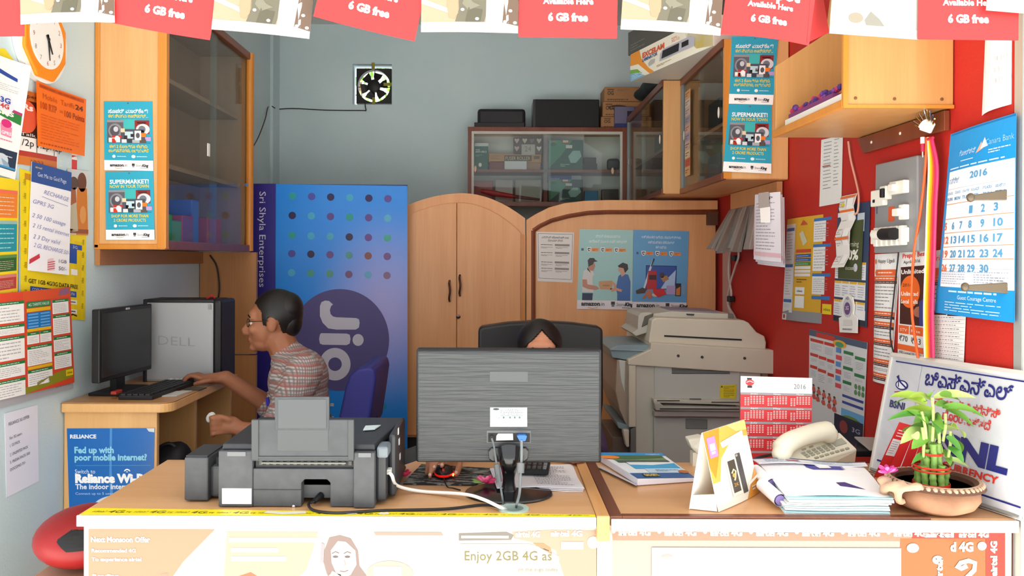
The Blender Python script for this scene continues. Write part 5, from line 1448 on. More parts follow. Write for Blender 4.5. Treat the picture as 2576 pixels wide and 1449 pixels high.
# document feeder
P([(1640, 806), (1652, 799), (1872, 806), (1884, 812), (1904, 836), (1924, 846), (1928, 862), (1926, 886), (1640, 871), (1632, 862)], KY + .02, .34, BG, 'feeder_cover', bevel=.006)
mb = MB().pp([(1671, 843), (1866, 853), (1866, 857), (1671, 847)], KY + .017, .006, BLK); mb.build('feeder_slot', kc, label='thin black slot')
MB().pp([(1634, 869), (1926, 884), (1926, 888), (1634, 873)], KY + .03, .3, BG2).build('lid_edge', kc)
P([(1606, 796), (1612, 787), (1636, 785), (1644, 790), (1640, 812), (1626, 838), (1600, 846), (1590, 838), (1604, 828)], KY + .10, .34, M('#b8b3a8', .5), 'feeder_side')
P([(1622, 796), (1645, 788), (1638, 812), (1614, 824)], KY + .095, .01, M('#5a564f', .5), 'feeder_side_recess')
P([(1640, 790), (1690, 783), (1842, 790), (1846, 804), (1640, 800)], KY + .12, .34, BG2, 'document_tray')
P([(1688, 779), (1812, 784), (1812, 790), (1688, 785)], KY + .16, .25, M('#8d8290', .5), 'paper_guide')
P([(1726, 789), (1748, 790), (1746, 794), (1728, 793)], KY + .112, .01, DKG, 'guide_latch')
P([(1832, 789), (1846, 790), (1846, 803), (1832, 802)], KY + .115, .02, M('#6a6660', .5), 'feeder_corner')

# ------------------------------------------------------------------ open wooden shelf box on the right wall
oy0, oy1, ox, oz = 2.113, 2.647, .9265, 1.856
os_ = thing('open_shelf', 'open wooden shelf box hung on the red wall with a slanted far end', 'shelf', (1.07, 2.38, oz))
SHW = wood('shelf_laminate', '#bb8850', '#c99860', 'Z', rough=.38)
z1 = 2.36
def endp(y, name):
    pts = [(XR - .003, y, oz), (ox, y, oz), (ox, y, 2.09), (ox + .17, y, 2.20), (ox + .19, y, z1), (XR - .003, y, z1)]
    return MB().prism(pts, (0, .018, 0), SHW).build(name, os_, bevel=.002)
endp(oy0, 'end_panel'); endp(oy1 - .018, 'end_panel')
MB().box(ox + .004, oy0 + .018, oz, XR - .003, oy1 - .018, oz + .016, SHW).build('bottom_board', os_)
MB().box(XR - .018, oy0 + .018, oz + .016, XR - .003, oy1 - .018, z1, SHW).build('back_panel', os_)
MB().box(ox + .19, oy0 + .018, z1 - .018, XR - .018, oy1 - .018, z1, SHW).build('top_board', os_)
MB().box(ox - .006, oy0, oz - .002, ox + .012, oy1, oz + .022, PLYE).build('lip_board', os_, bevel=.004, label='orange wood lip')
mb = MB(); mb.box(ox - .003, oy0 - .004, oz - .003, XR - .003, oy0 + .004, oz + .006, PLYE); mb.box(ox - .0045, oy0 - .005, oz + .001, ox + .008, oy0 + .005, 2.20, PLYE)
mb.build('edging', os_)
mb = MB()
for px, py in [(2152, 247), (2250, 249), (2369, 250)]: mb.lathe([(.0042, 0), (.0042, .002), (0, .0025)], W(px, py, oy0 - .0005), M('#6e4a2a', .4), 10, RYV)
mb.build('screws', os_)
rn = random.Random(2)
for k, (c_, l_, h_) in enumerate([('#e4e2dc', 'white magazine lying in the open shelf', .030), ('#7a3a6a', 'magenta magazine on top in the open shelf', .012)]):
    zz = oz + .017 + (0 if k == 0 else .031)
    MB().box(ox + .016, oy0 + .05 + k * .06, zz, ox + .22, oy1 - .06 - k * .03, zz + h_, M(c_)).build('magazine', None, (ox + .1, 2.4, zz), label=l_, cat='magazine', group='magazines in the open shelf')
fl = thing('paper_garland', 'purple and pink paper garland tucked in the open shelf', 'garland', (ox + .05, 2.4, oz + .06))
mb = MB()
for k in range(26):
    c = V((ox + .04 + rn.uniform(-.008, .01), 2.25 + k * .0125, oz + .072 + rn.uniform(-.006, .012)))
    mb.ell(c, (.010, .012, .010), M(['#4a2f7a', '#b02a5a', '#6a3a8a'][k % 3]), Euler((rn.random(), rn.random(), 0)).to_matrix(), 6, 4)
mb.build('tinsel', fl)
bt = thing('wall_batten', 'dark brown wooden batten screwed to the red wall under the open shelf', 'batten', (XR - .01, 2.38, 1.83))
q0, q1, q2, q3 = Rw(2388, 268, .018), Rw(2176, 346, .018), Rw(2196, 372, .018), Rw(2388, 310, .018)
MB().prism([(XR - .018, 2.13, 1.852), (XR - .018, 2.645, 1.852), (XR - .018, 2.60, 1.798), (XR - .018, 2.13, 1.798)], (.016, 0, 0), BROWN).build('board', bt, bevel=.002)
mb = MB()
for y in (2.18, 2.36, 2.54): mb.ell((XR - .019, y, 1.826), (.002, .006, .005), M('#e8e0d0'), None, 8, 6)
mb.build('screws', bt)

# ------------------------------------------------------------------ papers and fittings on the red wall
def RW(e, *pts): return [Rw(x, y, e) for x, y in pts]
WB = '#e9e8e6'
s = Sheet(50, 130); s.dash(8, 4, 28, 100, 14, '#8a8c9a', 2, .2, 3); s.dash(32, 2, 44, 96, 14, '#8a8c9a', 2, .2, 4); s.dash(6, 50, 26, 56, 1, '#b86a60', 3)
s.place('rate_sheet', RW(.003, (2066, 352), (2120, 340), (2116, 510), (2061, 520)), WB, 'narrow white sheet of figures on the red wall below the open shelf', 'poster')
s = Sheet(80, 80); s.dash(40, 30, 76, 60, 3, '#c8c8cc', 2)
s.place('white_poster', RW(.004, (2480, 60), (2549, 40), (2549, 258), (2470, 291)), '#efeef0', 'blank back of a white poster at the top right of the red wall', 'poster', curl=lambda u, v: .01 * math.sin(u * 4))

# big blue wall calendar
s = Sheet(190, 470, .4)
CB = '#1f8fd0'
s.rect(0, 0, 190, 100, CB, 1, 4, 2); s.rect(4, 2, 190, 6, '#1a6ca8', 2)
s.text('ಗೋಲ್ಡನ್', 44, 66, 12, '#cfe4f4', 3, w=52); s.text('Canara Bank', 122, 56, 14, '#8fc8ea', 3, w=66); s.poly([(96, 70), (110, 44), (116, 62)], '#e8a890', 3); s.poly([(108, 62), (118, 36), (128, 58)], '#e8eef2', 3)
s.rect(50, 78, 90, 80, '#cfe4f4', 3); s.dash(130, 66, 186, 78, 2, '#bfe0f2', 3); s.dash(14, 90, 186, 97, 1, '#cfe4f4', 3)
NUM = '#5596c2'; RD = '#d8744a'
s.rect(12, 100, 190, 398, '#f3f4f7', 2, 4, 4)
s.text('ಏಪ್ರಿಲ್', 16, 132, 14, NUM, 4, w=36); s.text('2016', 86, 128, 16, NUM, 4, w=46, b=.03)
XS = [18, 46, 72, 98, 128, 156, 184]
for x, t, k in zip(XS[:6], ['SUN', 'MON', 'TUE', 'WED', 'THU', 'FRI', 'SAT'], ['ಭಾನು', 'ಸೋಮ', 'ಮಂಗಳ', 'ಬುಧ', 'ಗುರು', 'ಶುಕ್ರ', 'ಶನಿ']):
    s.text(t, x - 4, 176, 8, NUM, 4, w=20, b=.02); s.text(k, x - 4, 160, 7, NUM, 4, w=20)
s.rect(12, 146, 190, 147, '#b8bcc8', 4)
for j, y in enumerate([184, 222, 258, 294, 326]): s.rect(12, y, 190, y + 1.5, '#d08a5a', 4)
for wk, r0 in enumerate([-2, 5, 12, 19, 26]):
    for k in range(6):
        d = r0 + k
        if 1 <= d <= 30: s.text(str(d), XS[k] - 6, 214 + wk * 36, 18, RD if k == 0 else NUM, 4, w=9 if d < 10 else 19, b=.03)
s.rect(12, 350, 190, 350.8, '#9aa0b0', 4)
for x0 in (16, 108): s.dash(x0, 356, x0 + 80, 392, 6, '#a8aec2', 4, .4, int(x0), .07)
s.rect(0, 398, 190, 470, CB, 2, 4, 2)
s.text('Guest Courage Centre', 66, 428, 10, '#d8ecf6', 3, w=90); s.dash(40, 404, 170, 414, 1, '#bfe0f2', 3); s.dash(30, 434, 180, 462, 4, '#bfe0f2', 3, .3)
s.place('wall_calendar', RW(.012, (2392, 338), (2556, 284), (2552, 812), (2352, 786)), CB, 'large blue wall calendar for 2016 hanging on the red wall by the door pole', 'calendar', curl=lambda u, v: .015 * math.sin(u * PI) * (.4 + .6 * math.sin(v * PI)), nu=10, nv=10)
hk = M('#665948', .4, .4)
for (x0, y0, x1, y1, lb) in [(2442, 497, 2556, 484, 'upper metal shelf bracket on the door pole in front of the calendar'), (2428, 722, 2556, 722, 'lower metal shelf bracket on the door pole in front of the calendar')]:
    o = thing('shelf_bracket', lb, 'bracket', W(x1, y1, 1.855), 'metal brackets on the door pole')
    a, b = W(x0, y0, 1.90), W(x1 + 8, y1, 1.862)
    mb = MB().hexa([a + V((0, -.003, -.007)), b + V((0, -.003, -.018)), b + V((0, .003, -.018)), a + V((0, .003, -.007))], [a + V((0, -.003, .005)), b + V((0, -.003, .012)), b + V((0, .003, .012)), a + V((0, .003, .005))], hk)
    mb.build('arm', o, bevel=.002)
    MB().ell(a, (.010, .008, .011), hk, None, 10, 8).build('tip', o, smooth=True)

# switchboard
sb = thing('switchboard', 'grey switchboard with white switches and sockets on the red wall', 'switchboard', Rw(2255, 510))
S4 = RW(.03, (2202, 414), (2307, 390), (2308, 632), (2198, 637))
MB().prism(S4, (.028, 0, 0), M('#8a8b8d', .5)).build('plate', sb, bevel=.004)
IV = M('#eceae0', .4)
def on_sb(u0, v0, u1, v1, h, m, name, parent=sb, **k):
    q = lambda u, v: S4[0] * (1 - u) * (1 - v) + S4[1] * u * (1 - v) + S4[2] * u * v + S4[3] * (1 - u) * v
    return MB().prism([q(u0, v0), q(u1, v0), q(u1, v1), q(u0, v1)], (-h, 0, 0), m).build(name, parent, bevel=.003, **k)
o = on_sb(.02, .30, .34, .48, .016, IV, 'socket'); on_sb(.08, .40, .14, .44, .018, BLK, 'hole', o); on_sb(.28, .27, .44, .42, .02, IV, 'plug'); on_sb(.36, .30, .42, .40, .03, BLK, 'plug_pin')
o = on_sb(.50, .24, .84, .38, .018, IV, 'switch'); on_sb(.56, .27, .68, .35, .03, IV, 'rocker', o)
o = on_sb(.72, .50, .84, .66, .018, IV, 'switch'); on_sb(.66, .54, .80, .62, .03, IV, 'rocker', o)
on_sb(.36, .50, .50, .66, .002, M('#d2582c'), 'sticker', label='orange sticker'); on_sb(.06, .46, .08, .56, .002, M('#4a4a6a'), 'pen_mark')
o = on_sb(.02, .74, .84, .90, .014, IV, 'socket_row')
for k in range(6): on_sb(.12 + k * .12, .72, .20 + k * .12, .93, .018, IV, 'switch')
c = S4[3].lerp(S4[0], .20).lerp(S4[2].lerp(S4[1], .20), .26) + V((-.030, 0, 0))
ad = thing('plug_adapter', 'black and white charger plugged into the switchboard', 'charger', c)
dv = (S4[1] - S4[0]).normalized()
MB().tube([c, c + dv * .05], .016, IV, 14).build('white_end', ad, smooth=True, bevel=.003)
MB().tube([c + dv * .05, c + dv * .12], .018, BLK, 14).build('black_body', ad, smooth=True)
MB().ell(c - dv * .004, (.004, .006, .004), M('#e8a060', em=.6), None, 8, 6).build('indicator_lamp', ad)
wire('charger_cable', [Rw(2262, 600, .035), Rw(2260, 640, .02), Rw(2247, 760, .018), Rw(2240, 850, .018), Rw(2262, 930, .02)], .0022, BLK2, 'thin black charger cable hanging from the switchboard', 'cable')

# bundle of audio cables
bd = thing('cable_bundle', 'bundle of orange, white and pink audio cables with silver plugs tied to the batten', 'cables', Rw(2340, 330, .04))
cl = [('#f0642a', -10), ('#f0ece4', 0), ('#f2a01c', 8), ('#c22a5c', 16), ('#e8d22a', 4), ('#f05a20', 12), ('#d93a6a', 20)]
for k, (c_, dx) in enumerate(cl):
    b = -22 if k == 0 else 0
    wire('cable', [Rw(2336 + dx * .4, 345, .035), Rw(2338 + dx, 420, .03), Rw(2334 + dx + b * .3, 520, .03), Rw(2330 + dx + b, 650, .03), Rw(2326 + dx + b, 780, .03), Rw(2328 + dx + b * .4, 900, .03)], .0040, M(c_, .35), parent=bd)
rn = random.Random(11)
top = Rw(2340, 332, .045)
for k in range(11):
    q = PI * (.08 + .84 * k / 10)
    d = V((-.15 - .3 * rn.random(), -math.cos(q) * .9, math.sin(q) * .9 + .2)).normalized()
    p0, p1, p2, p3 = top + d * .012, top + d * .036, top + d * .040, top + d * .062
    cv = WHITE if k != 3 else M('#f08a3a')
    MB().tube([top, p1], [.004, .0062], cv, 10).tube([p1, p3], .0026, CHROME if k % 2 else M('#c8b070', .2, 1), 8).build('plug', bd, smooth=True)
c = Rw(2321, 345, .04)
MB().tube([c, c + V((0, 0, -.018))], .006, WHITE, 10).tube([c + V((0, 0, -.018)), c + V((0, 0, -.04))], .005, M('#b02a50'), 10).tube([c + V((0, 0, -.04)), c + V((0, 0, -.056))], .0026, CHROME, 8).build('plug', bd, smooth=True)
MB().tube([top + V((0, -.014, -.018)), top + V((0, .012, -.018))], .004, M('#c03048'), 8).build('tie', bd)

# airtime posters under the switchboard and behind the cables
def plan(s, x0, x1, y0, y1, seed=1):
    s.rect(x0, y0, x1, y0 + 12, '#e4642c', 2); s.rect(x0, y0 + 13, x1, y0 + 21, '#4a2622', 2); s.dash(x0 + 6, y0 + 3, x1 - 6, y0 + 9, 1, '#f6d8c8', 3); s.dash(x0 + 3, y0 + 15, x1 - 3, y0 + 19, 1, '#d8c0b8', 3)
    s.dash(x0 + 4, y0 + 26, x1 - 4, y1 - 4, max(2, int((y1 - y0 - 30) / 9)), '#7a7474', 2, .22, seed, .14)
    s.rect(x0, y0 + 21, x0 + .8, y1, '#5a4a46', 2); s.rect(x1 - .8, y0 + 21, x1, y1, '#5a4a46', 2)
s = Sheet(70, 380)
s.text('Happy Ugadi', 14, 26, 11, '#3a2a26', 2, w=40); s.ell(6, 22, 3, 8, '#e0703c', 2); s.poly([(8, 46), (60, 46), (64, 54), (60, 64), (8, 64), (4, 54)], '#e4642c', 2); s.dash(16, 51, 54, 59, 1, '#f6d8c8', 3)
for y0, y1, sd_ in [(66, 166, 3), (168, 196, 4), (198, 246, 5), (248, 306, 6), (308, 348, 7), (350, 380, 8)]: plan(s, 2, 66, y0, y1, sd_)
s.place('tariff_poster', RW(.004, (2201, 640), (2264, 636), (2240, 972), (2196, 958)), WB, 'tall orange and white tariff poster directly under the switchboard', 'poster', curl=lambda u, v: .004 * math.sin(u * 6))
s = Sheet(60, 330)
s.text('Prepay Best', 8, 24, 14, '#d8402c', 2, w=50, b=.02); s.text('April-2016', 10, 42, 10, '#3a2a26', 2, w=36)
s.rect(4, 52, 58, 232, '#46221e'); s.text('Unlimited', 6, 74, 13, '#efe6e0', 3, w=50, b=.03); s.ell(26, 130, 22, 50, '#ec6a24', 2, 32); s.text('2016', 10, 114, 10, '#5a2a10', 3, w=20); s.text('Unlimited', 7, 142, 12, '#f8e8dc', 3, w=38, b=.03); s.text('Local Calls', 7, 166, 12, '#f8e8dc', 3, w=38, b=.03)
s.poly([(34, 190), (42, 176), (58, 170), (58, 210), (40, 204)], '#a8705a', 3); s.poly([(48, 160), (58, 150), (58, 232), (50, 230)], '#3a3a7a', 4)
s.rect(2, 236, 26, 262, '#e4642c'); s.rect(28, 236, 58, 262, '#e4642c'); s.text('STV', 6, 254, 9, '#f8e8dc', 2, w=16); s.text('Rate', 32, 254, 9, '#f8e8dc', 2, w=20)
s.text('₹70', 4, 286, 18, '#2c2624', 2, w=20); s.text('₹23', 32, 288, 18, '#2c2624', 2, w=22); s.rect(0, 296, 60, 314, '#e4642c')
s.text('All Local', 4, 324, 8, '#2c2624', 2, w=28); s.text('20 STD', 34, 324, 8, '#2c2624', 2, w=22)
s.place('tariff_poster', RW(.006, (2263, 632), (2334, 622), (2322, 905), (2258, 890)), WB, 'brown unlimited calls tariff poster with an orange disc behind the cable bundle', 'poster')
s = Sheet(80, 270)
s.text('Tariff', 2, 26, 14, '#d8402c', 2, w=30); s.poly([(4, 44), (30, 44), (30, 64), (4, 64)], '#e4642c', 2); plan(s, 0, 78, 66, 128, 5)
s.rect(0, 150, 42, 160, '#4a2622', 2); s.rect(44, 152, 80, 162, '#4a2622', 2)
for k in range(12): s.dash(2, 164 + k * 9, 78, 168 + k * 9, 1, '#7a7474', 2, .35, k, .06); s.rect(0, 170 + k * 9, 80, 170.5 + k * 9, '#9a9494', 2)
s.place('tariff_poster', RW(.005, (2338, 632), (2436, 620), (2424, 912), (2330, 900)), WB, 'white tariff poster tucked under the lower edge of the blue calendar', 'poster')

# yellow and blue tariff posters, card strip, holders
s = Sheet(105, 260)
YW = '#d8a72a'
s.rect(0, 14, 26, 240, '#d8d7d8', 1)
for y0, y1 in [(24, 112), (116, 200), (206, 232)]: s.rect(2, y0, 24, y1, '#dfdee0', 2); s.rect(2, y0, 24, y0 + 8, '#3a64a4', 3); s.dash(4, y0 + 12, 22, y1 - 4, 10, '#9a9cae', 3, .25)
s.poly([(38, 20), (44, 8), (54, 20)], '#c84a3c', 2); s.poly([(36, 40), (44, 34), (54, 62), (46, 72)], '#c8c8a8', 2)
s.rect(30, 80, 62, 88, '#c84a2c', 2)
for y, c_ in [(92, '#2f5aa4'), (102, '#2f5aa4'), (112, '#3a8a3c')]: s.rect(30, y, 62, y + 8, c_, 2); s.dash(32, y + 3, 60, y + 6, 1, '#c8d4ea', 3)
for y in (122, 131, 140): s.rect(29, y, 62, y + 7, '#e2e0dc', 2)
s.dash(34, 152, 58, 164, 2, '#8a6a1c', 2)
s.rect(32, 174, 52, 192, '#e8e8e4', 2); s.rect(32, 196, 52, 226, '#e8e8e4', 2); s.text('idea', 36, 186, 6, '#3a3410', 3, w=12)
for y0, y1 in [(8, 64), (70, 134), (140, 190)]: s.rect(66, y0, 102, y1, '#e6e6e4', 2); s.rect(66, y0, 102, y0 + 7, '#2f74b8', 3); s.dash(68, y0 + 11, 100, y1 - 4, 7, '#9a9cae', 3, .25)
s.rect(66, 194, 102, 202, '#2f74b8', 3); s.rect(86, 212, 104, 236, '#e8d01c', 3); s.text('idea', 89, 228, 7, '#3a3410', 4, w=12)
s.rect(0, 234, 105, 260, '#8f9094', 1); s.rect(0, 244, 12, 260, '#e2e0dc', 2); s.rect(3, 246, 9, 256, '#a85a4a', 3)
s.place('tariff_poster', RW(.004, (1981, 552), (2096, 535), (2090, 818), (1968, 803)), YW, 'yellow tariff poster with white tables on the red wall behind the photocopier', 'poster', curl=lambda u, v: .006 * math.sin(u * 5))
s = Sheet(85, 310)
s.poly([(10, 10), (70, 40), (60, 120), (20, 120)], '#4a6a9a', 1); s.rect(2, 18, 16, 30, '#e0e0e2', 2); s.poly([(6, 60), (20, 40), (26, 100)], '#2f7a6a', 2); s.poly([(44, 60), (64, 44), (60, 100), (40, 110)], '#d89a2c', 2); s.rect(56, 26, 74, 72, '#c0cfdc', 3)
for y in (150, 200, 250):
    s.rect(0, y, 80, y + 44, '#e4e4e6', 1)
    for k in range(4): s.rect(1 + k * 20, y, 19 + k * 20, y + 6, '#e0b02c', 2); s.dash(2 + k * 20, y + 10, 18 + k * 20, y + 40, 5, '#a0a2b2', 2, .3, k)
s.rect(0, 296, 82, 308, '#26282e', 1); s.rect(50, 270, 82, 294, '#e8e8ea', 3)
s.place('tariff_poster', RW(.005, (2108, 520), (2189, 506), (2180, 824), (2096, 806)), '#2f4262', 'dark blue tariff poster between the yellow poster and the switchboard', 'poster')
s = Sheet(60, 100)
s.rect(4, 4, 56, 40, '#4a5232', 1); s.text('Morning', 18, 44, 9, '#d8d8c8', 2, w=34); s.text('20%', 16, 66, 16, '#e8e8dc', 2, w=36, b=.04); s.text('discount', 20, 84, 7, '#d8d8c8', 2, w=24); s.ell(46, 80, 5, 7, '#c8c8d0', 2)
s.place('olive_card', RW(.009, (2110, 560), (2172, 552), (2166, 704), (2108, 700)), '#474f2e', 'olive green offer card over the dark blue tariff poster', 'poster')
s = Sheet(44, 190)
for k in range(5):
    y = 8 + k * 36
    s.rect(0, y - 6, 44, y, '#e4702c', 2); s.rect(2, y + 2, 22, y + 28, '#e4e2e0', 2); s.rect(24, y + 2, 42, y + 28, '#f0eeec', 2); s.dash(4, y + 6, 20, y + 24, 3, '#b8a8a0', 3)
s.ell(14, 26, 5, 6, '#e0c81c', 3)
s.place('voucher_strip', RW(.02, (2118, 494), (2156, 486), (2128, 672), (2096, 674)), '#e8e4e0', 'hanging strip of orange and white recharge vouchers', 'voucher', curl=lambda u, v: .008 * math.sin(v * 14))
s = Sheet(44, 60)
s.ell(22, 20, 12, 16, '#c8c2cc', 2); s.ell(22, 22, 8, 10, '#6a4a7a', 3); s.text('3G', 18, 24, 6, '#e8e0f0', 4, w=8); s.text('HD', 18, 8, 5, '#5a5a64', 3, w=8); s.rect(12, 40, 34, 48, '#d8d4d0', 3); s.dash(10, 52, 36, 57, 1, '#8a8a90', 3)
cdh = thing('dongle_card', 'white shaped data card holder hung over the tariff posters', 'card', Rw(2132, 790, .02))
arch_ = [(2112, 836), (2110, 800), (2118, 796), (2116, 762), (2124, 742), (2134, 740), (2144, 748), (2148, 770), (2146, 790), (2156, 800), (2155, 838)]
MB().prism([Rw(x, y, .014) for x, y in arch_], (.004, 0, 0), M('#ebe8e2')).build('card', cdh)
s.place('printing', RW(.0142, (2112, 742), (2154, 740), (2155, 838), (2111, 836)), None, parent=cdh, nu=1, nv=1)
s = Sheet(70, 160)
s.rect(0, 0, 70, 10, '#4a5a72', 1); s.rect(10, 2, 34, 10, '#c8362c', 2)
def tb_(x0, y0, x1, y1, c_): s.rect(x0, y0, x1, y1, '#dcdcde', 1); s.rect(x0, y0, x1, y0 + 5, c_, 2); s.dash(x0 + 1, y0 + 8, x1 - 1, y1 - 2, 5, '#9a9ca8', 2, .3, int(x0 + y0))
for a in [(2, 14, 20, 34), (21, 14, 34, 36), (2, 38, 13, 54), (14, 39, 24, 56), (25, 40, 34, 58), (2, 58, 12, 78), (13, 60, 24, 84), (26, 62, 34, 80)]: tb_(*a, '#c8362c')
for k in range(3): s.rect(36, 18 + k * 22, 42, 26 + k * 22, '#5a8ac8', 2); s.rect(36, 30 + k * 22, 43, 37 + k * 22, '#d84a5a', 2)
for a in [(45, 20, 56, 42), (58, 24, 69, 46), (45, 44, 56, 64), (58, 50, 69, 64), (45, 66, 55, 84)]: tb_(*a, '#2f7a4a')
for k in range(6): s.ell(60 + (k % 3) * 4, 70 + (k // 3) * 9, 1.6, 4, '#5a8a5a', 2)
rn = random.Random(5)
for k in range(10): x, y = 6 + (k % 5) * 7 + rn.uniform(-1, 1), 92 + (k // 5) * 12 + k % 5 * 2; s.poly([(x, y), (x + 3, y + 1), (x + 4, y + 8), (x, y + 9), (x - 2, y + 5)], '#d05a4c', 2); s.ell(x + 1, y - 2, 1.4, 2, '#5a4a44', 3)
s.rect(45, 88, 69, 92, '#3a4a94', 2); s.rect(45, 98, 69, 102, '#3a4a94', 2); s.rect(44, 110, 70, 122, '#6aa8d8', 1); s.ell(56, 126, 12, 8, '#6a8a3c', 2)
s.rect(36, 122, 70, 160, '#26243a', 3); s.ell(48, 138, 5, 10, '#8a3a3a', 4); s.text('3G', 58, 140, 7, '#b8b8d0', 4, w=9)
s.ell(40, 12, 8, 6, '#e8a83c', 2); s.ell(40, 13, 5, 4, '#4a9a6a', 3)
s.place('tariff_poster', RW(.004, (2036, 828), (2182, 862), (2170, 1130), (2034, 1070)), '#d9d9da', 'lower tariff poster with red, green and blue tables above the telephone', 'poster')
wire('wall_cable', [Rw(2134, 356, .012), Rw(2140, 400, .012), Rw(2152, 450, .012), Rw(2160, 490, .018), Rw(2158, 530, .02), Rw(2150, 540, .022)], .0035, M('#d8a08a'), 'thin pinkish cable down the red wall beside the narrow sheet', 'cable')

# packets and papers hung under the near right cabinet
pr = thing('hanging_rail', 'thin wooden rail under the near right cabinet holding packets', 'rail', (1.16, 3.6, 1.72))
MB().box(XR - .03, 3.36, 1.64, XR - .006, 4.02, 1.780, PLYR).build('board', pr)
PK = [M('#8f8984', .3), M('#a39c96', .3), M('#78726e', .3)]
for k in range(8):
    y = 3.98 - k * .055
    t0 = V((XR - .04, y, 1.70)); x2 = XR - .06 - .09 * (1 - k / 9)
    b0 = V((x2, y - .01, 1.50 - .01 * (k % 3)))
    mb = MB(); d = V((0, .05, 0))
    sk = V((.012 * math.sin(k * 2.3), .02 * math.cos(k * 1.7), .015 * math.sin(k * 3.1))); b0 = b0 + sk
    mb.hexa([b0 - d * .9, b0 + d * .9, b0 + d * .9 + V((.02, 0, 0)), b0 - d * .9 + V((.02, 0, 0))], [t0 - d * .5, t0 + d * .5, t0 + d * .5 + V((.006, 0, 0)), t0 - d * .5 + V((.006, 0, 0))], PK[k % 3])
    mb.build('plastic_packet', None, t0, bevel=.004, label='grey plastic packet in the cluster hung under the near right cabinet', cat='packet', group='packets hung under the near right cabinet')
s = Sheet(58, 160)
s.dash(6, 20, 52, 136, 15, '#a8a0aa', 2, .3); s.text('VIP', 24, 16, 7, '#3a3a44', 3, w=20); s.rect(0, 140, 58, 150, '#e0b8c0', 2); s.rect(0, 28, 3, 150, '#e8c8cc', 2)
Q = [W(1899, 490, 3.30), W(1960, 482, 3.16), W(1962, 660, 3.16), W(1896, 652, 3.30)]
for k, (dx, lb) in enumerate([(0, 'front pink and white form of the sheaf hung below the near right cabinet'), (.012, 'middle form of the sheaf hung below the near right cabinet'), (.024, 'rear form of the sheaf hung below the near right cabinet')]):
    s.place('form_sheet', [p + V((dx, .012 * k, -.010 * k)) for p in Q], '#e6dfe6', lb, 'paper', 'forms hung below the near right cabinet', curl=lambda u, v: .008 * math.sin(u * 4))
tg = thing('tag_packet', 'clear packet with a white tag hung over the pink forms', 'packet', W(1918, 540, 3.26))
MB().prism([W(1908, 486, 3.20), W(1934, 482, 3.20), W(1936, 520, 3.20), W(1910, 524, 3.20)], (0, .004, 0), PK[1]).build('packet', tg)
MB().prism([W(1912, 524, 3.196), W(1938, 520, 3.196), W(1938, 560, 3.196), W(1914, 560, 3.196)], (0, .004, 0), WHITE).build('tag', tg)
cw = M('#c8b4ae')
CR = lambda x, y: Rw(x, y, .02)
wire('hanging_cable', [CR(1861, 498), CR(1846, 540), CR(1850, 580), CR(1858, 640), CR(1850, 670), CR(1838, 710), CR(1830, 760), CR(1850, 800)], .0055, cw, 'pale cable hanging from the packets down to the photocopier', 'cable')
wire('hanging_cable', [CR(1850, 594), CR(1836, 640), CR(1833, 690), CR(1840, 740), CR(1832, 770), CR(1848, 810)], .0055, cw, 'second pale cable twisted behind the first above the photocopier', 'cable')
for x, y, lb in [(1850, 650, 'small black cable clip in the middle of the hanging cables'), (1838, 752, 'small black connector at the lower end of the hanging cables')]:
    c = CR(x, y); MB().cbox(c, (.03, .04, .03), BLK).build('cable_clip', None, c, bevel=.004, label=lb, cat='connector')
s = Sheet(20, 200)
for k in range(8): s.rect(3, 4 + k * 25, 18, 22 + k * 25, '#c4442c' if k > 1 else '#d8c8c0', 2)
s.place('sticker_strip', RW(.003, (1838, 596), (1818, 596), (1818, 790), (1838, 792))[::1], '#c89a90', 'narrow strip of red and pale stickers beside the wooden panel', 'poster')

# ------------------------------------------------------------------ chairs
ec = thing('office_chair', 'black high backed executive chair behind the desktop monitor', 'chair', (.15, 3.0, 0))
EB = M('#1c1a1b', .45)
bk = [(1203, 828), (1212, 822), (1280, 812), (1358, 808), (1440, 813), (1506, 822), (1517, 828), (1518, 1010), (1500, 1180), (1220, 1180), (1202, 1010)]
MB().pp(bk, 3.12, .09, EB).build('backrest', ec, bevel=.012, seg=3)
MB().box(-.10, 2.64, .45, .42, 3.12, .54, EB).build('seat', ec, bevel=.02)
for x in (-.13, .41): MB().tube(smooth_path([(x, 3.12, .62), (x, 2.95, .70), (x, 2.75, .70), (x, 2.72, .52)]), .018, EB).build('armrest', ec, smooth=True)
MB().tube([(.16, 2.9, .10), (.16, 2.9, .45)], .03, M('#3a3a3c', .3, .6)).build('column', ec)
for k in range(5):
    q = k * 2 * PI / 5 + .3
    e = V((.16 + .27 * math.cos(q), 2.9 + .27 * math.sin(q), .065))
    g_ = MB().tube([(.16, 2.9, .12), e], [.022, .015], EB).build('base_arm', ec)
    MB().ell(e - V((0, 0, .035)), (.022, .022, .030), BLK, None, 10, 8).build('caster', g_)

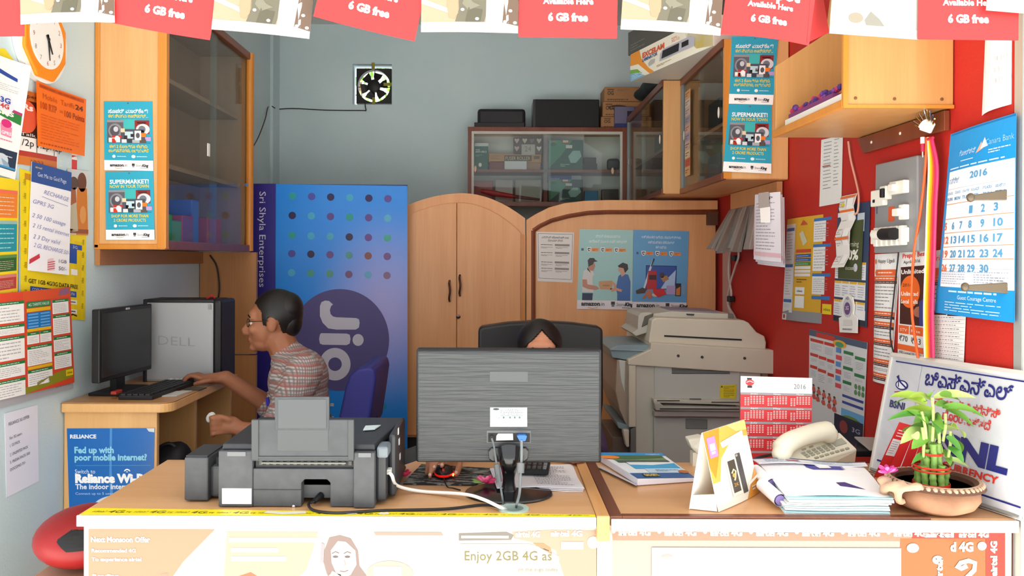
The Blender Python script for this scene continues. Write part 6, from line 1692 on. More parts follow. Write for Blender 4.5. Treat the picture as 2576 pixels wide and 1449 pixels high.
bch = thing('office_chair', 'blue padded swivel chair seen from the side behind the seated man', 'chair', (-.72, 3.3, 0))
BLU = M('#2c2c78', .6)
bp = [(868, 975), (880, 945), (900, 928), (928, 923), (942, 930), (946, 950), (938, 1010), (926, 1090), (900, 1140), (862, 1150), (848, 1120), (852, 1050)]
MB().pp(bp, 3.08, .40, BLU).build('backrest', bch, bevel=.03, seg=4, smooth=True)
MB().box(-.95, 3.02, .44, -.58, 3.50, .54, BLU).build('seat', bch, bevel=.03, seg=3)
MB().tube([(-.56, 3.28, .50), (-.50, 3.28, .60), (-.50, 3.28, .80)], .018, BLK).build('back_bracket', bch)
MB().tube([(-.76, 3.26, .08), (-.76, 3.26, .44)], .028, M('#3a3a3c', .3, .6)).build('column', bch)
for k in range(5):
    q = k * 2 * PI / 5 + .1
    e = V((-.76 + .19 * math.cos(q), 3.26 + .19 * math.sin(q), .06))
    g_ = MB().tube([(-.76, 3.26, .11), e], [.02, .014], BLK).build('base_arm', bch)
    MB().ell(e - V((0, 0, .032)), (.02, .02, .028), BLK, None, 10, 8).build('caster', g_)
# ------------------------------------------------------------------ things on the left counter
PG = mottled('dark_grey_printer_plastic', '#484a4d', '#505255', scale=30, rough=.55, bump=.15, bscale=900)
PD = M('#232427', .5)
PB = M('#34363a', .4)
ZP = ZT + .002
PY = 1.905
X_ = lambda px, Y: W(px, 1200, Y).x
Zp = lambda py, Y: W(700, py, Y).z
pr_ = thing('printer', 'dark grey ink tank printer with its paper support raised, seen from behind', 'printer', (-.47, PY + .14, ZP))
xa, xb, xc, xd, xe = X_(549, PY), X_(635, PY), X_(890, PY), X_(943, PY), X_(956, PY)
zt_ = Zp(1135, PY)
MB().box(xa, PY, ZP, xb, PY + .26, zt_, PG).build('rear_left_block', pr_, bevel=.003)
# rear cover with the arched mains recess, one outline
rx0_, rx1_, rz = X_(757, PY), X_(830, PY), Zp(1207, PY)
out = [(xb, PY + .004, ZP), (xb, PY + .004, Zp(1180, PY)), (xc, PY + .004, Zp(1180, PY)), (xc, PY + .004, ZP), (rx1_, PY + .004, ZP), (rx1_, PY + .004, rz - .008), (rx1_ - .008, PY + .004, rz), (rx0_ + .008, PY + .004, rz), (rx0_, PY + .004, rz - .008), (rx0_, PY + .004, ZP)]
MB().prism(out, (0, .03, 0), PG).build('rear_cover', pr_, bevel=.002)
MB().box(xb + .001, PY + .0025, Zp(1233, PY) - .0006, rx0_, PY + .006, Zp(1233, PY) + .0006, PD).build('panel_seam', pr_)
mb = MB(); mb.box(rx0_ - .002, PY + .034, ZP + .014, rx1_ + .002, PY + .20, rz + .006, M('#303234', .5)); mb.build('mains_recess', pr_)
MB().box(rx0_ - .002, PY + .030, ZP + .014, rx1_ + .002, PY + .038, ZP + .045, M('#4a4c4f', .5)).build('mains_socket', pr_)
MB().box(xc, PY - .006, ZP, xd, PY + .24, Zp(1136, PY), PG).build('rear_right_block', pr_, bevel=.003)
MB().box(xb, PY + .034, ZP + .012, xc, PY + .26, Zp(1185, PY), PD).build('inner_body', pr_)
MB().box(xd, PY + .02, ZP + .008, xe + .012, PY + .26, Zp(1150, PY), PB).build('right_side', pr_, bevel=.006)
MB().box(xe + .012, PY + .06, ZP + .006, xe + .030, PY + .27, Zp(1105, PY), PB).build('scanner_side', pr_, bevel=.008)
# scanner lid and flat top
zl_ = zt_ + .014
MB().hexa([(xa + .004, PY + .012, zt_), (xd - .002, PY + .012, zt_), (xe + .030, PY + .26, zt_ + .006), (xa + .02, PY + .26, zt_ + .006)],
          [(xa + .006, PY + .014, zl_), (xd - .004, PY + .014, zl_), (xe + .028, PY + .26, zl_ + .016), (xa + .022, PY + .26, zl_ + .016)], M('#303236', .45)).build('scanner_lid', pr_, bevel=.003)
MB().box(xb - .060, PY - .002, zt_ - .012, xb - .016, PY + .01, zt_ - .002, M('#6a6c6f', .5)).build('hinge', pr_); MB().box(xc + .012, PY - .008, zt_ - .012, xc + .042, PY + .01, zt_ - .002, M('#6a6c6f', .5)).build('hinge', pr_)
MB().box(xd + .002, PY + .01, Zp(1155, PY), xd + .030, PY + .07, Zp(1125, PY), M('#6c757c', .35)).build('corner_cap', pr_, bevel=.006)
# feed slot
mb = MB()
mb.box(xb + .004, PY + .012, Zp(1182, PY), xc - .002, PY + .05, Zp(1158, PY), PD)
for k in range(14): mb.box(xb + .014 + k * .0165, PY + .008, Zp(1172, PY), xb + .022 + k * .0165, PY + .014, Zp(1162, PY), M('#4c4c48', .5))
mb.build('feed_slot', pr_)
MB().tube([(xb + .02, PY + .006, Zp(1166, PY)), (xc - .02, PY + .006, Zp(1166, PY))], .0022, M('#8a8a84', .3, .6)).build('feed_roller', pr_)
# paper support, leaning a little towards the viewer
def leaf(px0, py0, px1, py1, Ya, Yb, th, m, name, par=pr_, bev=.002):
    a, b, c, d = W(px0, py1, Ya), W(px1, py1, Ya), W(px1, py0, Yb), W(px0, py0, Yb)
    return MB().prism([a, b, c, d], (0, th, 0), m).build(name, par, bevel=bev)
PSU = mottled('grey_paper_support', '#3f4346', '#474b4e', scale=30, rough=.5)
o = leaf(632, 1056, 890, 1160, PY - .004, PY - .020, .010, PSU, 'paper_support')
leaf(632, 1056, 650, 1158, PY - .008, PY - .024, .004, M('#3f4245', .5), 'side_rib', o); leaf(875, 1056, 890, 1158, PY - .008, PY - .024, .004, M('#3f4245', .5), 'side_rib', o)
leaf(646, 1148, 886, 1155, PY - .0075, PY - .0085, .004, M('#3f4245', .5), 'bottom_rib', o)
leaf(697, 1080, 826, 1136, PY - .0085, PY - .018, .004, M('#44484b', .5), 'recess_panel', o)
e_ = leaf(691, 998, 828, 1082, PY - .018, PY - .028, .008, PSU, 'support_extension')
leaf(699, 1004, 821, 1078, PY - .020, PY - .0285, .003, M('#484c4f', .5), 'extension_panel', e_)
# ink tank, label, screw
ty = 1.945
tx0, tx1 = X_(463, ty), X_(523, ty)
MB().box(tx0, ty, ZP + .002, tx1, ty + .13, Zp(1152, ty), PG).build('ink_tank', pr_, bevel=.004)
MB().box(tx0 + .002, ty + .004, Zp(1152, ty), tx1 - .002, ty + .125, Zp(1152, ty) + .004, PB).build('ink_tank_lid', pr_, bevel=.003)
MB().box(tx1 - .002, ty + .02, ZP + .004, xa + .002, ty + .11, Zp(1178, ty), M('#4c4e51', .5)).build('tank_neck', pr_, bevel=.008)
MB().tube([(tx1 + .016, ty + .03, Zp(1172, ty)), (tx1 + .016, ty + .03, Zp(1158, ty))], .007, PD).build('tank_tube', pr_)
MB().box(X_(559, PY), PY - .001, Zp(1268, PY), X_(633, PY), PY + .001, Zp(1229, PY), M('#f2f4f4', .4)).build('white_label', pr_, label='blank white label')
MB().lathe([(.004, 0), (.004, .002), (0, .003)], W(739, 1274, PY + .003), CHROME, 12, RYV).build('screw', pr_)
MB().hexa([AZ(897, 1074, zl_ + .012)] * 0 + [V((xc + .002, PY + .16, zl_ + .012)), V((xc + .040, PY + .17, zl_ + .012)), V((xc + .030, PY + .13, zl_ + .010)), V((xc + .002, PY + .12, zl_ + .010))],
          [V((xc + .002, PY + .16, zl_ + .0145)), V((xc + .040, PY + .17, zl_ + .0145)), V((xc + .030, PY + .13, zl_ + .0125)), V((xc + .002, PY + .12, zl_ + .0125))], M('#c9d8d8', .4)).build('lid_sticker', pr_, label='pale sticker')
for k, y in enumerate([1108, 1140, 1185]): MB().box(xe + .030, PY + .10 + .02 * k, Zp(y, PY) - .008, xe + .0315, PY + .115 + .02 * k, Zp(y, PY) + .008, M('#dcdcdc')).build('side_mark', pr_)
# cables of the printer
ux = xe + .014
wire('usb_cable', [(ux - .002, PY + .05, Zp(1197, PY)), (ux + .012, PY + .02, Zp(1197, PY) - .004), AZ(1000, 1222, ZT + .03), AZ(1060, 1236, ZT + .007), AZ(1165, 1243, ZT + .016), AZ(1215, 1256, ZT + .0215), AZ(1262, 1278, ZT + .008), AZ(1280, 1284, ZT - .03)], .0042, M('#f1f0ea', .4), 'thick white cable from the printer side to the hole in the counter', 'cable')
MB().cbox((ux + .000, PY + .048, Zp(1197, PY)), (.014, .026, .012), M('#e6e4dc', .4)).build('usb_plug', None, (ux, PY + .05, Zp(1197, PY)), bevel=.002, label='white square plug in the right side of the printer', cat='plug')
c = W(795, 1252, PY + .02)
pc = thing('power_cable', 'black mains cable from the printer recess along the counter edge to the hole', 'cable', c)
MB().tube([W(808, 1246, PY + .031), W(790, 1262, PY + .006)], [.009, .006], BLK, 10).build('plug', pc, smooth=True)
MB().tube(smooth_path([W(790, 1262, PY + .006), AZ(776, 1268, ZT + .012), AZ(790, 1284, ZT + .0045), AZ(850, 1290, ZT + .0045), AZ(960, 1284, ZT + .0045), AZ(1120, 1280, ZT + .0045), AZ(1215, 1270, ZT + .0045), AZ(1262, 1278, ZT + .006), AZ(1275, 1284, ZT - .03)]), .0033, BLK, 8).build('cord', pc, smooth=True)

# cable hole ring
gc = AZ(1292, 1281, ZT)
MB().lathe([(.024, -.012), (.024, .003), (.036, .004), (.037, .001), (.037, -.001)], gc, M('#a9bdb4', .4), 36, cap=False).lathe([(.0239, -.014), (0, -.014)], gc, M('#8ea29a', .5), 36).build('cable_grommet', None, gc, smooth=True, label='pale green plastic ring round the cable hole in the counter', cat='grommet')

# big monitor seen from behind
MY = 2.01
mn = thing('computer_monitor', 'large black desktop monitor seen from behind in the middle of the counter', 'monitor', (.03, MY + .03, ZT))
a, b = W(1045, 1166, MY), W(1515, 880, MY)
a.x, b.x = W(1046, 1000, MY).x, W(1515, 1000, MY).x
rb, nt, bs = nodes('ribbed_black_plastic')
bs.inputs['Base Color'].default_value = lin('#35383a'); bs.inputs['Roughness'].default_value = .40
mp = mapping(nt, (3.6, 3.6, 95)); n1 = nt.nodes.new('ShaderNodeTexNoise'); n1.inputs['Scale'].default_value = 1.6; n1.inputs['Detail'].default_value = 2
nt.links.new(mp.outputs[0], n1.inputs['Vector'])
bp = nt.nodes.new('ShaderNodeBump'); bp.inputs['Strength'].default_value = .4; bp.inputs['Distance'].default_value = .010
nt.links.new(n1.outputs['Fac'], bp.inputs['Height']); nt.links.new(bp.outputs[0], bs.inputs['Normal'])
MB().box(a.x, MY + .012, a.z, b.x, MY + .045, b.z, BLK).build('bezel', mn, bevel=.005)
MB().box(a.x + .003, MY, a.z + .004, b.x - .005, MY + .014, b.z - .004, rb).build('back_cover', mn, bevel=.006, seg=3)
mp_ = lambda x, y, e=0: W(x, y, MY - .0012 - e)
MB().pbox(1232, 935, 1328, 960, MY - .001, .002, M('#4f5254', .5)).build('logo_plate', mn, bevel=.0005)
s = Sheet(93, 48, .4)
s.rect(0, 30, 93, 48, '#f6f8f8', 2); s.ell(15, 4, 8, 2.6, '#2c3238', 3); s.dash(26, 3, 90, 22, 5, '#4c5a5c', 2, .35, 4, .05)
s.text('CE', 16, 28, 5, '#4a5658', 3, w=9); 
for x in (34, 50, 62, 74): s.ell(x, 25, 2.6, 2.8, '#5a6668', 3, 10)
s.place('rating_label', [mp_(1233, 1025), mp_(1326, 1025), mp_(1326, 1073), mp_(1233, 1073)], '#cfdedd', parent=mn, label='pale rating label')
MB().pbox(1224, 1083, 1336, 1115, MY - .002, .003, M('#5a5d5f', .5)).build('port_frame', mn, bevel=.001)
MB().pbox(1228, 1090, 1333, 1112, MY - .003, .002, M('#1b1b1c', .6)).build('port_recess', mn)
MB().tube([W(1237, 1101, MY - .003), W(1237, 1101, MY - .014)], .005, BLK, 12).build('power_jack', mn)
MB().pp([(1249, 1096), (1253, 1091), (1290, 1091), (1291, 1107), (1248, 1108)], MY - .006, .004, M('#e8dfd0', .3, .3)).build('digital_port', mn)
MB().pp([(1300, 1097), (1306, 1095), (1322, 1095), (1326, 1098), (1322, 1110), (1308, 1112)], MY - .020, .018, M('#2f6bc0', .4)).build('video_plug', mn, bevel=.001, label='blue video plug')
GB = M('#131416', .2, sp=.6)
MB().pp([(1228, 1135), (1236, 1126), (1324, 1126), (1330, 1134), (1328, 1156), (1320, 1162), (1238, 1162), (1230, 1156)], MY - .006, .008, GB).build('stand_mount', mn, bevel=.003)
n0 = MB()
sec = [(1250, 1128, 34, .012), (1256, 1150, 30, .016), (1263, 1170, 26, .018), (1268, 1200, 24, .018), (1265, 1222, 28, .020), (1258, 1238, 36, .024)]
prof = []
cx_ = X_(1280, MY)
pts_ = [V((cx_, MY - .004, Zp(1128, MY) + .0)), V((cx_, MY - .018, Zp(1150, MY))), V((cx_, MY + .0, Zp(1175, MY))), V((cx_, MY + .008, Zp(1200, MY))), V((cx_, MY + .012, Zp(1225, MY))), V((cx_, MY + .014, ZT + .012))]
MB().tube(smooth_path(pts_, 4), [.030 - .0012 * min(i, 12) + (max(0, i - 14) * .0010) for i in range(len(smooth_path(pts_, 4)))], GB, 20).build('stand_neck', mn, smooth=True)
MB().box(cx_ - .010, MY - .034, Zp(1165, MY), cx_ + .006, MY - .028, Zp(1148, MY), M('#d8cfc0', .3)).build('neck_sticker', mn)
bc_ = V((cx_, MY + .012, ZT + .001))
MB().lathe([(.109, 0), (.112, .003), (.110, .006), (.06, .009), (0, .010)], bc_, GB, 48, None, 1.0, .78).build('stand_base', mn, smooth=True)
wire('power_cord', [W(1237, 1103, MY - .014), W(1242, 1120, MY - .022), W(1248, 1160, MY - .045), W(1252, 1180, 1.96), AZ(1264, 1255, ZT + .02), AZ(1266, 1280, ZT - .02)], .0026, M('#5f6668', .4), parent=mn)
MB().tube([W(1249, 1168, MY - .047), W(1256, 1212, MY - .055)], .0075, M('#55595a', .4), 12).build('power_cord_choke', mn, smooth=True)
wire('video_cord', [W(1312, 1108, MY - .020), W(1312, 1150, MY - .040), W(1309, 1200, MY - .050), AZ(1307, 1240, ZT + .03), AZ(1300, 1268, ZT + .012), AZ(1298, 1281, ZT - .02)], .0034, M('#7a8082', .4), parent=mn)
MB().tube([W(1310, 1165, MY - .046), W(1309, 1190, MY - .052)], .0095, M('#6a6e70', .4), 12).build('video_cord_choke', mn, smooth=True)

# mouse pad with a striped print
pm, nt, bs = nodes('tiger_striped_cloth')
mp = mapping(nt, (16, 60, 1)); wv = nt.nodes.new('ShaderNodeTexNoise'); wv.inputs['Scale'].default_value = 1.3; wv.inputs['Detail'].default_value = 3
nt.links.new(mp.outputs[0], wv.inputs['Vector'])
r_ = ramp(nt, wv.outputs['Fac'], [(.50, lin('#1c1d1f')), (.54, lin('#7e8480'))])
nt.links.new(r_.outputs[0], bs.inputs['Base Color']); bs.inputs['Roughness'].default_value = .8
zz = ZT + .001
MP = [AZ(1012, 1219, zz), AZ(1196, 1222, zz), AZ(1268, 1182, zz), AZ(1060, 1170, zz)]
mpad = MB().prism(MP, (0, 0, .003), pm).build('mouse_pad', None, (MP[0] + MP[2]) / 2, label='dark mouse pad with zebra like stripes beside the monitor stand', cat='mouse pad')

# mouse
mc = AZ(1116, 1200, ZT + .006)
ms = thing('computer_mouse', 'black mouse with a glowing red rim under the right hand of the woman', 'mouse', (mc.x, mc.y, ZT + .005))
mb = MB(); mb.ell((mc.x, mc.y + .02, ZT + .016), (.0255, .046, .016), M('#17181a', .3), None, 20, 12); mb.build('shell', ms, smooth=True)
MB().lathe([(.0262, -.003), (.0272, 0), (.0262, .003), (.024, 0)], (mc.x, mc.y + .02, ZT + .014), M('#d81c10', .3, em=.35), 32, None, 1, 1.75) .build('red_rim', ms, smooth=True, label='glowing red rim')
MB().cbox((mc.x + .0262, mc.y - .006, ZT + .014), (.004, .012, .006), M('#ff8a50', em=3.0)).build('rim_light', ms, bevel=.0015)
MB().tube([(mc.x - .003, mc.y - .012, ZT + .027), (mc.x + .003, mc.y - .012, ZT + .027)], .006, M('#c8281a', .4), 12).build('wheel', ms)
wire('cord', [(mc.x + .002, mc.y - .026, ZT + .010), AZ(1125, 1224, ZT + .006), AZ(1140, 1228, ZT + .004), AZ(1158, 1233, ZT + .004)], .0018, BLK, parent=ms)

# dark desk gadget left of the monitor, pink flowers
dg = thing('phone_handset', 'dark flat gadget leaning by the left edge of the monitor', 'gadget', AZ(1020, 1160, ZT))
p = [W(1000, 1152, 2.18), W(1047, 1136, 2.20), W(1050, 1160, 2.16), W(1003, 1176, 2.14)]
MB().prism(p, (0, .03, .012), M('#2a2e34', .35)).build('body', dg, bevel=.004)
MB().prism([W(1004, 1156, 2.174), W(1044, 1142, 2.192), W(1045, 1148, 2.184), W(1005, 1163, 2.166)], (0, .002, .001), M('#8a9094', .3)).build('edge_strip', dg)
MB().tube([W(1012, 1170, 2.17), AZ(1016, 1176, ZT + .004)], .006, M('#22252a')).build('foot', dg)
PINK = [M('#e0487c', .6), M('#ec6f9a', .6), M('#d23068', .6)]
def flower(c, label, cols, seed, n=9, r=.016, green=True):
    rn = random.Random(seed)
    o = thing('flower', label, 'flower', c)
    for k in range(n):
        q = k * 2.4; el = .15 + .9 * rn.random()
        d = V((math.cos(q) * math.cos(el), math.sin(q) * math.cos(el), math.sin(el) * .8))
        R = d.to_track_quat('X', 'Z').to_matrix()
        MB().ell(c + d * r * .75 + V((0, 0, .007)), (r * .75, r * .36, r * .22), cols[k % len(cols)], R, 10, 6).build('petal', o, smooth=True)
    if green:
        for k in range(3):
            d = V((-.8 + .1 * k, -.5 + .25 * k, .15)).normalized()
            MB().ell(c + d * r * 1.2 + V((0, 0, .006)), (r * .8, r * .25, r * .10), M('#7fa85a', .5), d.to_track_quat('X', 'Z').to_matrix(), 10, 6).build('leaf', o, smooth=True)
    return o
flower(AZ(1222, 1220, ZT + .012), 'pink flower with green leaves lying on the black monitor base', PINK, 3, 11, .019)
flower(AZ(1018, 1204, ZT + .006), 'crimson flower lying between the printer and the mouse pad', [M('#c82450', .6), M('#b01c44', .6), M('#d83a60', .6)], 5, 10, .015)

# papers and calculator right of the monitor stand
s = Sheet(190, 66)
s.dash(70, 6, 180, 60, 14, '#8a8c94', 1, .3, 3, .05)
g_ = 'printed sheets piled right of the monitor stand'
for k, lb in enumerate(['lowest printed sheet of the pile right of the monitor stand', 'middle printed sheet of the pile right of the monitor stand', 'top printed sheet of the pile right of the monitor stand, dense with figures']):
    z = ZT + .0025 + k * .004
    e = (2 - k) * 4
    (s if k == 2 else Sheet(190, 66)).place('paper_sheet', [AZ(1262 + e, 1172, z), AZ(1432 + e, 1166, z), AZ(1470 - e * .4, 1226 + e, z), AZ(1290 + e, 1226 + e, z)], '#eceaee', lb, 'paper', g_, curl=lambda u, v: .002 * math.sin(u * 5), th=.0015)
Sheet(30, 60).place('paper_strip', [AZ(1232, 1178, ZT + .010), AZ(1262, 1176, ZT + .010), AZ(1266, 1228, ZT + .018), AZ(1250, 1228, ZT + .018)], '#d9d8ea', 'folded pale violet paper strip beside the monitor stand', 'paper', th=.001)
cl = thing('calculator', 'black calculator on the printed sheets behind the monitor', 'calculator', AZ(1345, 1180, ZT + .02))
zc = ZT + .016
C4 = [AZ(1306, 1194, zc), AZ(1380, 1196, zc), AZ(1385, 1170, zc), AZ(1312, 1168, zc)]
MB().hexa(C4, [p + V((0, 0, .014)) for p in C4], BLK).build('body', cl, bevel=.003)
q = lambda u, v: C4[0].lerp(C4[1], u).lerp(C4[3].lerp(C4[2], u), v) + V((0, 0, .014))
for i in range(5):
    for j in range(3):
        b4 = [q(.08 + i * .18, .08 + j * .3), q(.20 + i * .18, .08 + j * .3), q(.20 + i * .18, .28 + j * .3), q(.08 + i * .18, .28 + j * .3)]
        MB().hexa(b4, [p + V((0, 0, .004)) for p in b4], M('#4a4c50' if i < 4 else '#8a8c90', .5)).build('key', cl)

# ------------------------------------------------------------------ things on the right counter
# magazine
mz = thing('magazine', 'blue covered magazine lying slanted on the right counter beside the monitor', 'magazine', AZ(1630, 1180, ZT))
Z1 = ZT + .016
B4 = [AZ(1604, 1222, ZT + .0015), AZ(1748, 1212, ZT + .0015), AZ(1664, 1152, ZT + .0015), AZ(1500, 1156, ZT + .0015)]
MB().hexa(B4, [B4[0] + V((0, 0, .018)), B4[1] + V((0, 0, .010)), B4[2] + V((0, 0, .014)), B4[3] + V((0, 0, .020))], M('#e6e2ea', .6)).build('pages', mz, bevel=.002)
s = Sheet(140, 100, .3)
s.rect(0, 0, 140, 14, '#2f8fd0'); s.text('magazine', 100, 10, 6, '#e8f0f6', 2, w=30); s.rect(14, 14, 130, 42, '#6a8a5c', 2); s.rect(14, 34, 130, 42, '#4a5a58', 3); s.poly([(14, 14), (130, 14), (130, 22), (60, 30), (14, 28)], '#3f6a3a', 3)
s.rect(30, 42, 136, 66, '#3fa8dc', 2); s.poly([(30, 42), (136, 42), (136, 46), (80, 54), (30, 52)], '#eaf4fa', 3); s.rect(50, 66, 140, 82, '#c4ddf0', 2); s.dash(70, 70, 130, 78, 2, '#5a8ab0', 3)
s.rect(0, 82, 140, 100, '#2a5f9c', 2); s.poly([(24, 86), (64, 84), (60, 96), (20, 97)], '#1f2a3a', 3); s.text('GADGETS', 26, 94, 7, '#d8c86a', 4, w=34, b=.05); s.ell(12, 22, 20, 7, '#f08c1c', 4); s.ell(130, 80, 12, 6, '#b8703c', 4)
T4 = [B4[3] + V((0, 0, .0208)), B4[2] + V((0, 0, .0148)), B4[1] + V((0, 0, .0108)), B4[0] + V((0, 0, .0188))]
s.place('cover', T4, '#eaf2f8', parent=mz, th=.0005)
MB().hexa([p + V((0, 0, 0)) for p in [AZ(1512, 1172, ZT + .002), AZ(1604, 1220, ZT + .002), AZ(1600, 1222, ZT + .002), AZ(1506, 1176, ZT + .002)]], [p for p in [AZ(1512, 1172, ZT + .008), AZ(1604, 1220, ZT + .008), AZ(1600, 1222, ZT + .008), AZ(1506, 1176, ZT + .008)]], M('#b8b4b8')).build('lower_pages', mz)

# tent card
tc_ = thing('tent_card', 'orange and white folded advertising card standing at the front of the right counter', 'card', (.57, 1.96, ZT))
P1_, P2_ = V((.496, 1.893, 1.036)), V((.648, 2.063, 1.034))
Q1, Q2 = AZ(1808, 1288, ZT + .001), AZ(1911, 1238, ZT + .001)
R1 = AZ(1733, 1281, ZT + .001); R2 = R1 + (Q2 - Q1)
s = Sheet(110, 185, .3)
s.poly([(0, 0), (110, 0), (110, 40), (70, 30), (30, 70), (16, 120), (0, 120)], '#eea84a', 1); s.poly([(60, 0), (110, 0), (110, 24), (80, 20)], '#f4c878', 2)
s.poly([(0, 0), (40, 0), (26, 60), (8, 110), (0, 80)], '#dd8a2c', 2)
s.rect(4, 14, 24, 62, '#d884b8', 3); s.rect(8, 30, 20, 46, '#f8f2f4', 4); s.rect(9, 48, 18, 54, '#f8f2f4', 4)
s.poly([(34, 34), (96, 22), (96, 36), (36, 48)], '#fbf7ea', 3)
s.rect(36, 76, 62, 166, '#e8e2d4', 3); s.rect(40, 82, 58, 158, '#4a4438', 4); s.rect(64, 72, 76, 168, '#4a4848', 3); s.ell(66, 76, 3, 3, '#a8a49a', 4)
s.stroke([(44, 112), (50, 104), (54, 110), (50, 124), (47, 130)], 4, '#e8d8a8', 5); s.ell(48, 118, 4, 5, '#c8a050', 5); s.text('2K', 43, 144, 8, '#d8a850', 5, w=12)
s.poly([(70, 185), (110, 120), (110, 185)], '#e8a03c', 2); s.poly([(80, 150), (110, 140), (110, 146), (80, 157)], '#fbf7ea', 4); s.dash(88, 158, 108, 172, 2, '#fbf7ea', 4)
s.place('front_panel', [P1_, P2_, Q2, Q1], '#f5efdf', parent=tc_, th=.0012, curl=lambda u, v: .006 * math.sin(u * PI) * v)
Sheet(10, 10).place('rear_panel', [P2_ + V((-.002, .002, 0)), P1_ + V((-.002, .002, 0)), R1, R2], '#f3efe6', parent=tc_, th=.0012)
MB().prism([R1 + V((.002, 0, .001)), Q1 + V((-.004, 0, .001)), Q1.lerp(P1_, .22), R1.lerp(P1_, .18)], (.002, .004, 0), M('#f1eee8')).build('end_flap', tc_)

# red desk calendar
dc = thing('desk_calendar', 'tall red desk calendar for 2016 with a white head behind the telephone', 'calendar', (.81, 2.30, ZT))
YC = 2.31
s = Sheet(180, 230, .4)
s.rect(0, 0, 180, 44, '#f7f6f4', 1); s.text('2016', 134, 30, 13, '#6a6a70', 2, w=30); s.ell(23, 16, 11, 8, '#d23a3c', 3); s.rect(16, 4, 28, 9, '#2c2a2c', 2); s.rect(17, 24, 29, 30, '#2c2a2c', 2); s.stroke([(14, 16), (23, 12), (32, 16)], 2, '#f4e4e0', 4)
mo_ = ['January', 'February', 'March', 'April', 'May', 'June', 'July', 'August', 'September', 'October', 'November', 'December']
for r in range(5):
    y = 42 + r * 38
    s.rect(0, y, 180, y + 6, '#9a9698', 2)
    for c in range(3):
        if r * 3 + c < 12:
            x = 10 + c * 58
            s.text(mo_[r * 3 + c], x + 24, y + 5, 4.4, '#f2eeee', 3, w=18, al='c')
            for k in range(6): 
                for d in range(7):
                    if (k > 0 or d > 1) and (k < 5 or d < 2): s.rect(x + d * 7.4, y + 9 + k * 4.4, x + d * 7.4 + 4.6, y + 11.4 + k * 4.4, '#f0c8c4', 2)
s.place('sheet', [W(1863, 946, YC), W(2043, 951, YC), W(2040, 1169, YC - .015), W(1861, 1169, YC - .015)], '#cf3238', parent=dc, th=.002)
MB().prism([W(1863, 950, YC + .004), W(2043, 955, YC + .004), W(2036, 1158, YC + .03), W(1867, 1158, YC + .03)], (0, .002, 0), M('#b02a30')).build('easel_back', dc)

# telephone
ph = thing('telephone', 'cream desk telephone with its handset resting on top', 'telephone', (.87, 2.15, ZT))
CR_ = mottled('cream_plastic', '#e2dcc4', '#e8e2cc', scale=5, rough=.35, sp=.5)
tA, tB, tC, tD = AZ(1962, 1141, ZT + .074), AZ(2112, 1086, ZT + .105), AZ(2157, 1130, ZT + .064), AZ(2010, 1172, ZT + .045)
bt4 = [V((p.x, p.y, ZT + .001)) for p in (tA, tD, tC, tB)]
bt4[2] = AZ(2150, 1178, ZT + .001); 
MB().hexa(bt4, [tA, tD, tC, tB], CR_).build('base', ph, bevel=.005, seg=3)
q = lambda u, v, h=0.0: tA.lerp(tB, u).lerp(tD.lerp(tC, u), v) + V((-.1, 0, 1)).normalized() * h
def key(u0, v0, u1, v1, m, name='key', h=.004):
    b4 = [q(u0, v0), q(u0, v1), q(u1, v1), q(u1, v0)]
    MB().hexa(b4, [p + V((0, 0, h)) for p in b4], m).build(name, ph)
KEYM = M('#d2ccb2', .5); KEYT = M('#a8a48e', .5)
for i in range(6):
    for j in range(3): key(.22 + i * .085, .40 + j * .12, .275 + i * .085, .47 + j * .12, KEYT)
for i in range(7): key(.30 + i * .088, .84, .36 + i * .088, .91, KEYT)
key(.74, .34, .93, .62, M('#a9ab98', .2), 'display', .003)
for i in range(2): key(.28 + i * .12, .24, .34 + i * .12, .28, KEYT)
hpts = [W(1962, 1134, 2.14), W(1984, 1113, 2.155), W(2015, 1099, 2.18), W(2050, 1089, 2.21), W(2086, 1083, 2.235)]
hp = smooth_path(hpts, 5)
rr = [.0255 + .003 * abs(i / (len(hp) - 1) - .5) * 2 for i in range(len(hp))]
hs = MB().tube(hp, rr, CR_, 16).ell(hp[0] + V((.004, -.002, -.008)), (.027, .026, .024), CR_).ell(hp[-1] + V((-.004, -.002, -.010)), (.028, .028, .026), CR_).build('handset', ph)
fuse(hs, .006, 3)

wire('coiled_cord', [W(1956, 1140, 2.13), W(1932, 1146, 2.19), W(1910, 1150, 2.215), W(1894, 1157, 2.215)], .004, BLK2, parent=ph)

# white corner tray and dark gadgets
wt = thing('plastic_dish', 'white plastic dish edge showing behind the orange tent card', 'dish', AZ(1752, 1135, ZT))
MB().prism([W(1731, 1106, 2.30), W(1765, 1100, 2.34), W(1800, 1110, 2.32), W(1800, 1150, 2.30), W(1762, 1150, 2.30), W(1740, 1128, 2.30)], (0, .05, 0), M('#dedccb', .4)).build('rim', wt, bevel=.006)
MB().prism([(W(1740, 1128, 2.30).x + .005, 2.305, ZT), (W(1800, 1150, 2.30).x, 2.305, ZT), (W(1800, 1150, 2.30).x, 2.34, ZT), (W(1740, 1128, 2.30).x + .005, 2.34, ZT)], (0, 0, W(1750, 1140, 2.3).z - ZT), M('#dedccb', .4)).build('foot', wt)
pd = thing('card_reader', 'grey and black card reader behind the telephone', 'gadget', AZ(2172, 1142, ZT))
D4 = [AZ(2150, 1150, ZT + .001), AZ(2200, 1150, ZT + .001), AZ(2204, 1130, ZT + .001), AZ(2152, 1128, ZT + .001)]
MB().hexa(D4, [p + V((0, 0, .018)) for p in D4], BLK).build('body', pd, bevel=.004)
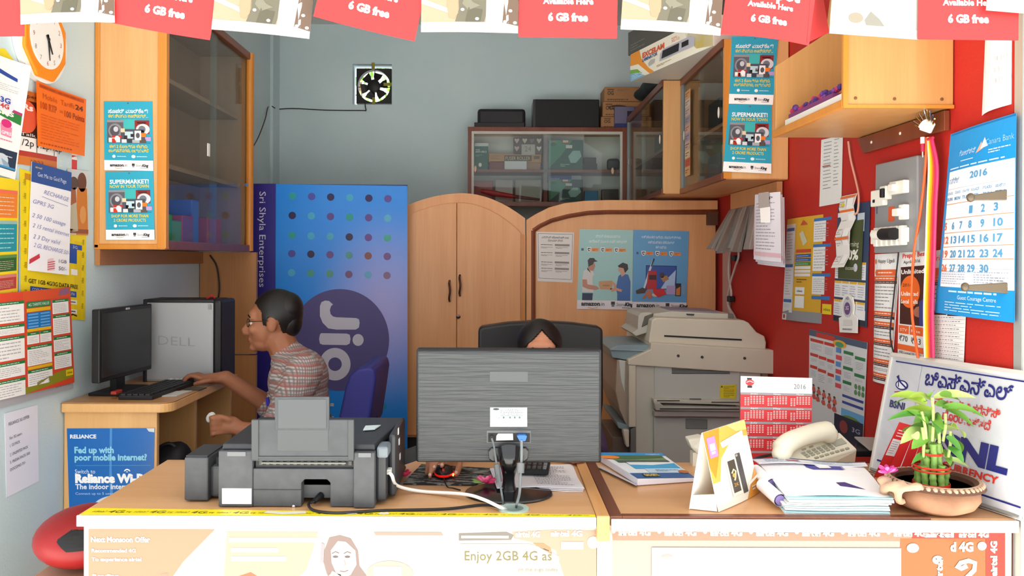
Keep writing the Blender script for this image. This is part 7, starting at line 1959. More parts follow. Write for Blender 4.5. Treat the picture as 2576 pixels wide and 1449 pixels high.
MB().hexa([D4[1] + V((-.015, 0, .018)), D4[1] + V((.012, 0, .018)), D4[2] + V((.0, .01, .03)), D4[3] + V((.0, .01, .03))], [D4[1] + V((-.015, 0, .022)), D4[1] + V((.012, 0, .022)), D4[2] + V((0, .01, .036)), D4[3] + V((0, .01, .036))], M('#a9a9a4', .4)).build('flap', pd, bevel=.002)
sp_ = thing('mobile_phone', 'small dark mobile phone lying between the telephone and the clay bowl', 'phone', AZ(2178, 1203, ZT))
D4 = [AZ(2160, 1206, ZT + .001), AZ(2198, 1211, ZT + .001), AZ(2196, 1201, ZT + .001), AZ(2158, 1196, ZT + .001)]
MB().hexa(D4, [p + V((0, 0, .010)) for p in D4], M('#2c3038', .3)).build('case', sp_, bevel=.002)
MB().hexa([D4[0].lerp(D4[2], .2) + V((0, 0, .0102)), D4[1].lerp(D4[3], .2) + V((0, 0, .0102)), D4[2].lerp(D4[0], .2) + V((0, 0, .0102)), D4[3].lerp(D4[1], .2) + V((0, 0, .0102))], [p + V((0, 0, .0108)) for p in (D4[0].lerp(D4[2], .2), D4[1].lerp(D4[3], .2), D4[2].lerp(D4[0], .2), D4[3].lerp(D4[1], .2))], M('#8a949c', .2)).build('screen', sp_)

# pile of papers
rn = random.Random(9)
F0 = [(1968, 1288), (2262, 1288), (2200, 1212), (1908, 1200)]
cols = ['#f0eef2', '#bfe4e6', '#f2f1f4', '#f4f3f6', '#cfe9e8', '#efeef2', '#d8dfd6', '#f3f2f5', '#f4f3f6', '#a9dce0']
nP = 10
base4 = [AZ(1975, 1290, ZT), AZ(2266, 1291, ZT), AZ(2156, 1192, ZT), AZ(1905, 1198, ZT)]
base4 = [V((.688, 1.868, ZT)), V((.935, 1.866, ZT)), V((.975, 2.105, ZT)), V((.715, 2.115, ZT))]
for k in range(nP):
    z = .0018 + k * .0042
    j = lambda: rn.uniform(-.006, .006)
    dx = j(); dy = rn.uniform(-.002, .012)
    c4 = [p + V((dx + j() * .4, dy + j() * .4, z)) for p in base4]
    s = Sheet(250, 280)
    lb = ['lowest sheet of the paper pile on the right counter', 'second sheet from the bottom of the paper pile, tinted aqua', 'third sheet from the bottom of the paper pile', 'fourth sheet from the bottom of the paper pile', 'fifth sheet from the bottom of the paper pile, tinted aqua', 'sixth sheet from the bottom of the paper pile', 'seventh sheet from the bottom of the paper pile, greenish', 'eighth sheet from the bottom of the paper pile', 'ninth sheet of the paper pile, just under the aqua one', 'aqua sheet just under the purple printed top sheets'][k]
    s.place('paper_sheet', [c4[3], c4[2], c4[1], c4[0]], cols[k], lb, 'paper', 'paper pile beside the tent card', th=.0026, curl=lambda u, v: .0008 * math.sin(u * 7 + 2))
s = Sheet(250, 280)
s.poly([(104, 40), (190, 34), (190, 92), (116, 96), (104, 74)], '#4a4a9a', 1); s.poly([(128, 52), (160, 48), (164, 80), (134, 84)], '#f6f5f8', 2)
for k in range(9): s.poly([(190, 36 + k * 6), (197, 38 + k * 6), (190, 41 + k * 6)], '#4a4a9a', 2)
s.poly([(146, 190), (168, 186), (206, 232), (150, 214)], '#4a3a7a', 1)
z = .0018 + nP * .0042
tp4 = [p + V((0, 0, z)) for p in base4]
s.place('paper_sheet', [tp4[3] + V((-.01, .02, .012)), tp4[2] + V((0, .02, .012)), tp4[1] + V((.0, .012, 0)), tp4[0] + V((.004, .016, 0))], '#f5f4f7', 'top white sheet with purple printing on the paper pile', 'paper', 'paper pile beside the tent card', th=.0012, curl=lambda u, v: .004 * math.sin(u * PI) + .004 * math.sin(v * 5))
s = Sheet(250, 60); s.rect(10, 12, 240, 56, '#dfe6ec', 1); s.dash(20, 16, 110, 50, 3, '#9a9cb8', 2, .4); s.rect(70, 24, 96, 44, '#b87a86', 3); s.dash(130, 16, 230, 50, 3, '#a8b8c8', 2, .4); s.rect(0, 0, 250, 8, '#4a5a78', 2)
s.place('newspaper', [V((.690, 2.128, ZT + .066)), V((.985, 2.112, ZT + .064)), V((.975, 2.075, ZT + .064)), V((.695, 2.085, ZT + .066))], '#e9e7ec', 'folded newspaper edge showing at the back of the paper pile', 'newspaper', th=.002, curl=lambda u, v: .004 * math.sin(u * 6))
for k, (y, lb) in enumerate([(1.90, 'front roll of white chart paper at the left edge of the paper pile'), (1.99, 'rear roll of white chart paper at the left edge of the paper pile')]):
    a = V((.685 + k * .012, y, ZT + .024 + k * .012)); b = a + V((-.008, .105, .008))
    o = thing('paper_roll', lb, 'paper', a, 'paper rolls beside the tent card')
    MB().tube([a, b], .016, M('#f4f3f7'), 16, cap=False).build('outer_turns', o, smooth=True)
    MB().tube([a + V((0, .001, 0)), b], .012, M('#8a7ab4'), 14).build('inner_turns', o, smooth=True)

# clay bowl with lucky bamboo
PC = V((1.059, 1.915, ZT + .0005))
bw_ = thing('clay_bowl', 'wide terracotta bowl with a notched rim at the right end of the counter', 'bowl', PC)
CLAY = mottled('terracotta', '#8a6048', '#a57c5e', scale=14, rough=.6, bump=.15, bscale=80)
CLAYL = mottled('pale_terracotta', '#b39176', '#c4a78d', scale=18, rough=.65, bump=.2, bscale=90)
RB = .100
MB().lathe([(.045, 0), (.062, .002), (.088, .016), (.099, .034), (.098, .048), (.092, .058), (.096, .064), (.086, .064)], PC, CLAY, 56, cap=False).lathe([(.045, 0), (0, 0)], PC, CLAY, 56, cap=False).build('bowl_wall', bw_, smooth=True)
MB().lathe([(.096, .060), (.110, .063), (RB + .006, .069), (RB + .002, .075), (.094, .076), (.084, .070), (.080, .045), (.05, .030), (0, .028)], PC, M('#5f3d2c', .6), 56, cap=False).build('inside', bw_, smooth=True)
mb = MB()
for k in range(46):
    q = 2 * PI * k / 46
    mb.ell(PC + V((RB * math.cos(q), RB * math.sin(q), .070)), (.0085, .0062, .0068), CLAYL, Matrix.Rotation(q + .6, 3, 'Z'), 8, 6)
mb.lathe([(.095, .064), (RB + .002, .066), (RB + .003, .074), (.095, .077), (.090, .072)], PC, CLAYL, 56, cap=False)
mb.build('notched_rim', bw_, smooth=True, label='pale notched rim')
hq = math.radians(195)
hc_ = PC + V((math.cos(hq) * .116, math.sin(hq) * .116, .060))
mb = MB()
mb.tube(smooth_path([PC + V((-.098, -.055, .074)), hc_ + V((-.012, -.022, .010)), hc_ + V((-.020, .004, -.004)), hc_ + V((-.006, .022, -.022)), PC + V((-.097, -.012, .036))], 5), .011, CLAYL, 10)
mb.tube(smooth_path([PC + V((-.090, -.066, .070)), hc_ + V((-.002, -.034, .006)), hc_ + V((.004, -.016, -.024)), PC + V((-.094, -.040, .030))], 5), .009, CLAYL, 10)
mb.ell(hc_ + V((-.016, .010, .014)), (.018, .014, .011), CLAYL); mb.ell(PC + V((-.080, -.072, .074)), (.016, .012, .010), CLAYL)
fuse(mb.build('moulded_handle', bw_), .004, 3)
flower(hc_ + V((-.008, .012, .026)), 'magenta flower lying on the handle of the clay bowl', [M('#d84aa0', .6), M('#e878b8', .6), M('#c03a8a', .6)], 12, 13, .017, False)
mb = MB(); mb.lathe([(.086, .0), (0, .0)], PC + V((0, 0, .060)), M('#4a3a30', .08, sp=.6), 48); mb.build('water', bw_)

bmb = thing('bamboo_plant', 'lucky bamboo tied in tiers with red bands growing in the clay bowl', 'plant', PC + V((-.008, 0, .029)))
STM = mottled('bamboo_stem_green', '#658e3a', '#87a655', scale=30, rough=.4)
LFA = [M('#93b03c', .4), M('#6b9e38', .4), M('#b4c878', .4), M('#4f8a34', .4)]
rn = random.Random(21)
bx, by, bz = PC.x - .008, PC.y - .004, PC.z + .029
k = 0
for ring, n_, r_, h_ in [(0, 1, 0, .185), (1, 6, .016, .125), (2, 10, .031, .078)]:
    for j in range(n_):
        q = 2 * PI * j / max(1, n_) + ring * .3
        x, y = bx + r_ * math.cos(q), by + r_ * math.sin(q)
        hh = h_ + rn.uniform(-.012, .012)
        nn = 5
        pts, rs = [], []
        for i in range(nn * 3 + 1):
            t = i / (nn * 3)
            pts.append((x + .002 * math.sin(t * 5 + k), y, bz + hh * t)); rs.append(.0072 + (.0014 if i % 3 == 0 else 0))
        MB().tube(pts, rs, STM, 10).build('stem', bmb, smooth=True)
        k += 1
RBAND = M('#c8321e', .3)
for r_, z0, h_ in [(.0405, .028, .010), (.0400, .074, .005), (.0245, .104, .005), (.0405, .066, .004)]:
    MB().lathe([(r_, 0), (r_ + .0012, h_ * .5), (r_, h_), (r_ - .002, h_), (r_ - .002, 0)], (bx, by, bz + z0), RBAND, 32, cap=False).build('red_band', bmb, smooth=True)
def leaf_mesh(root, d, L, w, m, droop=.5):
    d = V(d).normalized(); side = d.cross(V((0, 0, 1)))
    side = side.normalized() if side.length > .05 else V((1, 0, 0))
    s2 = d.cross(V((.1, -1, .5))).normalized()
    side = (side * .45 + s2 * (1 if s2.dot(side) >= 0 else -1)).normalized()
    vs, fs = [], []
    n = 7
    p = V(root); dirv = d.copy()
    for i in range(n + 1):
        t = i / n
        ww = w * math.sin(PI * min(1, .08 + t * .92)) ** .8 * (1 - .15 * t)
        up = side.cross(dirv).normalized()
        vs += [p - side * ww + up * ww * .35, p, p + side * ww + up * ww * .35]
        dirv = (dirv + V((0, 0, -droop / n))).normalized()
        p = p + dirv * (L / n)
    for i in range(n):
        a = i * 3
        fs += [(a, a + 1, a + 4, a + 3), (a + 1, a + 2, a + 5, a + 4)]
    return MB().add(vs, fs, m).build('leaf', bmb, smooth=True, ang=80)
for px, py, qx, qy, L, w in [  # from where a leaf leaves its shoot to where it points, read off the photograph
        (2330, 1010, 2255, 985, .10, .010), (2330, 1015, 2290, 1000, .085, .014), (2345, 1010, 2300, 975, .07, .008), (2350, 1000, 2420, 985, .09, .011), (2365, 995, 2410, 1000, .07, .012),
        (2345, 1030, 2280, 1040, .09, .012), (2345, 1035, 2310, 1060, .08, .016), (2330, 1045, 2240, 1030, .10, .008), (2370, 1025, 2450, 1020, .10, .010), (2380, 1030, 2440, 1055, .07, .009),
        (2325, 1075, 2275, 1070, .06, .013), (2320, 1080, 2272, 1100, .06, .013), (2350, 1075, 2320, 1075, .06, .016), (2375, 1060, 2370, 1090, .06, .014), (2380, 1080, 2400, 1080, .05, .010),
        (2335, 1100, 2300, 1120, .05, .014), (2360, 1110, 2362, 1150, .05, .009), (2380, 1100, 2405, 1130, .05, .012), (2395, 1100, 2420, 1110, .05, .014), (2350, 1160, 2330, 1150, .05, .010),
        (2375, 1150, 2395, 1150, .05, .012), (2380, 1155, 2440, 1170, .06, .008), (2330, 1150, 2300, 1140, .04, .008), (2345, 1055, 2370, 1035, .07, .014), (2340, 1000, 2345, 985, .05, .009), (2385, 1125, 2412, 1150, .05, .010), (2310, 1105, 2296, 1085, .04, .010), (2335, 1065, 2300, 1045, .06, .012), (2365, 1080, 2398, 1060, .06, .013), (2340, 1125, 2318, 1160, .05, .011), (2372, 1130, 2388, 1168, .045, .010), (2350, 1045, 2352, 1085, .06, .013), (2330, 1105, 2345, 1135, .05, .011), (2395, 1075, 2425, 1075, .05, .012), (2355, 1020, 2392, 1020, .07, .011), (2325, 1025, 2300, 1015, .06, .010)]:
    a = W(px, py, by + rn.uniform(-.03, .03)); b = W(qx, qy, by + rn.uniform(-.05, .05))
    leaf_mesh(a, (b - a) + V((0, rn.uniform(-.015, .01), .015)), max(L, (b - a).length * 1.15), w * 1.15, LFA[rn.randrange(4)], rn.uniform(.5, 1.3))
for px, py, qx, qy in [(2345, 1110, 2345, 1000), (2330, 1110, 2318, 1035), (2372, 1110, 2378, 1040), (2322, 1150, 2320, 1075), (2385, 1150, 2390, 1085), (2360, 1160, 2360, 1060)]:
    wire('shoot', [W(px, py, by - .01), W((px + qx) / 2 + 3, (py + qy) / 2, by - .012), W(qx, qy, by - .008)], .0035, LFA[2], parent=bmb)

# telecom board leaning on the wall
BLc, BRc = AZ(2190, 1186, ZT + .002), V((1.210, 1.830, ZT + .002))
TLc, TRc = W(2245, 894, 2.385), W(2640, 952, 1.735)
bo = thing('sign_board', 'white telecom sign board with blue and red lettering leaning behind the potted bamboo', 'sign', (BLc + BRc) / 2)
s = Sheet(390, 380, .35)
NB = '#262a72'; RDc = '#c8372c'
s.stroke([(16, 18), (388, 18)], 4, NB, 2); s.stroke([(14, 340), (388, 346)], 5, NB, 2)
s.rect(96, 22, 98, 160, '#c8ccd8', 2)
s.text('ಬಿಎಸ್ಎನ್ಎಲ್', 114, 76, 42, NB, 3, w=214, b=.02)
s.text('ನ್  ಜಾಸ್ತಿ ಕರೆನ್ಸಿ', 150, 128, 22, RDc, 3, w=160, b=.02); s.text('ದೊರೆಯುತ್ತದೆ', 176, 166, 24, RDc, 3, w=118, b=.02)
s.text('BSNL', 142, 268, 62, NB, 3, w=205, b=.06); s.text('CURRENCY', 196, 304, 20, RDc, 3, w=136, b=.04)
s.ell(48, 92, 20, 16, NB, 2, 24); s.ell(48, 92, 16, 12, '#e9eaee', 3, 24); s.stroke([(30, 66), (44, 84), (66, 100)], 5, NB, 4); s.stroke([(34, 62), (40, 100)], 3, NB, 4); s.text('BSNL', 22, 168, 22, '#3a3f6a', 3, w=54, b=.03); s.stroke([(30, 118), (56, 112)], 3, RDc, 4)
s.place('printed_face', [TLc, TRc, BRc, BLc], '#c6c8ce', parent=bo, th=.004)
mb = MB()
def bar(a, b, r=.006): mb.tube([a, b], r, M('#dedbd2', .4), 4)
bar(TLc, TRc, .009); bar(BLc, TLc, .006)
mb.build('frame', bo)
MB().tube([BLc + V((0, 0, .007)), BRc + V((0, 0, .007))], .005, M('#8a8a84', .5), 4).build('bottom_rail', bo)

# red brochures between the board and the bowl
g_ = 'red brochures standing before the sign board'
for k, lb in enumerate(['front red brochure with a white panel standing before the sign board', 'second red brochure behind the front one', 'third red brochure, mostly its white page edges showing', 'rear red brochure nearest the sign board']):
    dx = k * .016
    q4 = [W(2262 + k * 20, 1062 + k * 10, 2.12 - k * .036), W(2296 + k * 20, 1072 + k * 10, 2.10 - k * .036), AZ(2236 + k * 26, 1204 + k * 10, ZT + .001), AZ(2198 + k * 26, 1200 + k * 10, ZT + .001)]
    s = Sheet(40, 120)
    if k == 0:
        s.rect(4, 34, 28, 70, '#e4e2e2', 1); s.dash(6, 37, 26, 66, 6, '#9a9498', 2, .3, 3); 
        for y in (14, 20, 26): s.rect(8, y, 34, y + 2, '#ecd8d6', 1)
    else:
        s.rect(26, 0, 40, 120, '#efe4e6', 1); s.rect(31, 0, 34, 120, '#d8525a', 2)
    s.place('brochure', q4, '#d42a2c', lb, 'brochure', g_, th=.002)
MB().prism([AZ(2290, 1232, ZT + .001), AZ(2322, 1228, ZT + .001), AZ(2312, 1212, ZT + .001), AZ(2286, 1216, ZT + .001)], (0, 0, .012), M('#c9b45a')).build('yellow_pad', None, AZ(2300, 1172, ZT), label='yellow edged pad lying behind the clay bowl', cat='pad')
# ------------------------------------------------------------------ people
SKIN = mottled('brown_skin', '#8f5a40', '#9c6649', scale=8, rough=.55)
SKINW = mottled('warm_brown_skin', '#b87a5c', '#c48869', scale=8, rough=.5)
HAIR = M('#120e0d', .45)

def head(mb, c, f, m, k=1.0):
    """c centre of the skull, f facing direction (level), k size; a face with brow, sockets, nose, lips, chin and ears."""
    f = V(f).normalized(); s = V((-f.y, f.x, 0)); u = V((0, 0, 1))
    R = Matrix((f, s, u)).transposed()
    e = lambda x, y, z, a, b, d: mb.ell(c + (f * x + s * y + u * z) * k, (a * k, b * k, d * k), m, R, 18, 12)
    e(-.010, 0, .020, .088, .074, .088)          # skull
    e(.034, 0, -.030, .056, .060, .078)          # face
    e(.040, 0, -.085, .040, .044, .034)          # jaw
    e(.072, 0, -.104, .018, .022, .016)          # chin
    e(.070, 0, .022, .022, .052, .022)           # forehead and brow
    for q in (-1, 1):
        e(.070, .032 * q, .006, .016, .020, .008)    # brow ridges
        e(.064, .040 * q, -.034, .022, .020, .020)   # cheeks
        e(-.004, .074 * q, -.014, .020, .010, .030)  # ears
    mb.tube([c + (f * .078 + u * .002) * k, c + (f * .098 - u * .026) * k, c + (f * .110 - u * .046) * k], [.008 * k, .011 * k, .013 * k], m, 10)
    e(.100, 0, -.050, .014, .018, .010)          # nose wings
    e(.083, 0, -.072, .012, .022, .006); e(.081, 0, -.082, .012, .019, .007)   # lips
    return R

def face_parts(o, c, f, k, lipc):
    f = V(f).normalized(); s = V((-f.y, f.x, 0)); u = V((0, 0, 1))
    R = Matrix((f, s, u)).transposed()
    at = lambda x, y, z: c + (f * x + s * y + u * z) * k
    for q in (-1, 1):
        ey = MB().ell(at(.074, .031 * q, -.012), (.010 * k, .013 * k, .008 * k), M('#c4b8ae', .3), R, 14, 10).build('eye', o, smooth=True)
        MB().ell(at(.0815, .031 * q, -.012), (.0035 * k, .006 * k, .006 * k), M('#1c120e', .2), R, 10, 8).build('iris', ey, smooth=True)
        MB().tube([at(.084, .016 * q, .012), at(.086, .030 * q, .017), at(.078, .048 * q, .010)], [.003 * k, .004 * k, .002 * k], HAIR, 8).build('eyebrow', o, smooth=True)
    MB().ell(at(.090, 0, -.077), (.0055 * k, .020 * k, .008 * k), M(lipc, .4), R, 12, 8).build('lips', o, smooth=True)

def finger(mb, pts, r0, r1, m):
    pts = smooth_path(pts, 3)
    n = len(pts)
    mb.tube(pts, [r0 + (r1 - r0) * i / (n - 1) for i in range(n)], m, 8)
    mb.ell(pts[0], r0, m, None, 8, 6); mb.ell(pts[-1], r1, m, None, 8, 6)

# ---- man in the checked shirt
MYc = 3.12
mw = lambda x, y, dy=0.0: W(x, y, MYc + dy)
mc_ = mw(690, 803)
man = thing('person', 'man in a checked shirt seated sideways at the left desk reaching for the keyboard', 'person', (-.80, MYc, .44))
F = V((-1, -.10, 0))
mb = MB()
head(mb, mc_, F, SKIN, 1.06)
mb.cap(mw(703, 850), mw(730, 915), .058, .062, SKIN)
sh = {}
nsh, fsh = mw(765, 935, -.17), mw(742, 930, .17)
mb.ell(mw(750, 960), (.095, .17, .12), SKIN); mb.ell(mw(755, 1040), (.10, .15, .14), SKIN); mb.ell(mw(770, 1110), (.11, .16, .12), SKIN)
nel, nwr = V((-.80, 2.93, .80)), W(618, 1082, 2.90)
mb.cap(nsh, nel, .052, .044, SKIN); mb.cap(nel, nwr, .044, .030, SKIN)
fel, fwr = W(700, 1035, 3.25), W(568, 950, 3.16)
mb.cap(fsh, fel, .052, .044, SKIN); mb.cap(fel, fwr, .044, .029, SKIN)
# near hand, closed round a clear packet
h_ = W(578, 1070, 2.90)
mb.ell(h_, (.044, .024, .034), SKIN, Matrix.Rotation(-.2, 3, 'Y')); mb.cap(nwr, h_, .029, .026, SKIN)
for k in range(4):
    b = h_ + V((-.026, -.020 + k * .004, .024 - k * .016))
    finger(mb, [b, b + V((-.026, -.012, .010 - k * .004)), b + V((-.038, .012, .004 - k * .006)), b + V((-.026, .030, -.004 - k * .002))], .0105, .0085, SKIN)
finger(mb, [h_ + V((.006, -.018, .024)), h_ + V((-.026, -.024, .036)), h_ + V((-.050, -.010, .034))], .0115, .009, SKIN)
# far hand, reaching flat over the desk
g_ = V((W(530, 952, 3.14).x, 3.14, dz + .026))
mb.ell(g_, (.048, .036, .017), SKIN, Matrix.Rotation(.15, 3, 'Y')); mb.cap(fwr, g_, .028, .022, SKIN)
for k in range(4):
    b = g_ + V((-.036, -.026 + k * .017, .004))
    L = [.058, .068, .062, .048][k]
    finger(mb, [b, b + V((-L * .5, -.004, .012)), b + V((-L * .85, -.006, .0)), b + V((-L, -.006, -.014))], .0100, .0078, SKIN)
finger(mb, [g_ + V((.010, -.034, -.002)), g_ + V((-.018, -.050, -.006)), g_ + V((-.044, -.050, -.014))], .0115, .009, SKIN)
# seat and legs
for q in (-1, 1):
    hip, kn, an = V((-.74, MYc + .02 + .09 * q, .645)), V((-1.04, MYc + .03 + .10 * q, .63)), V((-1.03, MYc + .03 + .10 * q, .09))
    mb.cap(hip, kn, .075, .055, SKIN); mb.cap(kn, an, .052, .036, SKIN)
    mb.ell(an + V((-.06, 0, -.045)), (.12, .042, .040), SKIN)
mb.ell(V((-.76, MYc + .02, .69)), (.09, .16, .10), SKIN)
body = fuse(mb.build('body', man), .0055, 4)
# checked shirt
PL, nt, bs = nodes('checked_shirt_cloth')
tc = nt.nodes.new('ShaderNodeTexCoord'); sp2 = nt.nodes.new('ShaderNodeSeparateXYZ')
nz = nt.nodes.new('ShaderNodeTexNoise'); nz.inputs['Scale'].default_value = 9; nz.inputs['Detail'].default_value = 2
nt.links.new(tc.outputs['Object'], nz.inputs['Vector'])
vm = nt.nodes.new('ShaderNodeVectorMath'); vm.operation = 'MULTIPLY_ADD'; vm.inputs[1].default_value = (.02, .02, .02)
nt.links.new(nz.outputs['Color'], vm.inputs[0]); nt.links.new(tc.outputs['Object'], vm.inputs[2]); nt.links.new(vm.outputs[0], sp2.inputs[0])
def bands(out, freq, duty, soft=.06):
    m1 = nt.nodes.new('ShaderNodeMath'); m1.operation = 'MULTIPLY'; m1.inputs[1].default_value = freq; nt.links.new(out, m1.inputs[0])
    m2 = nt.nodes.new('ShaderNodeMath'); m2.operation = 'FRACT'; nt.links.new(m1.outputs[0], m2.inputs[0])
    m3 = nt.nodes.new('ShaderNodeMapRange'); m3.inputs[1].default_value = duty; m3.inputs[2].default_value = duty + soft; m3.inputs[3].default_value = 1; m3.inputs[4].default_value = 0
    nt.links.new(m2.outputs[0], m3.inputs[0]); return m3.outputs[0]
add = nt.nodes.new('ShaderNodeMath'); add.operation = 'ADD'; nt.links.new(sp2.outputs[0], add.inputs[0]); nt.links.new(sp2.outputs[1], add.inputs[1])
col = None
for fac, c, amt in [(bands(add.outputs[0], 84, .40), '#6c6562', .7), (bands(sp2.outputs[2], 82, .40), '#696260', .7), (bands(sp2.outputs[2], 27.3, .26), '#96564e', .7), (bands(add.outputs[0], 28, .18), '#945a52', .5)]:
    mx = nt.nodes.new('ShaderNodeMix'); mx.data_type = 'RGBA'
    ml = nt.nodes.new('ShaderNodeMath'); ml.operation = 'MULTIPLY'; ml.inputs[1].default_value = amt; nt.links.new(fac, ml.inputs[0]); nt.links.new(ml.outputs[0], mx.inputs[0])
    if col is None: mx.inputs[6].default_value = lin('#ada5a2')
    else: nt.links.new(col, mx.inputs[6])
    mx.inputs[7].default_value = lin(c); col = mx.outputs[2]
nt.links.new(col, bs.inputs['Base Color']); bs.inputs['Roughness'].default_value = .85
w1 = nt.nodes.new('ShaderNodeTexNoise'); w1.inputs['Scale'].default_value = 1; w1.inputs['Detail'].default_value = 1
nt.links.new(mapping(nt, (10, 10, 32)).outputs[0], w1.inputs['Vector'])
bp = nt.nodes.new('ShaderNodeBump'); bp.inputs['Strength'].default_value = .5; bp.inputs['Distance'].default_value = .03
nt.links.new(w1.outputs['Fac'], bp.inputs['Height']); nt.links.new(bp.outputs[0], bs.inputs['Normal'])
mb = MB()
mb.ell(mw(752, 955), (.112, .20, .125), PL); mb.ell(mw(756, 1020), (.112, .185, .15), PL); mb.ell(mw(762, 1090), (.120, .185, .14), PL)
mb.ell(mw(735, 918), (.075, .14, .062), PL); mb.cap(mw(722, 892), mw(734, 915), .066, .085, PL)
mb.cap(nsh, nel, .072, .070, PL); mb.cap(nel, nel.lerp(nwr, .10), .069, .064, PL)
mb.cap(fsh, fel, .072, .066, PL); mb.cap(fel, fel.lerp(fwr, .16), .066, .058, PL)
fuse(mb.build('shirt', man), .008, 5)
mb = MB()
for q in (-1, 1):
    hip, kn, an = V((-.74, MYc + .02 + .09 * q, .645)), V((-1.04, MYc + .03 + .10 * q, .63)), V((-1.03, MYc + .03 + .10 * q, .13))
    mb.cap(hip, kn, .088, .068, BLK2); mb.cap(kn, an, .066, .055, BLK2)
mb.ell(V((-.76, MYc + .02, .69)), (.105, .185, .125), BLK2)
fuse(mb.build('trousers', man), .010, 4)
# hair, glasses, pen
f = V(F).normalized(); s_ = V((-f.y, f.x, 0)); u_ = V((0, 0, 1)); Rm = Matrix((f, s_, u_)).transposed()
at = lambda x, y, z: mc_ + (f * x + s_ * y + u_ * z) * 1.06
def hair_cap(name, parent, c, Rm_, k, cen, rad, keep, extra=()):
    mb = MB().ell((0, 0, 0), rad, HAIR, None, 120, 90)
    for v in mb.v:
        p = v + V(cen)
        if not keep(p.x, p.y, p.z): v *= .80
    mb.v = [c + Rm_ @ ((v + V(cen)) * k) for v in mb.v]
    for e, r in extra: mb.ell(c + Rm_ @ (V(e) * k), tuple(q * k for q in r), HAIR, Rm_, 20, 14)
    return mb.build(name, parent, smooth=True, ang=75)
HL = [(-.2, -.085), (-.045, -.080), (-.026, .0), (.008, .012), (.013, -.022), (.030, -.020), (.036, .030), (.060, .058), (.2, .080)]
def line(x, T):
    for (x0, y0), (x1, y1) in zip(T, T[1:]):
        if x0 <= x <= x1: return y0 + (y1 - y0) * (x - x0) / (x1 - x0)
    return T[-1][1]
hair_cap('hair', man, mc_, Rm, 1.06, (-.013, 0, .022), (.092, .079, .091), lambda x, y, z: z > line(x, HL), [((-.062, 0, -.010), (.040, .060, .056)), ((-.050, 0, .040), (.056, .070, .062))])
face_parts(man, mc_, F, 1.06, '#8a4a3c')
GL = M('#2a2422', .3)
mb = MB()
for q in (-1, 1):
    ring = [at(.088, (.032 + .020 * math.cos(t * PI / 6)) * q, -.010 + .015 * math.sin(t * PI / 6)) for t in range(13)]
    mb.tube(ring, .0016, GL, 6, cap=False); mb.tube([at(.086, .052 * q, -.006), at(.05, .073 * q, -.002), at(-.004, .080 * q, .0)], .0016, GL, 6)
mb.tube([at(.089, -.012, -.006), at(.089, .012, -.006)], .0016, GL, 6)
mb.build('spectacles', man, smooth=True)
MB().tube([W(672, 1000, 3.05), W(676, 1022, 3.045)], .007, M('#2a2aa0', .4), 8).build('pen', man)
pk = thing('plastic_packet', 'small clear crumpled packet held in the near hand of the seated man', 'packet', h_ + V((-.05, 0, .01)))
mb = MB()
for k in range(4): mb.ell(h_ + V((-.046 - .008 * k, -.004 + .006 * (k % 2), .016 + .004 * k)), (.022, .014, .016), M('#c8c8c6', .25), Euler((k, k * .7, 0)).to_matrix(), 8, 6)
mb.build('film', pk)

# ---- woman behind the desktop monitor
WYc = 2.86
wc = W(1358, 872, WYc)
wo = thing('person', 'woman with centre parted black hair hidden behind the desktop monitor, hand on the mouse', 'person', (.15, 2.9, .55))
FW = V((0, -1, 0))
mb = MB()
head(mb, wc + V((0, 0, -.012)), FW, SKINW, .95)
mb.cap(wc + V((0, .02, -.09)), wc + V((0, .05, -.19)), .048, .055, SKINW)
tz = wc.z
mb.ell((wc.x, 2.95, tz - .27), (.15, .09, .11), SKINW); mb.ell((wc.x, 2.95, tz - .42), (.13, .10, .14), SKINW); mb.ell((wc.x, 2.94, .69), (.16, .12, .12), SKINW)
rs_, re_, rw_ = V((wc.x - .155, 2.94, tz - .22)), V((-.135, 2.66, .825)), V((mc.x + .004, 2.335, .900))
ls_, le_, lw_ = V((wc.x + .155, 2.94, tz - .22)), V((.34, 2.68, .79)), V((.24, 2.44, .885))
for a, b, c in [(rs_, re_, rw_), (ls_, le_, lw_)]:
    mb.cap(a, b, .044, .038, SKINW); mb.cap(b, c, .037, .024, SKINW)
for q in (-1, 1):
    hip, kn, an = V((wc.x + .08 * q, 2.92, .64)), V((wc.x + .09 * q, 2.55, .62)), V((wc.x + .09 * q, 2.52, .09))
    mb.cap(hip, kn, .07, .052, SKINW); mb.cap(kn, an, .05, .034, SKINW); mb.ell(an + V((0, -.05, -.045)), (.038, .11, .038), SKINW)
# right hand over the mouse
mx_, my_ = mc.x, mc.y + .02
mb.ell((mx_ + .000, 2.278, .902), (.040, .046, .017), SKINW, Matrix.Rotation(-.12, 3, 'X')); mb.cap(rw_, (mx_ + .002, 2.285, .902), .025, .022, SKINW)
for dx, tip in [(-.005, (-.004, my_ - .030, .8885)), (-.022, (-.0255, my_ - .022, .8800)), (-.034, (-.0355, my_ - .040, .8640)), (-.042, (-.046, my_ - .010, .8630))]:
    k0 = V((mx_ + dx, 2.248, .904))
    t = V((mx_ + tip[0], tip[1], tip[2]))
    finger(mb, [k0, k0.lerp(t, .45) + V((0, 0, .010)), k0.lerp(t, .8) + V((0, 0, .005)), t], .0095, .0075, SKINW)
tt = V((mx_ + .0345, my_ - .022, .8650))
finger(mb, [V((mx_ + .030, 2.275, .894)), V((mx_ + .041, 2.225, .882)), tt + V((.004, .022, .006)), tt], .0110, .0085, SKINW)
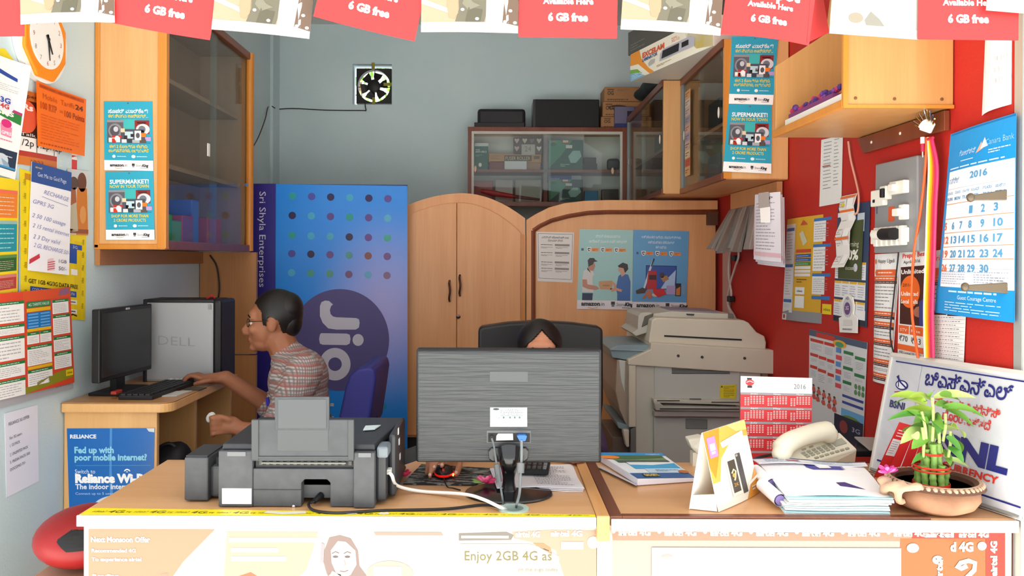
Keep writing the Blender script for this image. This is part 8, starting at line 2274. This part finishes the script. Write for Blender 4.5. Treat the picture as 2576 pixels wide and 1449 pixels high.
# left hand resting on the counter behind the monitor
mb.ell((.235, 2.395, .872), (.036, .044, .015), SKINW); mb.cap(lw_, (.237, 2.40, .876), .023, .018, SKINW)
for k in range(4):
    b = V((.212 + k * .016, 2.362, .872)); L = [.050, .062, .060, .050][k]
    finger(mb, [b, b + V((0, -L * .5, .010)), b + V((0, -L, -.010))], .0090, .0072, SKINW)
finger(mb, [V((.204, 2.40, .872)), V((.188, 2.375, .868)), V((.184, 2.350, .862))], .0100, .0080, SKINW)
fuse(mb.build('body', wo), .005, 3)
NAIL = M('#e2b8a8', .25)
for tx, ty_, tz_ in [(-.004, my_ - .033, .8935), (-.0255, my_ - .025, .8855), (-.0355, my_ - .044, .8690), (.0345, my_ - .026, .8705)]:
    MB().ell((mx_ + tx, ty_, tz_), (.0048, .0050, .0026), NAIL, Matrix.Rotation(.7, 3, 'X'), 10, 6).build('fingernail', wo, smooth=True)
KU = M('#3c2a4a', .8)
mb = MB()
mb.ell((wc.x, 2.95, tz - .27), (.165, .105, .115), KU); mb.ell((wc.x, 2.95, tz - .42), (.15, .118, .16), KU); mb.ell((wc.x, 2.93, .69), (.185, .150, .14), KU)
for a, b, c in [(rs_, re_, rw_), (ls_, le_, lw_)]: mb.cap(a, b, .058, .052, KU); mb.cap(b, b.lerp(c, .25), .050, .044, KU)
for q in (-1, 1): mb.cap((wc.x + .08 * q, 2.92, .64), (wc.x + .09 * q, 2.55, .62), .085, .068, KU); mb.cap((wc.x + .09 * q, 2.55, .62), (wc.x + .09 * q, 2.52, .14), .066, .056, KU)
fuse(mb.build('dress', wo), .009, 4)
hc0 = wc + V((0, 0, -.012))
FWv = V((0, -1, 0)); RW_ = Matrix((FWv, V((1, 0, 0)), V((0, 0, 1)))).transposed()
hair_cap('hair', wo, hc0, RW_, .95, (-.013, 0, .022), (.096, .086, .096), lambda x, y, z: x < -.005 or z > .082 - 1.05 * abs(y - .004) or abs(y) > .062, [((-.085, 0, -.03), (.04, .05, .05)), ((-.03, .060, -.02), (.05, .026, .07)), ((-.03, -.060, -.02), (.05, .026, .07))])
face_parts(wo, hc0, FW, .95, '#a8544a')
